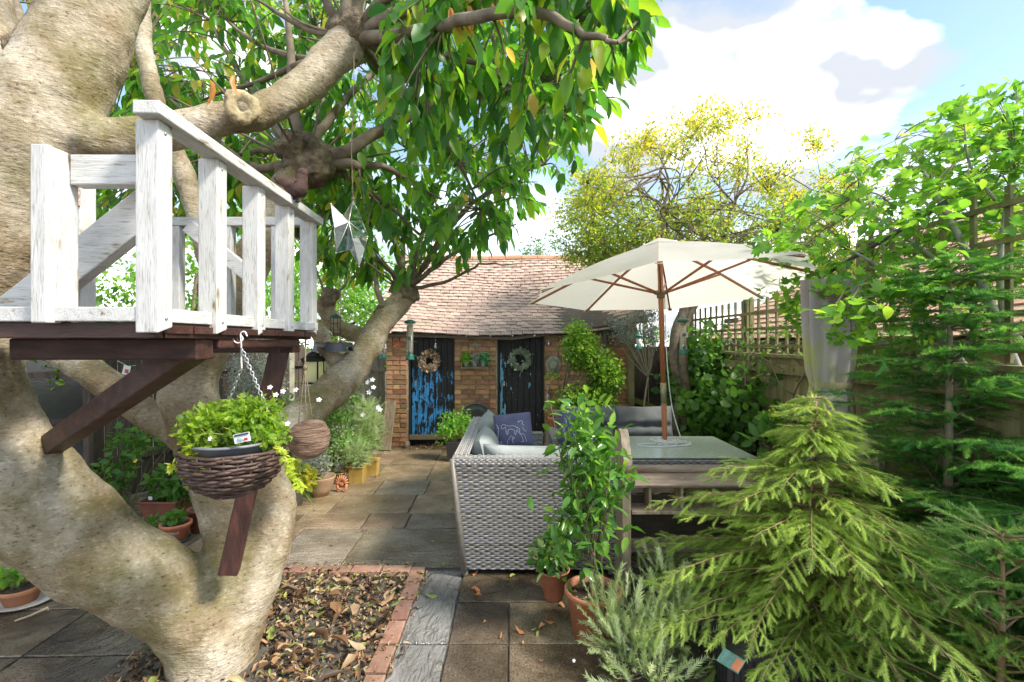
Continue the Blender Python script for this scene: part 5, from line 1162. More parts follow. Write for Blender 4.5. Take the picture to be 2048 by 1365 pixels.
M_white = plain('white_print', (.75, .75, .8), .8, bump=0)
def animal_prints(pil, c, ex, ey, ez, w_, h_, t, side=1):
    ex, ey, ez = (Vector(e).normalized() for e in (ex, ey, ez)); mb = MB()
    L_ = [  # small line drawings of animals, in pillow units
        [(-.55, .18), (-.5, .3), (-.38, .36), (-.25, .28), (-.05, .22), (.15, .22), (.32, .12), (.45, .02), (.5, -.12), (.42, -.22), (.36, -.1), (.3, -.08)],
        [(-.55, .18), (-.5, .08), (-.38, .12), (-.3, .2)], [(-.3, .2), (-.28, 0), (-.28, -.25), (-.2, -.3), (-.18, -.25), (-.14, -.02), (0, 0.02), (.16, -.05)],
        [(.2, -.06), (.2, -.32), (.26, -.34), (.3, -.12)], [(-.22, -.02), (-.24, -.26)], [(.34, .04), (.4, .08), (.44, -.0)],
        [(.45, .5), (.52, .44), (.6, .52), (.7, .42), (.66, .3), (.76, .2)], [(.5, .48), (.44, .4)],
        [(-.3, -.9), (-.26, -.7), (-.14, -.58), (-.08, -.45), (.0, -.42), (.06, -.52), (.02, -.6), (.04, -.9)], [(.06, -.52), (.14, -.5), (.12, -.62), (.03, -.62)],
        [(.45, -.22), (.52, -.3), (.66, -.36), (.74, -.5), (.78, -.85)], [(.46, -.3), (.54, -.4), (.6, -.6), (.62, -.82), (.5, -.8)], [(-.88, .4), (-.78, .3), (-.74, .1), (-.78, -.2), (-.82, -.5)], [(-.86, .2), (-.78, .16)],
        [(.66, .1), (.74, -.1), (.84, -.2)], [(-.7, -.85), (-.66, -.7), (-.6, -.74), (-.66, -.9)]]
    for ln in L_:
        q = spline(ln, 4); pts = []
        for u, v in q:
            u *= .93; v *= .93
            prof = (max(0, 1 - abs(u) ** 3.2) ** .55) * (max(0, 1 - abs(v) ** 3.2) ** .55); th = t / 2 * prof + t * .05 * mn.noise(Vector((u * 2.5 + c[0] * 9, v * 2.5, side + c[1] * 5))) * prof
            pin = 1 - .05 * (1 - abs(u * v)) * max(abs(u), abs(v)) ** 4
            pts.append(Vector(c) + ex * u * w_ / 2 * pin + ey * v * h_ / 2 * pin + ez * side * (th + .001))
        mb.tube(pts, .0021, 4, False)
    obj('animal_print', mb, M_white, pil)
c1 = P(1026, 861, 4.15); e = ((1, -.28, .14), (-.10, .35, 1)); ez = Vector(e[0]).cross(Vector(e[1])).normalized()
pil = cushion('throw_pillow', None, c1, e[0], e[1], ez, .34, .29, .13, M_navy, ear=.02, origin=c1); tag(pil, 'indigo throw pillow with white animal outlines standing on the corner sofa seat', 'pillow')
animal_prints(pil, c1, e[0], e[1], ez, .34, .29, .13, 1)
c2 = P(1158, 858, 4.75); e = ((1, -.1, -.22), (.18, .45, 1)); ez = Vector(e[0]).cross(Vector(e[1])).normalized()
pil = cushion('throw_pillow', None, c2, e[0], e[1], ez, .40, .34, .14, M_navy, ear=.02, origin=c2); tag(pil, 'indigo throw pillow slumped against the far sofa, half hidden by the bay tree', 'pillow')
animal_prints(pil, c2, e[0], e[1], ez, .40, .34, .14, 1)

s2 = thing('rattan_sofa', 'grey rattan sofa with dark grey tufted back cushions behind the glass table', 'sofa', (1.15, 5.3, 0))
obj('frame', MB().box((1.15, 5.1, .2), (1.3, .75, .34)).box((1.15, 5.47, .45), (1.34, .07, .72)), M_wkb, s2)
weave('woven_back', s2, (.48, 5.43, .4), (1.82, 5.43, .4), (1.82, 5.43, .84), (.48, 5.43, .84), seed=11, kind='stuff'); weave('woven_rim', s2, (.48, 5.43, .845), (1.82, 5.43, .845), (1.82, 5.51, .845), (.48, 5.51, .845), seed=12, kind='stuff')
for x0_, x1_ in ((.40, .51),):
    obj('arm_core', MB().box(((x0_ + x1_) / 2, 5.1, .35), (x1_ - x0_ - .01, .7, .6)), M_wkb, s2)
    weave('woven_arm', s2, (x0_, 4.745, .05), (x1_, 4.745, .05), (x1_, 4.745, .66), (x0_, 4.745, .66), seed=13, kind='stuff'); weave('woven_arm', s2, (x0_, 4.745, .66), (x1_, 4.745, .66), (x1_, 5.45, .66), (x0_, 5.45, .66), seed=14, kind='stuff')
    weave('woven_arm', s2, (x0_ - .002, 5.45, .05), (x0_ - .002, 4.745, .05), (x0_ - .002, 4.745, .66), (x0_ - .002, 5.45, .66), seed=15, kind='stuff'); weave('woven_arm', s2, (x1_ + .002, 4.745, .05), (x1_ + .002, 5.45, .05), (x1_ + .002, 5.45, .66), (x1_ + .002, 4.745, .66), seed=16, kind='stuff')
for px0, px1 in ((1126, 1228), (1230, 1346)):
    a, b = P(px0, 848, 5.28), P(px1, 848, 5.28)
    cushion('back_cushion', s2, ((a.x + b.x) / 2, 5.26, .68), (1, 0, 0), (0, .28, 1), (0, -1, .28), b.x - a.x - .01, .50, .2, M_grey, n=26, crease=.12, tuft=[(-.5, -.4), (0, -.4), (.5, -.4), (-.5, .12), (0, .12), (.5, .12)], sag=.0)
cushion('seat_cushion', s2, (1.15, 5.0, .43), (1, 0, 0), (0, 1, 0), (0, 0, 1), 1.28, .62, .13, M_grey)

# table
tbl = thing('rattan_table', 'square grey rattan table with a green tinted glass top under the parasol', 'table', (1.38, 4.1, 0))
tx0, tx1, ty0, ty1, tz = .89, 1.92, 3.66, 4.52, .738
obj('apron_core', MB().box(((tx0 + tx1) / 2, (ty0 + ty1) / 2, tz - .055), (tx1 - tx0 - .01, ty1 - ty0 - .01, .09)), M_wkb, tbl)
weave('woven_top', tbl, (tx0, ty0, tz - .012), (tx1, ty0, tz - .012), (tx1, ty1, tz - .012), (tx0, ty1, tz - .012), .03, .0155, .002, seed=21, kind='stuff')
for a, b in (((tx0, ty0), (tx1, ty0)), ((tx1, ty0), (tx1, ty1)), ((tx1, ty1), (tx0, ty1)), ((tx0, ty1), (tx0, ty0))): weave('woven_apron', tbl, (*a, tz - .10), (*b, tz - .10), (*b, tz - .005), (*a, tz - .005), .03, .0145, seed=22, kind='stuff')
def tglass():
    m, t, b = newmat('table_glass'); g = t.nodes.new('ShaderNodeBsdfGlossy'); g.inputs['Roughness'].default_value = .06; tr = t.nodes.new('ShaderNodeBsdfTransparent'); tr.inputs['Color'].default_value = (.55, .68, .60, 1)
    fr = t.nodes.new('ShaderNodeFresnel'); fr.inputs[0].default_value = 1.6; mx = t.nodes.new('ShaderNodeMixShader'); t.links.new(fr.outputs[0], mx.inputs[0]); t.links.new(tr.outputs[0], mx.inputs[1]); t.links.new(g.outputs[0], mx.inputs[2]); t.links.new(mx.outputs[0], t.nodes['Material Output'].inputs['Surface']); return m
obj('glass_top', MB().box(((tx0 + tx1) / 2, (ty0 + ty1) / 2, tz + .006), (tx1 - tx0 - .03, ty1 - ty0 - .03, .006)), mat_n('patterned_glass', [(0.3, (.30, .37, .31)), (0.5, (.42, .49, .42)), (0.7, (.52, .58, .50))], 60, rough=.12, bump=.12, bscale=90), tbl)
for x in (tx0 + .04, tx1 - .04):
    for y in (ty0 + .04, ty1 - .04): obj('leg', MB().box((x, y, (tz - .1) / 2), (.07, .07, tz - .1)), M_wk, tbl, bevel=.006)

# parasol
pc = Vector((1.385, 4.24, 0)); M_teak = mat_n('teak_pole', [(0.3, (.26, .085, .03)), (0.7, (.44, .17, .07))], 8, (5, 5, .7), rough=.45, bump=.2)
pa = thing('parasol', 'large cream canvas parasol with varnished wooden pole and ribs over the table', 'parasol', (1.385, 4.27, 0))
pb, pt_ = Vector((1.385, 4.27, .35)), Vector((1.325, 4.27, 2.53))
def onp(z): return pb.lerp(pt_, (z - pb.z) / (pt_.z - pb.z))
obj('pole', MB().tube([pb, onp(1.10)], .0235, 18), M_teak, pa, True); obj('pole', MB().tube([onp(1.27), pt_], .0235, 18), M_teak, pa, True)
obj('pole_joint', MB().tube([onp(1.095), onp(1.275)], .0255, 18), mat_n('tarnished_brass', [(0.3, (.20, .18, .12)), (0.7, (.38, .33, .2))], 18, rough=.5, metal=.5), pa, True)
hub = onp(2.085); obj('hub', MB().lathe([(0, -.05), (.034, -.05), (.036, -.02), (.062, -.012), (.064, .016), (.034, .02), (0, .02)], hub, 20), mat_n('hub_wood', [(0.3, (.22, .14, .08)), (0.7, (.4, .3, .2))], 20), pa, True)
apex = Vector((1.318, 4.27, 2.545)); ctr = Vector((1.385, 4.27)); RR = 1.29; zs = [2.186, 2.095, 2.015, 2.00, 2.03, 2.05, 2.165, 2.222]; cor = []
for k in range(8):
    a = R(-20 + 45 * k); cor.append(Vector((ctr.x + RR * math.cos(a), ctr.y + RR * math.sin(a), zs[k])))
cv = MB(); nn_ = 12
for k in range(8):
    a, b = cor[k], cor[(k + 1) % 8]; o = len(cv.v)
    for i in range(nn_ + 1):
        s = i / nn_
        for j in range(9):
            u = j / 8; e_ = a.lerp(b, u); bow = 1 - .035 * math.sin(math.pi * u) * s
            p_ = apex + (e_ - apex) * s * bow; p_.z += .03 * math.sin(math.pi * s) - .022 * s * math.sin(math.pi * u)
            cv.v.append(tuple(p_))
    for i in range(nn_):
        for j in range(8): q = o + i * 9 + j; cv.f.append([q, q + 9, q + 10, q + 1])
def canvas_mat():
    m, t, b = newmat('cream_canvas'); n = noise_node(t, 3, (1, 1, 1), 5); r = t.nodes.new('ShaderNodeValToRGB'); setramp(r, [(0.3, (.62, .59, .50)), (0.6, (.74, .72, .66))]); t.links.new(n.outputs['Fac'], r.inputs[0])
    t.links.new(r.outputs[0], b.inputs['Base Color']); b.inputs['Roughness'].default_value = .9
    tr = t.nodes.new('ShaderNodeBsdfTranslucent'); tr.inputs['Color'].default_value = (.80, .76, .66, 1); mx = t.nodes.new('ShaderNodeMixShader'); mx.inputs[0].default_value = .55
    t.links.new(b.outputs[0], mx.inputs[1]); t.links.new(tr.outputs[0], mx.inputs[2]); t.links.new(mx.outputs[0], t.nodes['Material Output'].inputs['Surface'])
    fb_ = noise_node(t, 220, (1, 1, 1), 2); bp = t.nodes.new('ShaderNodeBump'); bp.inputs['Strength'].default_value = .15; bp.inputs['Distance'].default_value = .002; t.links.new(fb_.outputs['Fac'], bp.inputs['Height']); t.links.new(bp.outputs[0], b.inputs['Normal']); return m
M_canvas = canvas_mat()
co = obj('canopy', cv, M_canvas, pa, True)
for p_ in co.data.polygons: p_.use_smooth = True
cap = MB(); 
for k in range(8):
    a, b = cor[k], cor[(k + 1) % 8]; t0 = apex + Vector((0, 0, .035)); pa_ = apex + (a - apex) * .16 + Vector((0, 0, .022)); pb_ = apex + (b - apex) * .16 + Vector((0, 0, .022)); i = len(cap.v)
    cap.v += [tuple(t0), tuple(pa_), tuple(pb_)]; cap.f.append([i, i + 1, i + 2])
obj('vent_cap', cap, M_canvas, pa); obj('finial', MB().ball(apex + Vector((0, 0, .04)), .018, 10, 8), M_teak, pa, True)
for k in range(8):
    d = (cor[k] - apex); o_ = Vector((0, 0, -.022)); ax = apex + Vector((0, 0, -.02))
    rpts = [ax + d * .04 + Vector((0, 0, .0)), ax + d * .5 + Vector((0, 0, .03 - .006)), ax + d * .985 + Vector((0, 0, .0))]
    mbr = MB(); mbr.beam(rpts[0], rpts[1], .016, .022); mbr.beam(rpts[1], rpts[2], .016, .022); rb2 = obj('rib', mbr, M_teak, pa, bevel=.003)
    mid = ax + d * .55 + Vector((0, 0, .012)); out_ = Vector((d.x, d.y, 0)).normalized(); obj('strut', MB().beam(hub + out_ * .05, mid, .014, .020), M_teak, rb2, bevel=.003)
    obj('corner_pocket', MB().beam(ax + d * .95, ax + d * 1.0 + Vector((0, 0, .004)), .05, .004), M_canvas, rb2)
rope = MB(); rp_ = [onp(2.05) + Vector((.03, -.01, 0)), onp(1.5) + Vector((.035, -.01, 0)), Vector((1.44, 4.27, 1.05)), Vector((1.53, 4.26, .735))]
rope.tube(spline(rp_, 6), .0045, 6)
for k in range(7):
    cx, cy, ax_, ay_ = 1.36 + U(-.09, .09), 4.16 + U(-.05, .06), U(.06, .14), U(.04, .09)
    rope.tube([(cx + ax_ * math.cos(t * .45 + k), cy + ay_ * math.sin(t * .45 + k), tz + .014 + .004 * k + .003 * math.sin(t)) for t in range(14)], .0042, 5)
rope.tube(spline([(1.53, 4.26, tz + .02), (1.58, 4.2, tz + .016), (1.5, 4.1, tz + .016), (1.3, 4.02, tz + .016), (1.12, 4.05, tz + .015), (1.1, 4.12, tz + .015), (1.25, 4.14, tz + .02)], 6), .0045, 6)
obj('cord', rope, plain('white_rope', (.75, .75, .76), .7, bump=.3), pa, True)

# old pew seen from behind, with hymn book ledge
M_pew = mat_n('pew_wood', [(0.3, (.20, .14, .10)), (0.55, (.36, .27, .21)), (0.8, (.50, .42, .35))], 5, (1, 6, 6), rough=.6, bump=.5, bscale=24, rough2=.8)
M_pewz = mat_n('pew_end_wood', [(0.3, (.24, .18, .12)), (0.55, (.42, .33, .235)), (0.8, (.56, .48, .37))], 5, (6, 6, 1), rough=.65, bump=.5, bscale=24)
M_pewd = mat_n('pew_dark', [(0.3, (.03, .022, .016)), (0.7, (.08, .06, .045))], 6, (1, 5, 5), rough=.7, bump=.4)
px0, px1 = .735, 2.40; yb = 3.14
pew = thing('wooden_pew', 'weathered wooden pew seen from behind, with scroll end and pigeonhole book shelf', 'pew', (px0, yb, 0))
def arc(cx, cy, r, a0, a1, n=8): return [(cx + r * math.cos(R(a0 + (a1 - a0) * i / n)), cy + r * math.sin(R(a0 + (a1 - a0) * i / n))) for i in range(n + 1)]
prof = [(-.06, 0), (.42, 0), (.42, .40), (.36, .55), (.16, .62), (.13, .70)] + arc(.075, .87, .105, -45, 80) + arc(.055, .985, .075, -20, 165) + arc(-.01, .855, .085, 130, 235) + [(-.055, .74)]
for x in (px0 + .01, px1 - .02): obj('end_panel', MB().prism(prof, .055, Matrix.Rotation(R(90), 3, 'Z'), (x, yb, 0)), M_pewz, pew, bevel=.008)
obj('top_rail', MB().tube([(px0 + .04, yb + .06, .787), (px1 - .05, yb + .06, .787)], .027, 12), M_pew, pew, True)
obj('top_rail_end', MB().ball((px1 + .03, yb + .05, .81), (.05, .05, .05), 12, 8), M_pewz, pew, True)
obj('book_ledge', MB().beam((px0 + .045, yb - .02, .735), (px1 - .05, yb - .02, .735), .14, .02, (0, -.32, 1)), M_pew, pew, bevel=.004)
obj('shelf', MB().box(((px0 + px1) / 2, yb + .02, .535), (px1 - px0 - .09, .16, .022)), M_pewz, pew, bevel=.003)
xx = px0 + .17
while xx < px1 - .1: obj('divider', MB().box((xx, yb + .03, .648), (.018, .12, .202)), M_pewz, pew, bevel=.002); xx += .21
for k, (z0_, z1_) in enumerate(((.30, .60), (.61, .765))): obj('back_board', MB().box(((px0 + px1) / 2, yb + .115, (z0_ + z1_) / 2), (px1 - px0 - .08, .018, z1_ - z0_ - .006)), M_pewd if k == 0 else M_pew, pew)
obj('lower_rail', MB().box(((px0 + px1) / 2, yb + .10, .26), (px1 - px0 - .08, .03, .09)), M_pew, pew, bevel=.003)
obj('seat', MB().box(((px0 + px1) / 2, yb + .29, .42), (px1 - px0 - .08, .32, .025)), M_pew, pew, bevel=.003)

# tied curtain of the gazebo
cu = thing('gazebo_curtain', 'grey gazebo curtain with green algae stain, tied in at the middle, by the fence', 'curtain', P(1662, 1040, 3.55))
M_cur = mat_n('stained_curtain', [(0.36, (.38, .35, .36)), (0.48, (.45, .42, .43)), (0.54, (.44, .45, .2)), (0.75, (.54, .54, .2))], 1.7, (1, 1, .5), rough=.9, bump=.2)
cvm = MB(); NZ, NA = 30, 56
for i in range(NZ + 1):
    py = 560 + (1010 - 560) * i / NZ; w_ = float(np.interp(py, [560, 640, 700, 740, 770, 800, 860, 940, 1010], [108, 104, 96, 88, 72, 84, 94, 100, 104])); c = P(1664 - 3 * math.sin((py - 560) / 120), py, 3.55)
    for k in range(NA):
        a = 2 * math.pi * k / NA; rx = w_ / 2 * 3.55 / 950; fold = 1 + .14 * math.sin(a * 9 + .3 * math.sin(py / 60)) + .07 * math.sin(a * 5 + 1)
        cvm.v.append((c.x + rx * math.cos(a) * fold, c.y + .09 * math.sin(a) * fold * (w_ / 100), c.z))
for i in range(NZ):
    for k in range(NA): k2 = (k + 1) % NA; cvm.f.append([i * NA + k, (i + 1) * NA + k, (i + 1) * NA + k2, i * NA + k2])
obj('drape', cvm, M_cur, cu, True)
c = P(1663, 770, 3.55); obj('tie_band', MB().lathe([(1, -.02), (1.04, 0), (1, .02)], (0, 0, 0), 40, None).v and (lambda m: (m.v.__setitem__(slice(None), [(c.x + x * .152, c.y + y * .082, c.z + z) for x, y, z in m.v]), m)[1])(MB().lathe([(1, -.022), (1.03, 0), (1, .022)], (0, 0, 0), 40)), plain('tie_cloth', (.36, .34, .2), .9), cu, True)
obj('gazebo_pole', MB().tube([P(1640, 560, 3.62), (P(1640, 560, 3.62).x, 3.62, 0)], .022, 12).tube([P(1640, 556, 3.62), P(1900, 400, 2.6)], .015, 8), plain('grey_metal', (.12, .12, .13), .5, .4), cu, True)
# ================================================================ pots and plants
M_terra = mat_n('terracotta', [(0.3, (.34, .115, .055)), (0.55, (.48, .19, .10)), (0.8, (.55, .30, .2))], 7, rough=.75, bump=.25, bscale=50, rand=.12)
M_terrad = mat_n('dark_terracotta', [(0.3, (.14, .045, .03)), (0.7, (.26, .09, .055))], 7, rough=.6, bump=.25)
M_potsoil = mat_n('potting_soil', [(0.3, (.02, .014, .01)), (0.6, (.06, .042, .03)), (0.8, (.2, .14, .09))], 40, rough=.95, bump=1, bscale=60)
M_stem = mat_n('green_stem', [(0.3, (.08, .11, .03)), (0.7, (.2, .2, .08))], 20, bump=0)
M_wood_s = mat_n('shrub_wood', [(0.3, (.10, .075, .05)), (0.7, (.26, .2, .14))], 14, rough=.85, bump=.5)
G = lambda *c: [(i / (len(c) - 1), x) for i, x in enumerate(c)]
def LM(name, cols, tr=.4, ro=.45): return mat_leaf(name, G(*cols), tr, ro)
M_mid = LM('mid_green_leaf', [(.03, .09, .02), (.07, .17, .03), (.14, .26, .05)])
M_bright = LM('bright_green_leaf', [(.07, .19, .03), (.14, .30, .045), (.24, .40, .06)])
M_bay = LM('glossy_leaf', [(.035, .11, .022), (.08, .20, .035), (.22, .38, .055)], .3, .22)
M_greyg = LM('grey_green_leaf', [(.15, .21, .08), (.28, .36, .16), (.46, .52, .32)], .3, .6)
M_silver = LM('silver_leaf', [(.16, .18, .14), (.30, .32, .26), (.45, .47, .40)], .25, .6)
M_yel = LM('yellowing_leaf', [(.09, .17, .03), (.22, .30, .05), (.45, .42, .06), (.55, .42, .08)], .45)
M_varieg = LM('variegated_leaf', [(.05, .14, .03), (.10, .22, .05), (.55, .55, .3)], .3)
def pot(root, c, rt, rb2, h, mat, rim=.012, square=False, name='pot', soil=True, wob=None, n=28):
    Mq = Matrix.Rotation(R(45), 3, 'Z') if square else None; nn__ = 4 if square else n; f = 1.414 if square else 1
    pr = [(0, 0), (rb2 * f, 0), (rt * f * .97, h - rim * 2.2), ((rt + rim * .7) * f, h - rim * 2), ((rt + rim * .8) * f, h - rim * .3), ((rt + rim * .3) * f, h), ((rt - rim * .4) * f, h - .003), ((rt - rim) * f * .95, h - rim * 3), (rt * f * .85, h * .8 - .005)]
    if rim < .006: pr = [(0, 0), (rb2 * f, 0), (rt * f, h), ((rt - .012) * f, h), (rt * f * .8, h * .8)]
    o = obj(name, MB().lathe(pr, c, nn__, Mq, wob), mat, root, not square, bevel=.005 if square else 0)
    if soil: obj('soil', MB().lathe([(rt * f * .93, h * .86), (rt * .5, h * .88), (0, h * .885)], c, nn__, Mq), M_potsoil, root, not square)
    return o
def gp(px, py):   # ground point seen there
    q = P(px, py, 1.65 * 950 / (py - 682.5)); q.z = 0; return q
def potted(name, label, cat, px, py, rt, rb2, h, mat, **k):
    c = gp(px, py) if not isinstance(px, Vector) else px; t = thing(name, label, cat, c); pot(t, c, rt, rb2, h, mat, **k); return t, c

# left side pots
t, c = potted('potted_plant', 'small round terracotta pot with white lettering and a low herb, beside the dark fence', 'potted plant', 352, 1082, .105, .08, .155, M_terra, rim=.014)
bush(t, [(c.x - .01, c.y, .19, .07, .07, .035)], 90, .045, M_mid, [t_round(), t_leaf(.7)], M_stem, c + Vector((0, 0, .13)), 12, .1, .002, 'foliage')
obj('saucer', MB().lathe([(0, -.004), (.095, -.004), (.105, .02), (.098, .02), (.09, .004), (0, .004)], c + Vector((0, 0, .005)), 24), plain('dark_saucer', (.05, .05, .06), .4), t, True)
cu_ = bpy.data.curves.new('lettering', 'FONT'); cu_.body = 'NARCISSUS'; cu_.size = .026; cu_.extrude = .0008; cu_.align_x = 'CENTER'; cu_.resolution_u = 2
to = bpy.data.objects.new('tmp', cu_); C.objects.link(to); bpy.context.view_layer.update(); me = bpy.data.meshes.new_from_object(to.evaluated_get(bpy.context.evaluated_depsgraph_get())); bpy.data.objects.remove(to)
bm_ = MB(); rr_ = .099
bm_.v = [(c.x + (rr_ + v.co.z) * math.sin(v.co.x / rr_ + .15), c.y - (rr_ + v.co.z) * math.cos(v.co.x / rr_ + .15), .085 + v.co.y) for v in me.vertices]; bm_.f = [list(p_.vertices) for p_ in me.polygons]
obj('lettering', bm_, plain('chalky_white', (.6, .5, .45), .8), t)
q = gp(322, 1042); t = thing('potted_plant', 'square terracotta trough with a leafy compound leaved plant against the dark fence', 'potted plant', q + Vector((0, .1, 0)))
c = q + Vector((0, .12, 0)); pot(t, c, .17, .14, .19, M_terrad, rim=.01, square=True)
bush(t, [(c.x + .03, c.y - .04, .33, .22, .14, .14), (c.x + .12, c.y - .05, .25, .12, .12, .1)], 230, .085, M_mid, [t_leaf(.5, .2), t_leaf(.55, .1)], M_stem, c + Vector((0, 0, .18)), 22, .25, .003, 'foliage')
obj('label_stick', MB().box(c + Vector((-.09, -.13, .21)), (.035, .004, .03)), M_white, t)
t, c = potted('potted_plant', 'dark red glazed pot tucked behind the second tree stem by the fence', 'potted plant', 400, 1062, .09, .07, .2, M_terrad)
t = thing('climbing_rose', 'green leafy climber with one yellow flower against the dark fence', 'climber', Vector((-3.75, 4.35, 0)))
bush(t, [(-3.55, 4.35, .62, .16, .15, .26), (-3.45, 4.5, .72, .14, .1, .12), (-3.32, 4.75, .78, .12, .06, .10), (-3.6, 4.2, .35, .15, .15, .2)], 330, .07, M_mid, [t_leaf(.55, .2), t_lobed()], M_stem, (-3.6, 4.4, 0), 26, .1, .004, 'foliage')
flower(t, P(271, 922, 4.3), .022, plain('yellow_petal', (.8, .62, .03), .5))
t, c = potted('potted_plant', 'wide terracotta bowl with a few green leaves on a white dish at lower left', 'potted plant', 42, 1205, .105, .075, .105, M_terra, rim=.014)
bush(t, [(c.x - .06, c.y, .17, .09, .07, .05)], 110, .04, M_bright, [t_leaf(.5), t_lobed()], M_stem, c + Vector((-.02, 0, .08)), 14, .2, .002, 'foliage')
dsh = obj('dish', MB().lathe([(0, 0), (.09, 0), (.16, .016), (.165, .022), (.155, .022), (.09, .008), (0, .006)], c + Vector((.0, -.0, -.0005)), 32, None, lambda a, z: 1 + .12 * math.cos(2 * a)), plain('white_dish', (.6, .58, .54), .4), origin=c); tag(dsh, 'shallow off white dish under the terracotta bowl at lower left', 'dish')
t = thing('low_plant', 'low dark green plants growing between the pots at the foot of the dark fence', 'plant', gp(318, 1068)); q = gp(318, 1068)
bush(t, [(q.x - .08, q.y, .07, .13, .1, .06)], 160, .045, M_mid, [t_leaf(.5), t_small()], M_stem, q, 14, .2, .002, 'foliage')
t = thing('hedge_plant', 'bright leaves reflected and growing in front of the dark framed window at far left', 'shrub', Vector((-4.4, 4.35, 0)))
bush(t, [(-4.25, 4.3, 1.42, .3, .15, .22), (-4.0, 4.45, 1.3, .15, .1, .12)], 260, .06, M_bright, [t_leaf(.55), t_round()], M_stem, (-4.4, 4.4, .4), 18, .1, .004, 'foliage')
# dark framed window pane standing at the left
wx = thing('dark_window', 'old dark framed glazed window leaning against the dark fence behind the big trunk', 'window', (-4.2, 4.25, 0))
wa, wb = Vector((-4.55, 3.95, 0)), Vector((-3.86, 4.35, 0)); dv_ = (wb - wa).normalized()
for f in (0, .98): q = wa.lerp(wb, f); obj('stile', MB().box(q + Vector((0, 0, .85)), (.06, .05, 1.7)), M_fence_d, wx, bevel=.004)
for z in (.1, .93, 1.35, 1.68): obj('glazing_bar', MB().beam(wa + Vector((0, 0, z)), wb + Vector((0, 0, z)), .04, .05), M_fence_d, wx)
obj('pane', MB().beam(wa + Vector((0, 0, .9)), wb + Vector((0, 0, .9)), .006, 1.5), mat_n('dark_glass', [(0.3, (.012, .016, .014)), (0.7, (.03, .04, .035))], 3, rough=.08, bump=.05), wx)
cd = obj('hanging_card', MB().box(P(253, 741, 4.3), (.065, .004, .085), Matrix.Rotation(R(14), 3, 'Y')).tube([P(235, 722, 4.3), P(256, 733, 4.3), P(272, 731, 4.3)], .002, 4), plain('pale_card', (.62, .68, .6), .5), origin=P(253, 741, 4.3)); tag(cd, 'small pale card with a red print hanging on the dark fence behind the diagonal strut', 'card')
obj('card_print', MB().box(P(253, 743, 4.295) + Vector((0, 0, 0)), (.032, .002, .035), Matrix.Rotation(R(14), 3, 'Y')), plain('card_red', (.45, .06, .08), .5), cd)

# the row of pots right of the tree
t, c = potted('potted_plant', 'grey plastic pot with a yellowing heart leaved plant by the tree elbow', 'potted plant', 590, 1010, .085, .062, .155, plain('pale_grey_plastic', (.30, .32, .33), .5), rim=.008)
bush(t, [(c.x, c.y, .30, .17, .14, .13), (c.x + .1, c.y, .24, .12, .1, .06)], 150, .085, M_yel, [t_leaf(.65, .2), t_leaf(.7, .1)], M_stem, c + Vector((0, 0, .12)), 20, .2, .003, 'foliage')
bl_ = [t_blade(.12, .9)]; n_ = 10; scatter('strap_leaf', bl_, np.tile(c + Vector((0, 0, .15)), (n_, 1)), rdir(n_) * np.array([1, 1, .3]) + np.array([.3, 0, .5]), [0, 0, 1.0], .22, rg.random(n_), M_mid, t)
bowlp = lambda root, c, r, h, m: obj('pot', MB().lathe([(0, 0), (r * .55, 0), (r * .82, h * .35), (r * .97, h * .8), (r * 1.03, h * .93), (r * 1.03, h), (r * .95, h), (r * .9, h * .85), (0, h * .82)], c, 32), m, root, True)
c = gp(640, 990); t = thing('potted_plant', 'round sand coloured clay bowl with a small grey shrub near the tree elbow', 'potted plant', c)
bowlp(t, c, .155, .2, mat_n('sandy_clay', [(0.3, (.28, .17, .10)), (0.7, (.44, .3, .19))], 5, rough=.6, bump=.3)); bush(t, [(c.x - .04, c.y, .33, .16, .13, .13)], 900, .026, M_silver, [t_small(.5), t_round()], M_wood_s, c + Vector((-.02, 0, .15)), 24, 0, .004, 'foliage', .3)
c = gp(684, 984); oy = thing('terracotta_palmette', 'terracotta palmette ornament with two scroll feet leaning among the pots', 'ornament', c); fm = MB(); s = .115
for k in range(9):
    a = R(-80 + 20 * k); b0 = c + Vector((.0, -.0, .09)); e_ = b0 + Vector((math.sin(a) * .078, -.008, math.cos(a) * .10 + .0)); fm.tube([b0, b0.lerp(e_, .6) + Vector((0, -.012, 0)), e_], [.006, .012, .006], 8)
fm.ball(c + Vector((0, -.008, .085)), (.034, .015, .026), 10, 6); fm.tube([c + Vector((-.05, 0, .10)), c + Vector((-.045, -.01, .05)), c + Vector((-.04, 0, .02))], [.012, .018, .012], 8); fm.tube([c + Vector((.05, 0, .10)), c + Vector((.045, -.01, .05)), c + Vector((.04, 0, .02))], [.012, .018, .012], 8)
for sx_ in (-.034, .034): fm.tube([c + Vector((sx_ + .021 * math.cos(t_ * .55) * (1 - t_ / 16), -.018, .024 + .021 * math.sin(t_ * .55) * (1 - t_ / 16))) for t_ in range(14)], .0085, 7)
fm.box(c + Vector((0, .010, .075)), (.07, .010, .06)); obj('body', fm, M_terra, oy, True)
M_yglaze = mat_n('ochre_glaze', [(0.3, (.24, .15, .03)), (0.55, (.42, .28, .07)), (0.8, (.52, .42, .16))], 6, rough=.35, bump=.2)
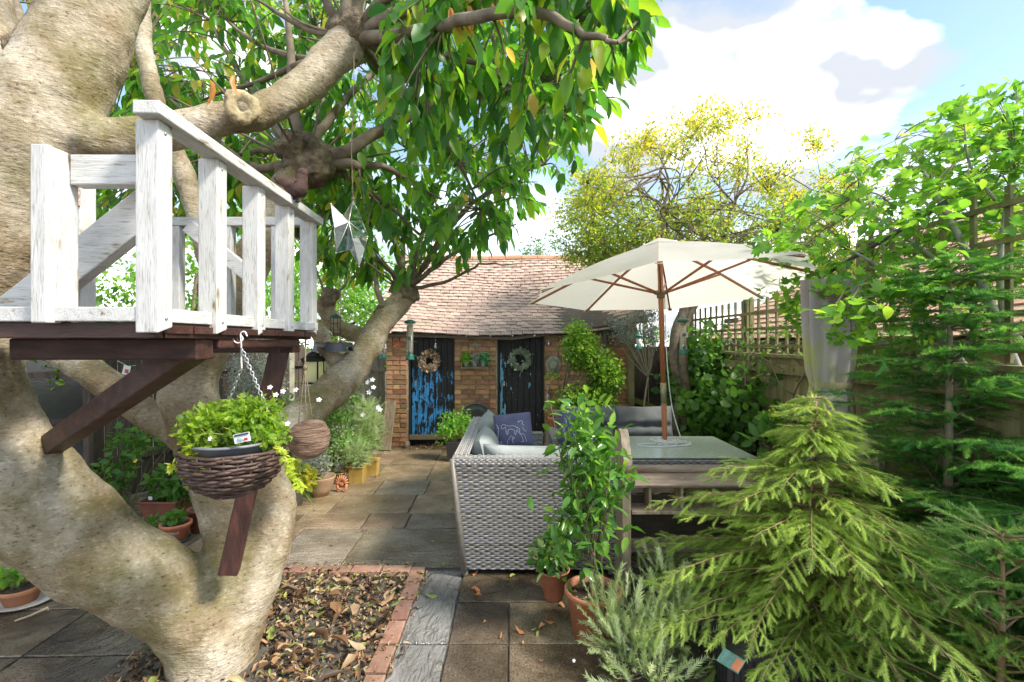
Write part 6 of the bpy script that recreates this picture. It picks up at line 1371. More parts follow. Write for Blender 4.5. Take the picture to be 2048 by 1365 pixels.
for (px, py, lab, r, h, leaf) in ((712, 968, 'square ochre glazed pot with wispy lavender, second from the far end of the row', .085, .2, 1), (743, 953, 'square ochre glazed pot with bare soil at the far end of the row', .07, .2, 0)):
    c = gp(px, py); c.y += .06; t = thing('potted_plant', lab, 'potted plant', c); pot(t, c, r, r * .9, h, M_yglaze, rim=.008, square=True)
    if leaf: bush(t, [(c.x, c.y, .33, .13, .12, .14)], 260, .09, M_greyg, [t_sprig(9, .35, .05, 40, .4)], M_stem, c + Vector((0, 0, .18)), 16, -.6, .002, 'foliage')
    else: bush(t, [(c.x, c.y, .23, .03, .03, .02)], 12, .03, M_yel, [t_small()], M_stem, c + Vector((0, 0, .17)), 5, 0, .002, 'foliage')
c = gp(690, 946); c.y += .1; t = thing('potted_plant', 'tall dark pot of arching strap leaves behind the ochre pots', 'potted plant', c); pot(t, c, .13, .10, .27, M_terrad, rim=.01)
n_ = 130; d_ = rdir(n_) * np.array([1, 1, .4]) * .7 + np.array([.0, 0, 1.0]); p_ = np.tile(np.array([c.x, c.y, .26]), (n_, 1)) + rdir(n_) * .05; scatter('strap_leaf', [t_blade(.045, .9), t_blade(.035, 1.2)], p_, d_, rdir(n_) * .4 + np.array([0, 0, 1.0]), rg.uniform(.25, .48, n_), rg.random(n_), M_bright, t)
c = gp(672, 972); c.y += .1; t = thing('potted_plant', 'small mossy clay pot half hidden behind the palmette ornament', 'potted plant', c); pot(t, c, .07, .05, .13, M_yglaze, rim=.006); bush(t, [(c.x, c.y, .2, .05, .05, .05)], 100, .03, M_silver, [t_small()], M_stem, c + Vector((0, 0, .1)), 8, 0, .002, 'foliage')
tr = obj('trough', MB().box(gp(560, 985) + Vector((.05, .2, .09)), (.5, .18, .18)), M_fence_d, bevel=.006, origin=gp(560, 985)); tag(tr, 'long dark planter trough behind the tree elbow', 'planter')
# border shrubs between limb and outhouse
t = thing('border_shrub', 'glossy leaved shrub with small white flowers under the long pale limb', 'shrub', Vector((-2.3, 6.3, 0)))
bush(t, [(-2.25, 6.2, .95, .28, .3, .4), (-2.4, 6.0, .5, .4, .3, .4), (-2.75, 5.8, .6, .35, .3, .4), (-2.2, 6.4, 1.35, .15, .2, .25)], 2400, .06, M_mid, [t_leaf(.5), t_small(.55)], M_wood_s, (-2.35, 6.2, 0), 30, .1, .008, 'foliage', clump=6)
fp = np.array([tuple(P(a, b, 5.9)) for a, b in ((735, 765), (747, 775), (756, 815), (725, 830), (760, 820), (738, 785), (700, 790), (745, 760))]); [flower(t, Vector(q), .035) for q in fp]
t = thing('feathery_plant', 'feathery pale green asparagus like plant beside the leaning timber board', 'plant', Vector((-1.95, 6.55, 0)))
bush(t, [(-2.0, 6.45, .42, .24, .2, .36), (-1.95, 6.4, .65, .15, .15, .2)], 900, .12, M_greyg, [t_sprig(12, .3, .025, 50, .4)], M_stem, (-2.0, 6.5, 0), 20, -.3, .003, 'foliage')
t = thing('low_plant', 'mixed small leaved plants under the coir nest pouch', 'plant', Vector((-2.6, 5.2, 0)))
bush(t, [(-2.75, 5.5, .35, .4, .3, .28), (-2.35, 5.6, .25, .3, .2, .22), (-3.1, 5.3, .45, .3, .3, .35), (-2.1, 5.75, .4, .2, .2, .3)], 2200, .04, M_greyg, [t_small(), t_leaf(.45)], M_stem, (-2.7, 5.4, 0), 30, .1, .004, 'foliage', clump=5)
t = thing('silver_shrub', 'silver leaved cotton lavender shrub behind the hanging basket chain', 'shrub', Vector((-3.1, 5.9, 0)))
bush(t, [(-3.15, 5.8, 1.28, .34, .3, .28), (-3.1, 5.8, .95, .3, .3, .3)], 2600, .05, M_silver, [t_small(.35), t_leaf(.3)], M_wood_s, (-3.1, 5.8, 0), 26, 0, .008, 'foliage', clump=6)

# laurel in terracotta pot, foreground
t, c = potted('potted_bay_tree', 'young glossy bay tree in a large terracotta coloured pot in front of the sofa end', 'potted tree', 1186, 1268, .150, .115, .26, mat_n('plastic_terracotta', [(0.3, (.40, .15, .075)), (0.7, (.50, .21, .115))], 3, rough=.5, bump=.1), rim=.014, n=40)
bc_ = c; stt_ = [c + Vector((0, 0, .2)), c + Vector((.01, 0, .42)), c + Vector((.05, .01, .6)), c + Vector((.02, .02, .85)), c + Vector((-.04, .02, 1.1))]
obj('trunk', MB().tube(spline(stt_, 5), [.016 * (1 - .6 * i / 20) for i in range(21)], 8), M_wood_s, t, True)
def YP(a, b, Y=None): return P(a, b, Y or c.y)
bl_ = [(*YP(1165, 860), .10, .10, .11), (*YP(1190, 915), .135, .12, .11), (*YP(1165, 985), .14, .12, .12), (*YP(1200, 1000), .12, .12, .11), (*YP(1175, 1060), .12, .1, .08), (*YP(1215, 1060), .09, .08, .08), (*YP(1150, 1110), .08, .07, .07), (*YP(1120, 960), .05, .06, .06), (*YP(1195, 950), .12, .10, .08), (*YP(1160, 835), .05, .05, .05)]
bush(t, bl_, 640, .082, M_bay, [t_leaf(.42, .15, .1, .02), t_leaf(.46, .3, .08, -.02), t_leaf(.40, -.05, .12)], M_wood_s, c + Vector((.01, 0, .38)), 34, .05, .006, 'foliage', .4, .6, 5)
bush(t, [(*YP(1165, 870), .12, .1, .14), (*YP(1195, 960), .15, .12, .14)], 110, .055, M_bright, [t_leaf(.42, .1, .1)], None, None, 0, -.5, name='young_leaves')
scatter('dead_leaves', litT, np.array([tuple(c + Vector((U(-.1, .1), U(-.1, .1), .245))) for _ in range(26)]), rdir(26) * np.array([1, 1, .3]), [0, 0, 1.0], .05, rg.uniform(.3, .8, 26), M_lit, t)
t, c = potted('potted_plant', 'small round terracotta pot with a cream edged variegated shrub left of the bay tree', 'potted plant', 1107, 1195, .10, .06, .19, M_terra, rim=.006)
bush(t, [(c.x - .0, c.y, .30, .12, .1, .11), (c.x - .07, c.y, .24, .08, .08, .06), (c.x + .02, c.y, .4, .06, .06, .06)], 170, .062, M_bay, [t_leaf(.55, .2, .1, .03)], M_stem, c + Vector((0, 0, .17)), 18, .1, .003, 'foliage')
bush(t, [(c.x - .02, c.y - .03, .28, .13, .1, .11)], 46, .064, M_varieg, [t_leaf(.55, .2, .1, .03)], None, None, 0, .1, name='variegated_leaves')
# lavender
t = thing('lavender_bush', 'sprawling grey green lavender bush in the bottom foreground', 'shrub', Vector((.72, 2.35, 0)))
n_ = 400; p_, u_ = in_blobs([(.60, 2.36, .16, .22, .24, .20), (.82, 2.42, .2, .2, .22, .18), (.62, 2.15, .12, .2, .2, .15), (.85, 2.62, .30, .18, .12, .16), (.5, 2.45, .22, .12, .1, .14)], n_, .4)
scatter('foliage', [t_sprig(13, .26, .045, 42, .35, s) for s in range(3)], p_, u_ * .6 + rdir(n_) * .4 + np.array([0, 0, .75]), rdir(n_), rg.uniform(.08, .15, n_), rg.random(n_), M_greyg, t)
mb = MB()
for i in range(70):
    q = Vector(p_[i]); b_ = Vector((.72 + U(-.1, .1), 2.4 + U(-.1, .1), 0)); mb.tube(spline([b_, b_.lerp(q, .5) + Vector((U(-.06, .06), U(-.06, .06), -.03)), q], 4), .0022, 4)
obj('stem', mb, M_wood_s, t)
[flower(t, q, .009) for q in (P(1148, 1322, 2.25), P(1320, 1318, 2.3), P(1256, 1298, 2.3))]

# pots by the doors
t, c = potted('potted_plant', 'bright leaved shrub in a black square pot by the blue flaked door', 'potted plant', Vector((WX(913), 6.75, 0)), 0, .13, .1, .28, M_dark, square=True, rim=.005) if False else (None, None)
c = P(912, 917, 6.6); c.z = 0; t = thing('potted_plant', 'bright leaved shrub in a black square pot by the blue flaked door', 'potted plant', c); pot(t, c, .12, .11, .27, M_dark, rim=.004, square=True)
bush(t, [(c.x + .02, c.y, .50, .2, .16, .15), (c.x - .14, c.y, .36, .10, .1, .10)], 700, .055, M_bright, [t_leaf(.5), t_small(.6)], M_stem, c + Vector((0, 0, .25)), 20, .1, .003, 'foliage', clump=6)
c = Vector((P(1118, 850, 6.6).x, 6.6, 0)); t = thing('potted_shrub', 'tall small leaved climbing shrub in a tall terracotta pot beside the black door', 'potted shrub', c); pot(t, c, .15, .12, .60, M_terra, rim=.014)
YQ = lambda a, b, Y=6.6: P(a, b, Y)
bl_ = [(*YQ(1165, 700), .22, .2, .3), (*YQ(1150, 690), .16, .2, .32), (*YQ(1205, 740), .24, .2, .28), (*YQ(1190, 800), .32, .22, .24), (*YQ(1150, 800), .25, .2, .2), (*YQ(1130, 830), .15, .15, .15), (*YQ(1225, 760), .15, .15, .2), (*YQ(1155, 660), .07, .1, .1), (*YQ(1108, 755), .05, .05, .04), (*YQ(1110, 815), .08, .05, .08)]
bush(t, bl_, 12000, .042, LM('small_shrub_leaf', [(.05, .12, .025), (.13, .25, .045), (.32, .42, .06)], .5), [t_small(.6), t_round()], M_wood_s, c + Vector((0, 0, .5)), 60, 0, .008, 'foliage', .3, .4, 7)
c = Vector((P(1290, 870, 6.9).x, 6.9, 0)); t = thing('olive_tree', 'small standard olive with bare pale stem and airy grey crown beside the parasol pole', 'tree', c)
mb = MB(); st0 = P(1296, 755, 6.9); mb.tube(spline([c, c + Vector((-.02, 0, .6)), st0], 5), .016, 8)
tips_ = []
for i in range(34):
    q = P(U(1228, 1322), U(590, 690), 6.9) + Vector((0, U(-.25, .25), 0)); tips_.append(q); mb.tube(spline([st0, st0.lerp(q, .5) + Vector((U(-.05, .05), 0, -.03)), q], 4), [.009 * (1 - .1 * j) for j in range(9)], 5)
obj('trunk', mb, mat_n('olive_bark', [(0.3, (.3, .24, .15)), (0.7, (.48, .42, .3))], 14), t, True)
n_ = 2600; k_ = rg.integers(0, len(tips_), n_); p_ = np.array([tuple(v) for v in tips_])[k_] + rg.normal(size=(n_, 3)) * .055; scatter('crown', [t_small(.22), t_leaf(.2)], p_, rdir(n_) + np.array([0, 0, .4]), rdir(n_), rg.uniform(.04, .065, n_), rg.random(n_), M_silver, t)

# ================================================================ big shrubs and trees
# tall yellowing tree behind the parasol
c = Vector((P(1352, 860, 6.3).x, 6.3, 0)); t = thing('yellowing_tree', 'tall airy tree with twisted double trunk and yellowing leaves behind the parasol', 'tree', c)
mb = MB(); limb(mb, [(1352, 950, 6.3, .10), (1350, 860, 6.3, .085), (1362, 780, 6.3, .07), (1348, 720, 6.3, .07), (1352, 660, 6.3, .065), (1368, 610, 6.35, .06), (1340, 520, 6.4, .05), (1322, 440, 6.5, .028), (1338, 370, 6.55, .018), (1318, 310, 6.6, .008)], 10, 5, .15)
limb(mb, [(1362, 880, 6.28, .07), (1374, 800, 6.25, .06), (1366, 720, 6.2, .055), (1372, 650, 6.3, .05), (1400, 590, 6.4, .05), (1440, 500, 6.5, .04), (1462, 420, 6.6, .022), (1495, 350, 6.62, .014), (1490, 280, 6.7, .006)], 10, 5, .15, 4)
tipY = []; 
rim_ = lambda px: float(np.interp(px, [1140, 1180, 1240, 1330, 1430, 1520, 1580, 1640, 1700], [380, 330, 290, 235, 190, 200, 250, 260, 330]))
subs = []
for i in range(95):
    px = U(1140, 1740); py = U(rim_(px) + 20, 560); Y = U(5.9, 7.6); q = P(px, py, Y); subs.append(q)
    b_ = rnd.choice([P(1345, 560, 6.4), P(1338, 500, 6.42), P(1330, 430, 6.5), P(1405, 580, 6.4), P(1440, 500, 6.5), P(1470, 410, 6.6), P(1320, 350, 6.55)]); b_ = b_ + Vector((0, 0, U(-.1, .1))); w1 = Vector((U(-.22, .22), U(-.2, .2), U(-.05, .2))); w2 = Vector((U(-.18, .18), U(-.15, .15), U(-.15, .15))); mb.tube(spline([b_, b_.lerp(q, .33) + w1, b_.lerp(q, .7) + w2, q], 4), [.015 * (1 - .068 * j) for j in range(13)], 5)
for i in range(760):
    b_ = rnd.choice(subs); q = b_ + Vector((U(-.35, .35), U(-.35, .35), U(-.1, .42))); 
    px = 1024 + q.x / q.y * 950; py = 682.5 - (q.z - 1.65) / q.y * 950
    if py < rim_(px) - U(0, 45): continue
    mb.tube([b_, b_.lerp(q, .5) + Vector((U(-.04, .04), 0, .03)), q], [.006, .004, .002], 4); tipY.append((b_, q))
obj('trunk', mb, M_wood_s, t, True)
PP = []; TT = []
for b_, q in tipY:
    for k in range(30):
        s_ = rnd.random() ** .6; PP.append(b_.lerp(q, s_ * 1.1) + Vector((rnd.gauss(0, .07), rnd.gauss(0, .07), rnd.gauss(-.02, .06)))); TT.append(min(1, max(0, (q.z - 3.2) * .24 + rnd.gauss(.2, .22))))
PP = np.array([tuple(v) for v in PP]); scatter('crown', [t_small(.5), t_leaf(.45, .2)], PP, rdir(len(PP)) + np.array([0, 0, -.4]), rdir(len(PP)), rg.uniform(.04, .075, len(PP)), TT, M_yel, t)
print('yellow tree leaves', len(PP))
wi = rg.random(len(PP)) < .08; scatter('seed_pods', [t_small(.25)], PP[wi] + [0, 0, -.05], rdir(wi.sum()) * .3 + np.array([0, 0, -1.0]), rdir(wi.sum()), .05, .5, mat_leaf('dry_pod', [(0, (.25, .17, .12)), (1, (.35, .25, .18))], .3), t)

# light green broad lobed shrub on the right with pale grey branches
gb_ = [(1.9 + k * .42 - .6, 6.6 + U(-.3, .3), 3.05 + U(-.15, .35), .42, .4, .45) for k in range(8)] + [(1.1, 6.9, 3.2, .4, .4, .5), (2.6, 6.3, 2.6, .5, .4, .4), (3.4, 6.6, 2.7, .5, .4, .5), (1.5, 6.9, 2.9, .4, .4, .4)]
bush(t, gb_, 6000, .055, LM('lower_crown_leaf', [(.10, .19, .04), (.22, .32, .06), (.40, .44, .09)], .5), [t_small(.55), t_leaf(.5, .2)], M_wood_s, (2.2, 6.4, 2.3), 40, .2, .012, 'lower_crown', .3, .4, 8)
c = Vector((2.95, 2.9, 0)); t = thing('fig_tree', 'bright green lobed leaved small tree with smooth pale grey branches leaning in from the right', 'tree', c)
mb = MB(); lobe = []
for l in ([(2060, 900, 2.9, .03), (1960, 770, 2.9, .024), (1860, 650, 2.95, .02), (1780, 550, 3.0, .014), (1700, 500, 3.1, .006)], [(2090, 860, 2.8, .035), (2030, 730, 2.75, .028), (1960, 560, 2.7, .022), (1900, 440, 2.75, .016), (1840, 330, 2.8, .007)],
          [(2050, 700, 2.9, .025), (1990, 620, 2.95, .02), (1900, 540, 3.0, .015), (1790, 460, 3.1, .009), (1700, 400, 3.2, .005)], [(2020, 720, 2.7, .02), (2000, 560, 2.7, .016), (2010, 430, 2.7, .012), (2030, 300, 2.7, .007)],
          [(1960, 620, 2.95, .016), (1880, 600, 3.0, .012), (1790, 590, 3.1, .008), (1700, 600, 3.2, .004)], [(1990, 400, 2.7, .010), (1940, 330, 2.6, .007), (1930, 260, 2.5, .004)], [(1900, 450, 2.8, .010), (1820, 370, 2.9, .007), (1790, 280, 3.0, .003)], [(1780, 550, 3.05, .01), (1750, 430, 3.2, .007), (1700, 330, 3.3, .003)]):
    q = limb(mb, l, 7, 5, .1, len(lobe)); lobe += [Vector(x[:3]) for x in q[6:]]
rim2 = lambda px: float(np.interp(px, [1540, 1600, 1680, 1740, 1800, 1860, 1900, 1960, 2060, 2300], [500, 420, 340, 310, 290, 270, 250, 225, 215, 150]))
LPp = []; LDd = []; tw2 = MB(); LO = np.array([tuple(v) for v in lobe])
cnt = 0
while cnt < 450:
    px = U(1530, 2250); py = rim2(px) + U(-45, 40) + rnd.random() ** 1.3 * 380; Y = U(2.5, 3.7)
    if py > np.interp(px, [1530, 1620, 1750, 2048], [610, 700, 700, 640]): continue
    if px < 1640 and 500 < py: Y = U(3.6, 4.4)
    q = P(px, py, Y); j = int(np.linalg.norm(LO - np.array(q), axis=1).argmin()); b_ = Vector(LO[j]); cnt += 1
    if (q - b_).length > 1.0: b_ = q + Vector((.2, 0, -.25))
    tw2.tube(spline([b_, b_.lerp(q, .5) + Vector((0, 0, .04)), q], 3), .0028, 4)
    for k in range(rnd.randint(7, 11)): LPp.append(q + Vector((U(-.09, .09), U(-.09, .09), U(-.04, .04)))); LDd.append(Vector(rdir(1)[0]) * .8 + Vector((-.3, 0, -.1)))
obj('trunk', mb, mat_n('pale_grey_bark', [(0.3, (.28, .29, .22)), (0.7, (.5, .51, .42))], 9, rough=.7, bump=.3), t, True); obj('twig', tw2, M_wood_s, t, kind='stuff')
n_ = len(LPp); scatter('crown', [t_lobed(), t_leaf(.6, .2, .1, .03), t_lobed()], [tuple(v) for v in LPp], [tuple(v) for v in LDd], rdir(n_) * .45 + np.array([0, 0, 1.0]), rg.uniform(.05, .092, n_), rg.beta(2, 2, n_), LM('lobed_bright_leaf', [(.05, .15, .03), (.09, .22, .035), (.15, .30, .045), (.26, .38, .06)], .45), t)

# dark climber on the fence and round shrubs at its foot
t = thing('fence_climber', 'dark green round leaved climber covering the fence right of the twisted trunk', 'climber', Vector((2.6, 5.9, 0)))
bush(t, [(2.45, 6.2, .55, .2, .5, .5), (2.4, 5.6, .75, .22, .5, .45), (2.5, 5.2, 1.0, .2, .5, .35), (2.35, 6.5, .9, .22, .4, .5), (2.5, 6.3, 1.45, .18, .5, .3), (2.4, 5.4, .35, .25, .4, .35)], 2600, .10, M_mid, [t_round(), t_round(), t_leaf(.75)], M_wood_s, (2.6, 5.9, 0), 50, .2, .008, 'foliage', .5, .3, 6)
t = thing('hydrangea', 'hydrangea with large pointed glossy leaves and a yellow green flower head behind the spruce', 'shrub', Vector((1.85, 3.75, 0)))
q = P(1585, 880, 3.6); bush(t, [(*P(1580, 850, 3.6), .17, .15, .14), (*P(1545, 885, 3.6), .15, .15, .08), (*P(1620, 850, 3.6), .1, .1, .1)], 110, .13, M_mid, [t_leaf(.55, .2, .1)], M_wood_s, (1.95, 3.7, 0), 14, -.2, .006, 'foliage')
scatter('flower_head', [t_round()], np.array([tuple(P(1548, 830, 3.5))] * 60) + rg.normal(size=(60, 3)) * .022, rdir(60), rdir(60), .022, rg.random(60), M_yg, t)
for i, (a, b, Y) in enumerate([((1445, 690), (1530, 910), 5.0), ((1590, 760), (1575, 840), 4.3)]):
    pass
t = thing('bare_climber', 'bare brown stems of a climber arching over the mossy fence boards', 'climber', Vector((2.6, 5.0, 0))); mb = MB()
for l in ([(1500, 700, 5.1, .006), (1490, 760, 5.1, .012), (1510, 840, 5.0, .014), (1540, 905, 4.9, .02)], [(1610, 745, 4.3, .008), (1588, 790, 4.3, .008), (1582, 850, 4.3, .01), (1590, 900, 4.3, .012)], [(1400, 640, 6.0, .005), (1470, 690, 5.4, .008), (1560, 700, 4.7, .007), (1610, 740, 4.4, .005)], [(1480, 650, 5.3, .004), (1500, 700, 5.2, .006), (1570, 740, 4.6, .005)], [(1588, 790, 4.3, .006), (1560, 770, 4.3, .004), (1540, 720, 4.4, .003)]): limb(mb, l, 6, 5, .1)
obj('stem', mb, M_wood_s, t, True)
n_ = 420; p_ = np.array([tuple(P(U(1390, 1640), U(640, 760), U(4.4, 5.6))) for _ in range(n_)]); scatter('foliage', [t_small(.5), t_lobed()], p_, rdir(n_), rdir(n_), rg.uniform(.035, .06, n_), rg.random(n_), M_mid, t)

# conifers
def conifer(name, label, c, ztop, zbot, levels, per, Lf, droop, mats, sprig, ssize, tw=.02, gap=.055, seed=0, lean=(0, 0), az=None, up0=.15, sizef=1.0, leader=True, gaps=0.0):
    r = random.Random(seed); t = thing(name, label, 'conifer', c); mb = MB(); PPs = []; DD = []; SZ = []; TT = []; UU = []
    top = c + Vector((lean[0], lean[1], ztop)); mb.tube(spline([c, c.lerp(top, .5) + Vector((r.uniform(-.02, .02), 0, 0)), top], 6), [tw * (1 - .8 * i / 12) for i in range(13)], 8)
    for lv in range(levels):
        f = (lv + .5) / levels; z = zbot + (ztop - zbot) * f; b0 = c.lerp(top, z / ztop); a0 = r.uniform(0, 6.28)
        for k in range(per):
            a = a0 + 2 * math.pi * k / per + r.uniform(-.25, .25)
            if az and not az(a): continue
            if r.random() < gaps: continue
            L_ = Lf(f) * (r.uniform(.7, 1.15) if not gaps else r.uniform(.45, 1.25)); b0 = c.lerp(top, max(.03, (z + r.uniform(-.05, .05)) / ztop)); uk = up0 + r.uniform(-.14, .14); wk = r.uniform(-.25, .25); h = Vector((math.cos(a), math.sin(a), 0)); pts = []
            n = max(3, int(L_ / .06))
            for i in range(n + 1):
                s = i / n; pts.append(b0 + h * (L_ * s) + Vector((-h.y, h.x, 0)) * (L_ * wk * s * s) + Vector((0, 0, L_ * (uk * s - droop * s * s))) + Vector((0, 0, r.uniform(-.006, .006))))
            mb.tube(pts, [max(.0014, .006 * (1 - .88 * i / n)) for i in range(n + 1)], 5)
            s = .12
            PPs.append(pts[-2]); DD.append(pts[-1] - pts[-2]); SZ.append(ssize * r.uniform(.8, 1.1)); TT.append(r.random()); UU.append(Vector((0, 0, 1)))
            side = Vector((-h.y, h.x, 0)); d_ = s * L_; sg = 1
            while d_ < L_ * .97:
                s = d_ / L_; i = min(n - 1, int(s * n)); p = pts[i].lerp(pts[i + 1], s * n - i); tg = (pts[i + 1] - pts[i]).normalized()
                dd_ = tg * r.uniform(.7, 1.0) + side * sg * r.uniform(.6, 1.0) + Vector((0, 0, r.uniform(-.28, .2) - droop * .3))
                ln = ssize * (1.25 - .6 * s) * r.uniform(.5, 1.25); PPs.append(p); DD.append(dd_); SZ.append(ln); TT.append(min(1, max(0, r.gauss(.25 + .45 * s, .15)))); UU.append(Vector((r.uniform(-.3, .3), r.uniform(-.3, .3), 1)))
                # second order shoots
                for q_ in range(2 if ln > ssize * .7 else 1):
                    e = dd_.normalized(); p2 = p + e * ln * r.uniform(.3, .8); d3 = e + side * r.uniform(-1, 1) * .6 + tg * .5 + Vector((0, 0, r.uniform(-.4, .2))); PPs.append(p2); DD.append(d3); SZ.append(ln * r.uniform(.5, .75)); TT.append(min(1, max(0, r.gauss(.55, .2)))); UU.append(Vector((0, 0, 1)))
                sg = -sg; d_ += gap * .55
            # sheath of needles along the branch itself
            for i in range(1, n, 2): PPs.append(pts[i]); DD.append(pts[min(i + 2, n)] - pts[i]); SZ.append(.11); TT.append(r.random() * .5); UU.append(Vector((0, 0, 1)))
    if leader: PPs.append(top - Vector((0, 0, .1))); DD.append(Vector((0, 0, 1))); SZ.append(.14); TT.append(.8); UU.append(Vector((1, 0, 0)))
    obj('trunk', mb, mats[1], t, True)
    scatter('crown', sprig, [tuple(v) for v in PPs], [tuple(v) for v in DD], [tuple(v) for v in UU], np.array(SZ) * sizef, TT, mats[0], t)
    print(name, 'sprigs', len(PPs), 'tris', sum(len(x[1]) for x in sprig) // len(sprig) * len(PPs)); return t
M_spr = LM('spruce_needle', [(.13, .12, .04), (.18, .26, .06), (.30, .41, .09), (.46, .56, .16)], .38, .5)
M_fir = LM('fir_needle', [(.03, .11, .038), (.07, .20, .052), (.15, .33, .075), (.30, .50, .11)], .3, .4)
M_sprb = mat_n('spruce_bark', [(0.3, (.18, .10, .055)), (0.7, (.38, .26, .15))], 16, rough=.85, bump=.5); M_firb = mat_n('fir_bark', [(0.3, (.16, .13, .09)), (0.7, (.34, .29, .2))], 14, rough=.85, bump=.4)
sprS = [t_sprig(28, .19, .026, 52, .4, s) for s in range(3)]; sprF = [t_sprig(30, .19, .034, 60, .6, s) for s in range(3)]
conifer('spruce_tree', 'pale green drooping spruce in the foreground in front of the pew', Vector((1.52, 2.45, 0)), 1.34, .08, 19, 11, lambda f: (.10 + .55 * (1 - f)) if f > .80 else min(.86, .30 + 1.6 * (.80 - f)), .22, (M_spr, M_sprb), sprS, .13, .018, .052, 3, (.05, .0), gaps=.17)
conifer('spruce_tree', 'small upright spruce with stiff shoots in the bottom right corner', Vector((1.84, 1.80, 0)), .93, .1, 8, 8, lambda f: .12 + .42 * (1 - f), .1, (LM('spruce_needle_fresh', [(.05, .11, .03), (.11, .22, .05), (.22, .36, .08)], .25), M_sprb), [t_sprig(28, .15, .018, 55, .6, s) for s in range(3)], .16, .02, .06, 5, (.02, 0), up0=.45)
conifer('fir_tree', 'dark green fir with tiered branches and pale straight trunk by the right fence', Vector((2.42, 2.62, 0)), 2.08, .15, 13, 8, lambda f: .14 + (.40 if f > .55 else .72) * (1 - f) ** (.6 if f > .55 else .8) * (1.5 if f > .55 else 1), .05, (M_fir, M_firb), sprF, .17, .034, .055, 8, (.0, .0), up0=.22)
conifer('fir_tree', 'low dense dark fir filling the right edge between the other conifers', Vector((2.45, 2.0, 0)), 1.15, .1, 12, 10, lambda f: .18 + .66 * (1 - f) ** .6, .12, (M_fir, M_firb), sprF, .15, .03, .055, 12, (0, 0), up0=.2)
# planter box and plant label at the foot of the spruce
pb2 = thing('ribbed_planter', 'black ribbed plastic planter under the foreground spruce', 'planter', P(1475, 1365, 2.1) - Vector((0, 0, .05)))
c = Vector((P(1475, 1300, 2.15).x + .10, 2.28, 0)); mb = MB(); mb.box(c + Vector((0, 0, .11)), (.30, .3, .22)); 
for k in range(11): mb.box(c + Vector((-.15 + .03 * k, -.152, .11)), (.012, .012, .215)); mb.box(c + Vector((-.152, -.15 + .03 * k, .11)), (.012, .012, .215))
mb.box(c + Vector((0, 0, .232)), (.33, .33, .022)); pb2.location = c; obj('tub', mb, M_dark, pb2, bevel=.003)
lbp = P(1462, 1322, 1.98); lb = obj('plant_label', MB().box(lbp, (.105, .003, .062), Matrix.Rotation(R(32), 3, 'Y')), plain('label_green', (.10, .23, .19), .4), origin=lbp); tag(lb, 'green printed plant label hanging tilted from a twig under the spruce', 'plant label')
Ml = Matrix.Rotation(R(32), 3, 'Y'); obj('label_picture', MB().box(lbp + Ml @ Vector((.030, -.0024, 0)), (.036, .001, .05), Ml), plain('picture_orange', (.5, .2, .1), .4), lb)
for k in range(6): obj('label_text', MB().box(lbp + Ml @ Vector((-.022, -.0024, .018 - .007 * k)), (.045 - .006 * (k % 3), .001, .0018), Ml), plain('label_ink', (.25, .42, .36), .4) if k == 0 else bpy.data.materials['label_ink'], lb)
for i, (a, b, h) in enumerate(((1390, 1340, .1), (1412, 1356, .07))): 
    q = gp(1390 + 22 * i, 1400 + 10 * i); 

# greenery beyond the fences
def far_tree(name, label, c, blobs, n, size, mat, th=.1, clump=12):
    t = thing(name, label, 'tree', c); bush(t, blobs, n, size, mat, [t_small(.6), t_leaf(.5)], None, None, name='crown', clump=clump, shell=.5)
    mb = MB(); top = Vector(blobs[0][:3]); mb.tube([c, Vector(c).lerp(top, .6), top], [th, th * .8, th * .4], 8)
    for b in blobs: mb.tube([Vector(c).lerp(top, .55), Vector(b[:3])], [th * .5, th * .15], 6)
    obj('trunk', mb, M_wood_s, t, True); return t
far_tree('leafy_tree', 'light green leafy tree beyond the dark fence seen through the white balusters', Vector((-6.5, 9.5, 0)), [(-6.3, 9.5, 3.0, 1.5, 1.2, 1.2), (-5.0, 9.8, 2.4, 1.2, 1, 1), (-7.6, 9, 2.2, 1.4, 1, 1.2), (-6, 9.5, 4.6, 1.6, 1.2, 1.2)], 5200, .12, M_bright)
far_tree('leafy_tree', 'mid green bushy tree beyond the left fence beside the great trunk', Vector((-8.5, 7, 0)), [(-8.0, 7, 2.6, 1.4, 1.5, 1.3), (-7.2, 7.5, 1.9, 1.2, 1.2, .9), (-8.5, 7, 4.4, 1.6, 1.4, 1.4)], 3600, .13, M_mid)
far_tree('leafy_tree', 'tall pale green tree behind the left end of the outhouse roof', Vector((-4.4, 11.5, 0)), [(-4.2, 11.5, 3.2, 1.2, 1.2, 1.6), (-3.2, 11.8, 2.6, 1, 1, 1), (-5.2, 12, 3.6, 1.3, 1.2, 1.5)], 4600, .13, M_bright)
far_tree('leafy_tree', 'dark green tree crown far beyond the right fence at the frame edge', Vector((9.5, 9, 0)), [(9.4, 9, 4.3, .9, 1, .9), (9.0, 8.6, 2.8, 1.5, 1, 1.2), (10.4, 9, 3.6, 1, 1, 1.1)], 3600, .13, M_mid)
far_tree('leafy_tree', 'thin sparse tree top rising just above the outhouse ridge', Vector((.9, 15, 0)), [(.9, 15, 4.6, .7, .5, .35), (2.2, 15, 4.3, .9, .5, .4)], 700, .08, M_mid, .05)
conifer('fir_tree', 'young pale fir behind the black tray under the canopy', Vector((-2.85, 7.9, 0)), 2.75, .5, 11, 6, lambda f: .12 + .75 * (1 - f), .1, (LM('pale_fir_needle', [(.06, .15, .03), (.14, .27, .05), (.24, .38, .08)], .35), M_firb), [t_sprig(12, .25, .04, 55, .7, 2)], .2, .03, .1, 21)
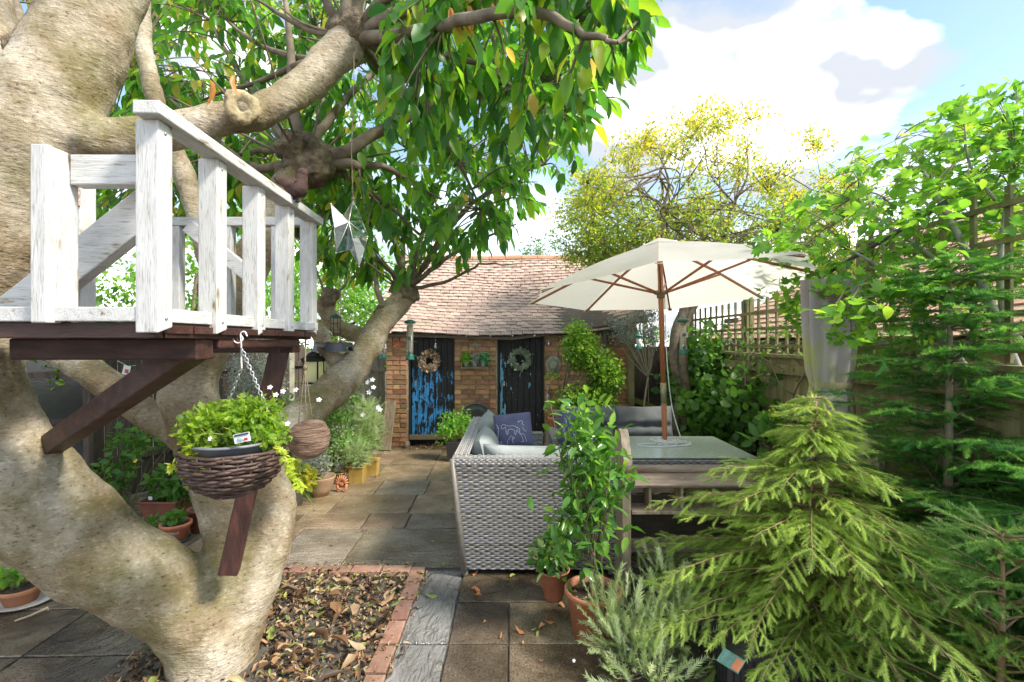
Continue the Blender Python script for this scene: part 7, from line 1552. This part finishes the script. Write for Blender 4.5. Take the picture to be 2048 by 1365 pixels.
hd = thing('hedge', 'row of hedging beyond the far boundary behind the outhouse', 'hedge', (0, 14, 0)); bush(hd, [(x, 14.5 + U(-.5, .5), 1.1, 1.3, .7, 1.1) for x in range(-14, 16, 2)], 9000, .14, M_mid, [t_small(.6)], M_wood_s, (0, 14.5, .2), 4, clump=9)
# ================================================================ small things on and by the outhouse
def wreath(label, c, r, mats, n, tm, s, grey=True):
    t = thing('wreath', label, 'wreath', c); mb = MB()
    for k in range(5): mb.tube([c + Vector(((r + U(-.012, .012)) * math.cos(a * .3), U(-.012, .012), (r + U(-.012, .012)) * math.sin(a * .3))) for a in range(22)], .006, 5, False)
    obj('ring', mb, M_wood_s, t); a = rg.uniform(0, 6.283, n); rr = r + rg.normal(size=n) * r * .17
    p_ = np.stack([c.x + rr * np.cos(a), c.y - .015 - rg.random(n) * .05, c.z + rr * np.sin(a)], 1); d_ = np.stack([-np.sin(a), -np.ones(n) * .3, np.cos(a)], 1) + rdir(n) * .9
    scatter('foliage', tm, p_, d_, rdir(n), rg.uniform(.7, 1.3, n) * s, rg.random(n), mats, t); return t
wreath('dried brown and cream wreath hanging on the blue flaked door', P(860, 722, Yw + .05), .125, LM('dried_wreath', [(.12, .07, .035), (.3, .2, .11), (.5, .4, .27), (.7, .62, .5)], .15), 950, [t_small(.4), t_round()], .042)
wreath('sage green eucalyptus wreath hanging on the black door', P(1041, 719, Yw + .05), .135, LM('sage_wreath', [(.14, .18, .11), (.3, .36, .25), (.5, .55, .44)], .15), 800, [t_round(), t_small(.5)], .038)
# sun face
c = P(795, 691, Yw - .01); t = thing('sun_plaque', 'red terracotta sun face plaque on the brick left of the doors', 'plaque', c)
fm = MB().ball(c, (.042, .025, .042), 16, 10).ball(c + Vector((0, -.026, -.004)), (.007, .01, .012), 8, 6)
for s_ in (-1, 1): fm.ball(c + Vector((.015 * s_, -.021, .01)), (.006, .005, .004), 8, 5)
fm.tube([c + Vector((-.013, -.022, -.018)), c + Vector((0, -.024, -.023)), c + Vector((.013, -.022, -.018))], .003, 5); obj('face', fm, M_terra, t, True)
ry = MB()
for k in range(16):
    a = 2 * math.pi * k / 16; l = .095 if k % 2 else .080; e = c + Vector((l * math.cos(a + .1), 0, l * math.sin(a + .1))); b0 = c + Vector((.034 * math.cos(a), 0, .034 * math.sin(a))); ry.tube([b0, b0.lerp(e, .5) + Vector((0, -.008, 0)), e], [.010, .010, .002], 6)
obj('ray', ry, M_terra, t, True)
# wall shelf with three tins
c = P(950, 736, Yw - .07); t = thing('wall_shelf', 'small wooden wall shelf with curly iron crest between the two doors', 'shelf', c)
obj('board', MB().box(c, (.41, .13, .018)).box(c + Vector((0, .05, .04)), (.41, .012, .07)).box(c + Vector((-.2, 0, .05)), (.012, .12, .11)), M_thr, t, bevel=.003)
ir = MB(); 
for s_ in (-1, 1):
    ir.tube(spline([c + Vector((.03 * s_, .045, .12)), c + Vector((.10 * s_, .045, .2)), c + Vector((.06 * s_, .045, .29)), c + Vector((.0, .045, .32))], 5), .005, 6)
    ir.tube([c + Vector((s_ * (.03 + .022 * math.cos(k * .6) * (1 - k / 14)), .045, .345 + .022 * math.sin(k * .6) * (1 - k / 14))) for k in range(12)], .006, 6)
    ir.tube([c + Vector((s_ * (.065 + .016 * math.cos(k * .6) * (1 - k / 14)), .045, .335 + .016 * math.sin(k * .6) * (1 - k / 14))) for k in range(12)], .005, 6)
ir.ball(c + Vector((0, .045, .365)), (.014, .008, .024), 8, 6); obj('iron_crest', ir, plain('whitened_iron', (.42, .38, .3), .7), t, True)
M_zinc = mat_n('dull_zinc', [(0.3, (.28, .27, .25)), (0.7, (.5, .49, .46))], 12, rough=.5, metal=.5)
for dx_, lab, m, sz in ((-.135, 'left zinc pot of green leaves on the wall shelf', M_bright, .04), (0.0, 'middle zinc pot of grey succulent leaves on the wall shelf', M_silver, .035), (.13, 'right zinc pot of trailing blue green leaves on the wall shelf', LM('bluegreen', [(.08, .2, .1), (.16, .33, .17), (.3, .48, .28)]), .045)):
    q = c + Vector((dx_, -.01, .012)); tt = thing('potted_plant', lab, 'potted plant', q, 'zinc pots on the wall shelf'); pot(tt, q, .05, .04, .10, M_zinc, rim=.004)
    bush(tt, [(q.x, q.y, q.z + .15, .075, .06, .06), (q.x + .04 * (dx_ > .1), q.y - .02, q.z + .09, .07, .05, .05)], 260, sz, m, [t_round(), t_small(.6)], M_stem, q + Vector((0, 0, .08)), 8, 0, .002, 'foliage')
# oval mirror plaque
c = P(1107, 731, Yw - .01); t = thing('oval_plaque', 'mossy oval stone plaque on the brick right of the black door', 'plaque', c)
for r0, m_, y_ in ((1.0, M_conc, 0), (.72, plain('plaque_mid', (.2, .23, .17), .7), -.012), (.42, M_conc, -.02)):
    ob = MB().lathe([(0, .02), (.5, .02), (.97, .02), (1.0, .008), (.93, -.006), (.78, .004), (0, .004)], (0, 0, 0), 36, Matrix.Rotation(R(90), 3, 'X')); ob.v = [(c.x + x * .118 * r0, c.y + y + y_, c.z + z * .150 * r0) for x, y, z in ob.v]; obj('moulding', ob, m_, t, True)
c = P(1096, 785, Yw - .03); t = thing('hanging_scoop', 'small dangling metal scoop with greenery on the wall by the black door', 'ornament', c)
obj('rod', MB().tube([c + Vector((0, 0, .12)), c + Vector((0, 0, -.04))], .014, 8).ball(c + Vector((0, 0, -.09)), (.035, .02, .075), 12, 8), M_zinc, t, True)
# round lid leaning on the wall
c = P(953, 838, 7.24); t = thing('round_lid', 'dark grey round dustbin lid leaning against the brick between the doors', 'lid', Vector((c.x, c.y, 0)))
Mq = Matrix.Rotation(R(90 + 10), 3, 'X'); obj('disc', MB().lathe([(0, .0), (.12, .0), (.13, .008), (.18, .008), (.19, .0), (.235, .002), (.25, .014), (.257, .004), (.25, -.012), (0, -.012)], Vector((c.x, 7.27, .455)), 40, Mq), plain('dark_grey_plastic', (.055, .07, .075), .45), t, True)
obj('prop', MB().box((c.x, 7.30, .10), (.3, .12, .20)), M_thr, t, bevel=.004)
# plank leaning
a_, b_ = gp(777, 902) + Vector((0, 0, 0)), Vector((WX(783), Yw - .04, .73)); pk = obj('timber_board', MB().beam((WX(776) + .03, 7.12, 0.01), (WX(783), Yw - .03, .72), .165, .035), mat_n('weathered_oak', [(0.3, (.12, .085, .05)), (0.7, (.32, .25, .16))], 6, (5, 1, 1), rough=.85, bump=.6), bevel=.004, origin=(WX(777), 7.14, 0)); tag(pk, 'weathered wide timber board leaning by the left pier of the outhouse', 'board')
rub = thing('rubble_block', 'small pale stone block under the left end of the blue door threshold', 'stone', Vector((WX(816), 7.32, 0))); obj('stone', MB().ball(Vector((WX(816), 7.32, .05)), (.05, .05, .055), 9, 6, None, .5), M_thr, rub, True)
n_ = 120; p_ = np.stack([rg.uniform(WX(820), WX(905), n_), rg.uniform(7.2, 7.5, n_), rg.uniform(.005, .04, n_)], 1); scatter('leaf_drift', litT, p_, rdir(n_) * np.array([1, 1, .3]), [0, 0, 1.0], .05, rg.uniform(.3, .8, n_), M_lit, None, kind='stuff')
# festoon bulbs along the eaves
fs = thing('festoon_lights', 'string of small clear bulbs along the outhouse eaves', 'string lights', P(960, 668, Yw - .12)); w_ = MB(); pp_ = [P(a, b, Yw - .14) for a, b in ((775, 668), (870, 672), (935, 668), (982, 668), (1025, 667), (1069, 667), (1097, 668), (1160, 660), (1210, 652), (1240, 641), (1300, 634))]; w_.tube(spline(pp_, 4), .003, 5)
obj('wire', w_, M_dark, fs)
M_bulb = glass('bulb_glass', (.95, .95, .9), .05, .3)
for (a, b, hang) in ((871, 694, .12), (933, 672, .02), (981, 672, .12), (1025, 672, .02), (1069, 672, .02), (1097, 688, .1)):
    q = P(a, b, Yw - .14); bb = obj('bulb', MB().ball(q, (.022, .022, .034), 12, 8), M_bulb, fs, True); obj('cap', MB().tube([q + Vector((0, 0, .028)), q + Vector((0, 0, .05))], .011, 8).tube([q + Vector((0, 0, .05)), q + Vector((0, 0, .05 + hang))], .002, 4), M_zinc, bb, True)
# rusty disc and lower wheel among the shrubs
c = P(1506, 815, 4.9); t = thing('rusty_disc', 'rust brown round metal disc with a small hole standing by the mossy fence', 'ornament', c); Mq = Matrix.Rotation(R(95), 3, 'X')
obj('disc', MB().lathe([(.02, -.012), (.085, -.012), (.092, -.006), (.092, .006), (.085, .012), (.02, .012), (.02, -.012)], c, 32, Mq), M_rust, t, True); obj('disc', MB().lathe([(0, -.012), (.085, -.012), (.092, 0), (.085, .012), (0, .012)], c + Vector((-.0, .04, -.14)), 32, Mq), M_rust, t, True); obj('stake', MB().tube([c + Vector((0, .03, -.05)), Vector((c.x, c.y + .03, 0))], .012, 8), M_rust, t)
# wooden plaque on trellis
bx = obj('trellis_sign', MB().box(P(1462, 642, 5.5), (.02, .32, .055)) , M_wf, origin=P(1462, 642, 5.5)); tag(bx, 'blank weathered wooden batten fixed across the trellis', 'batten')
for i, s_ in enumerate(((1420, 1330, 'first'), (1408, 1345, 'second'))): pass
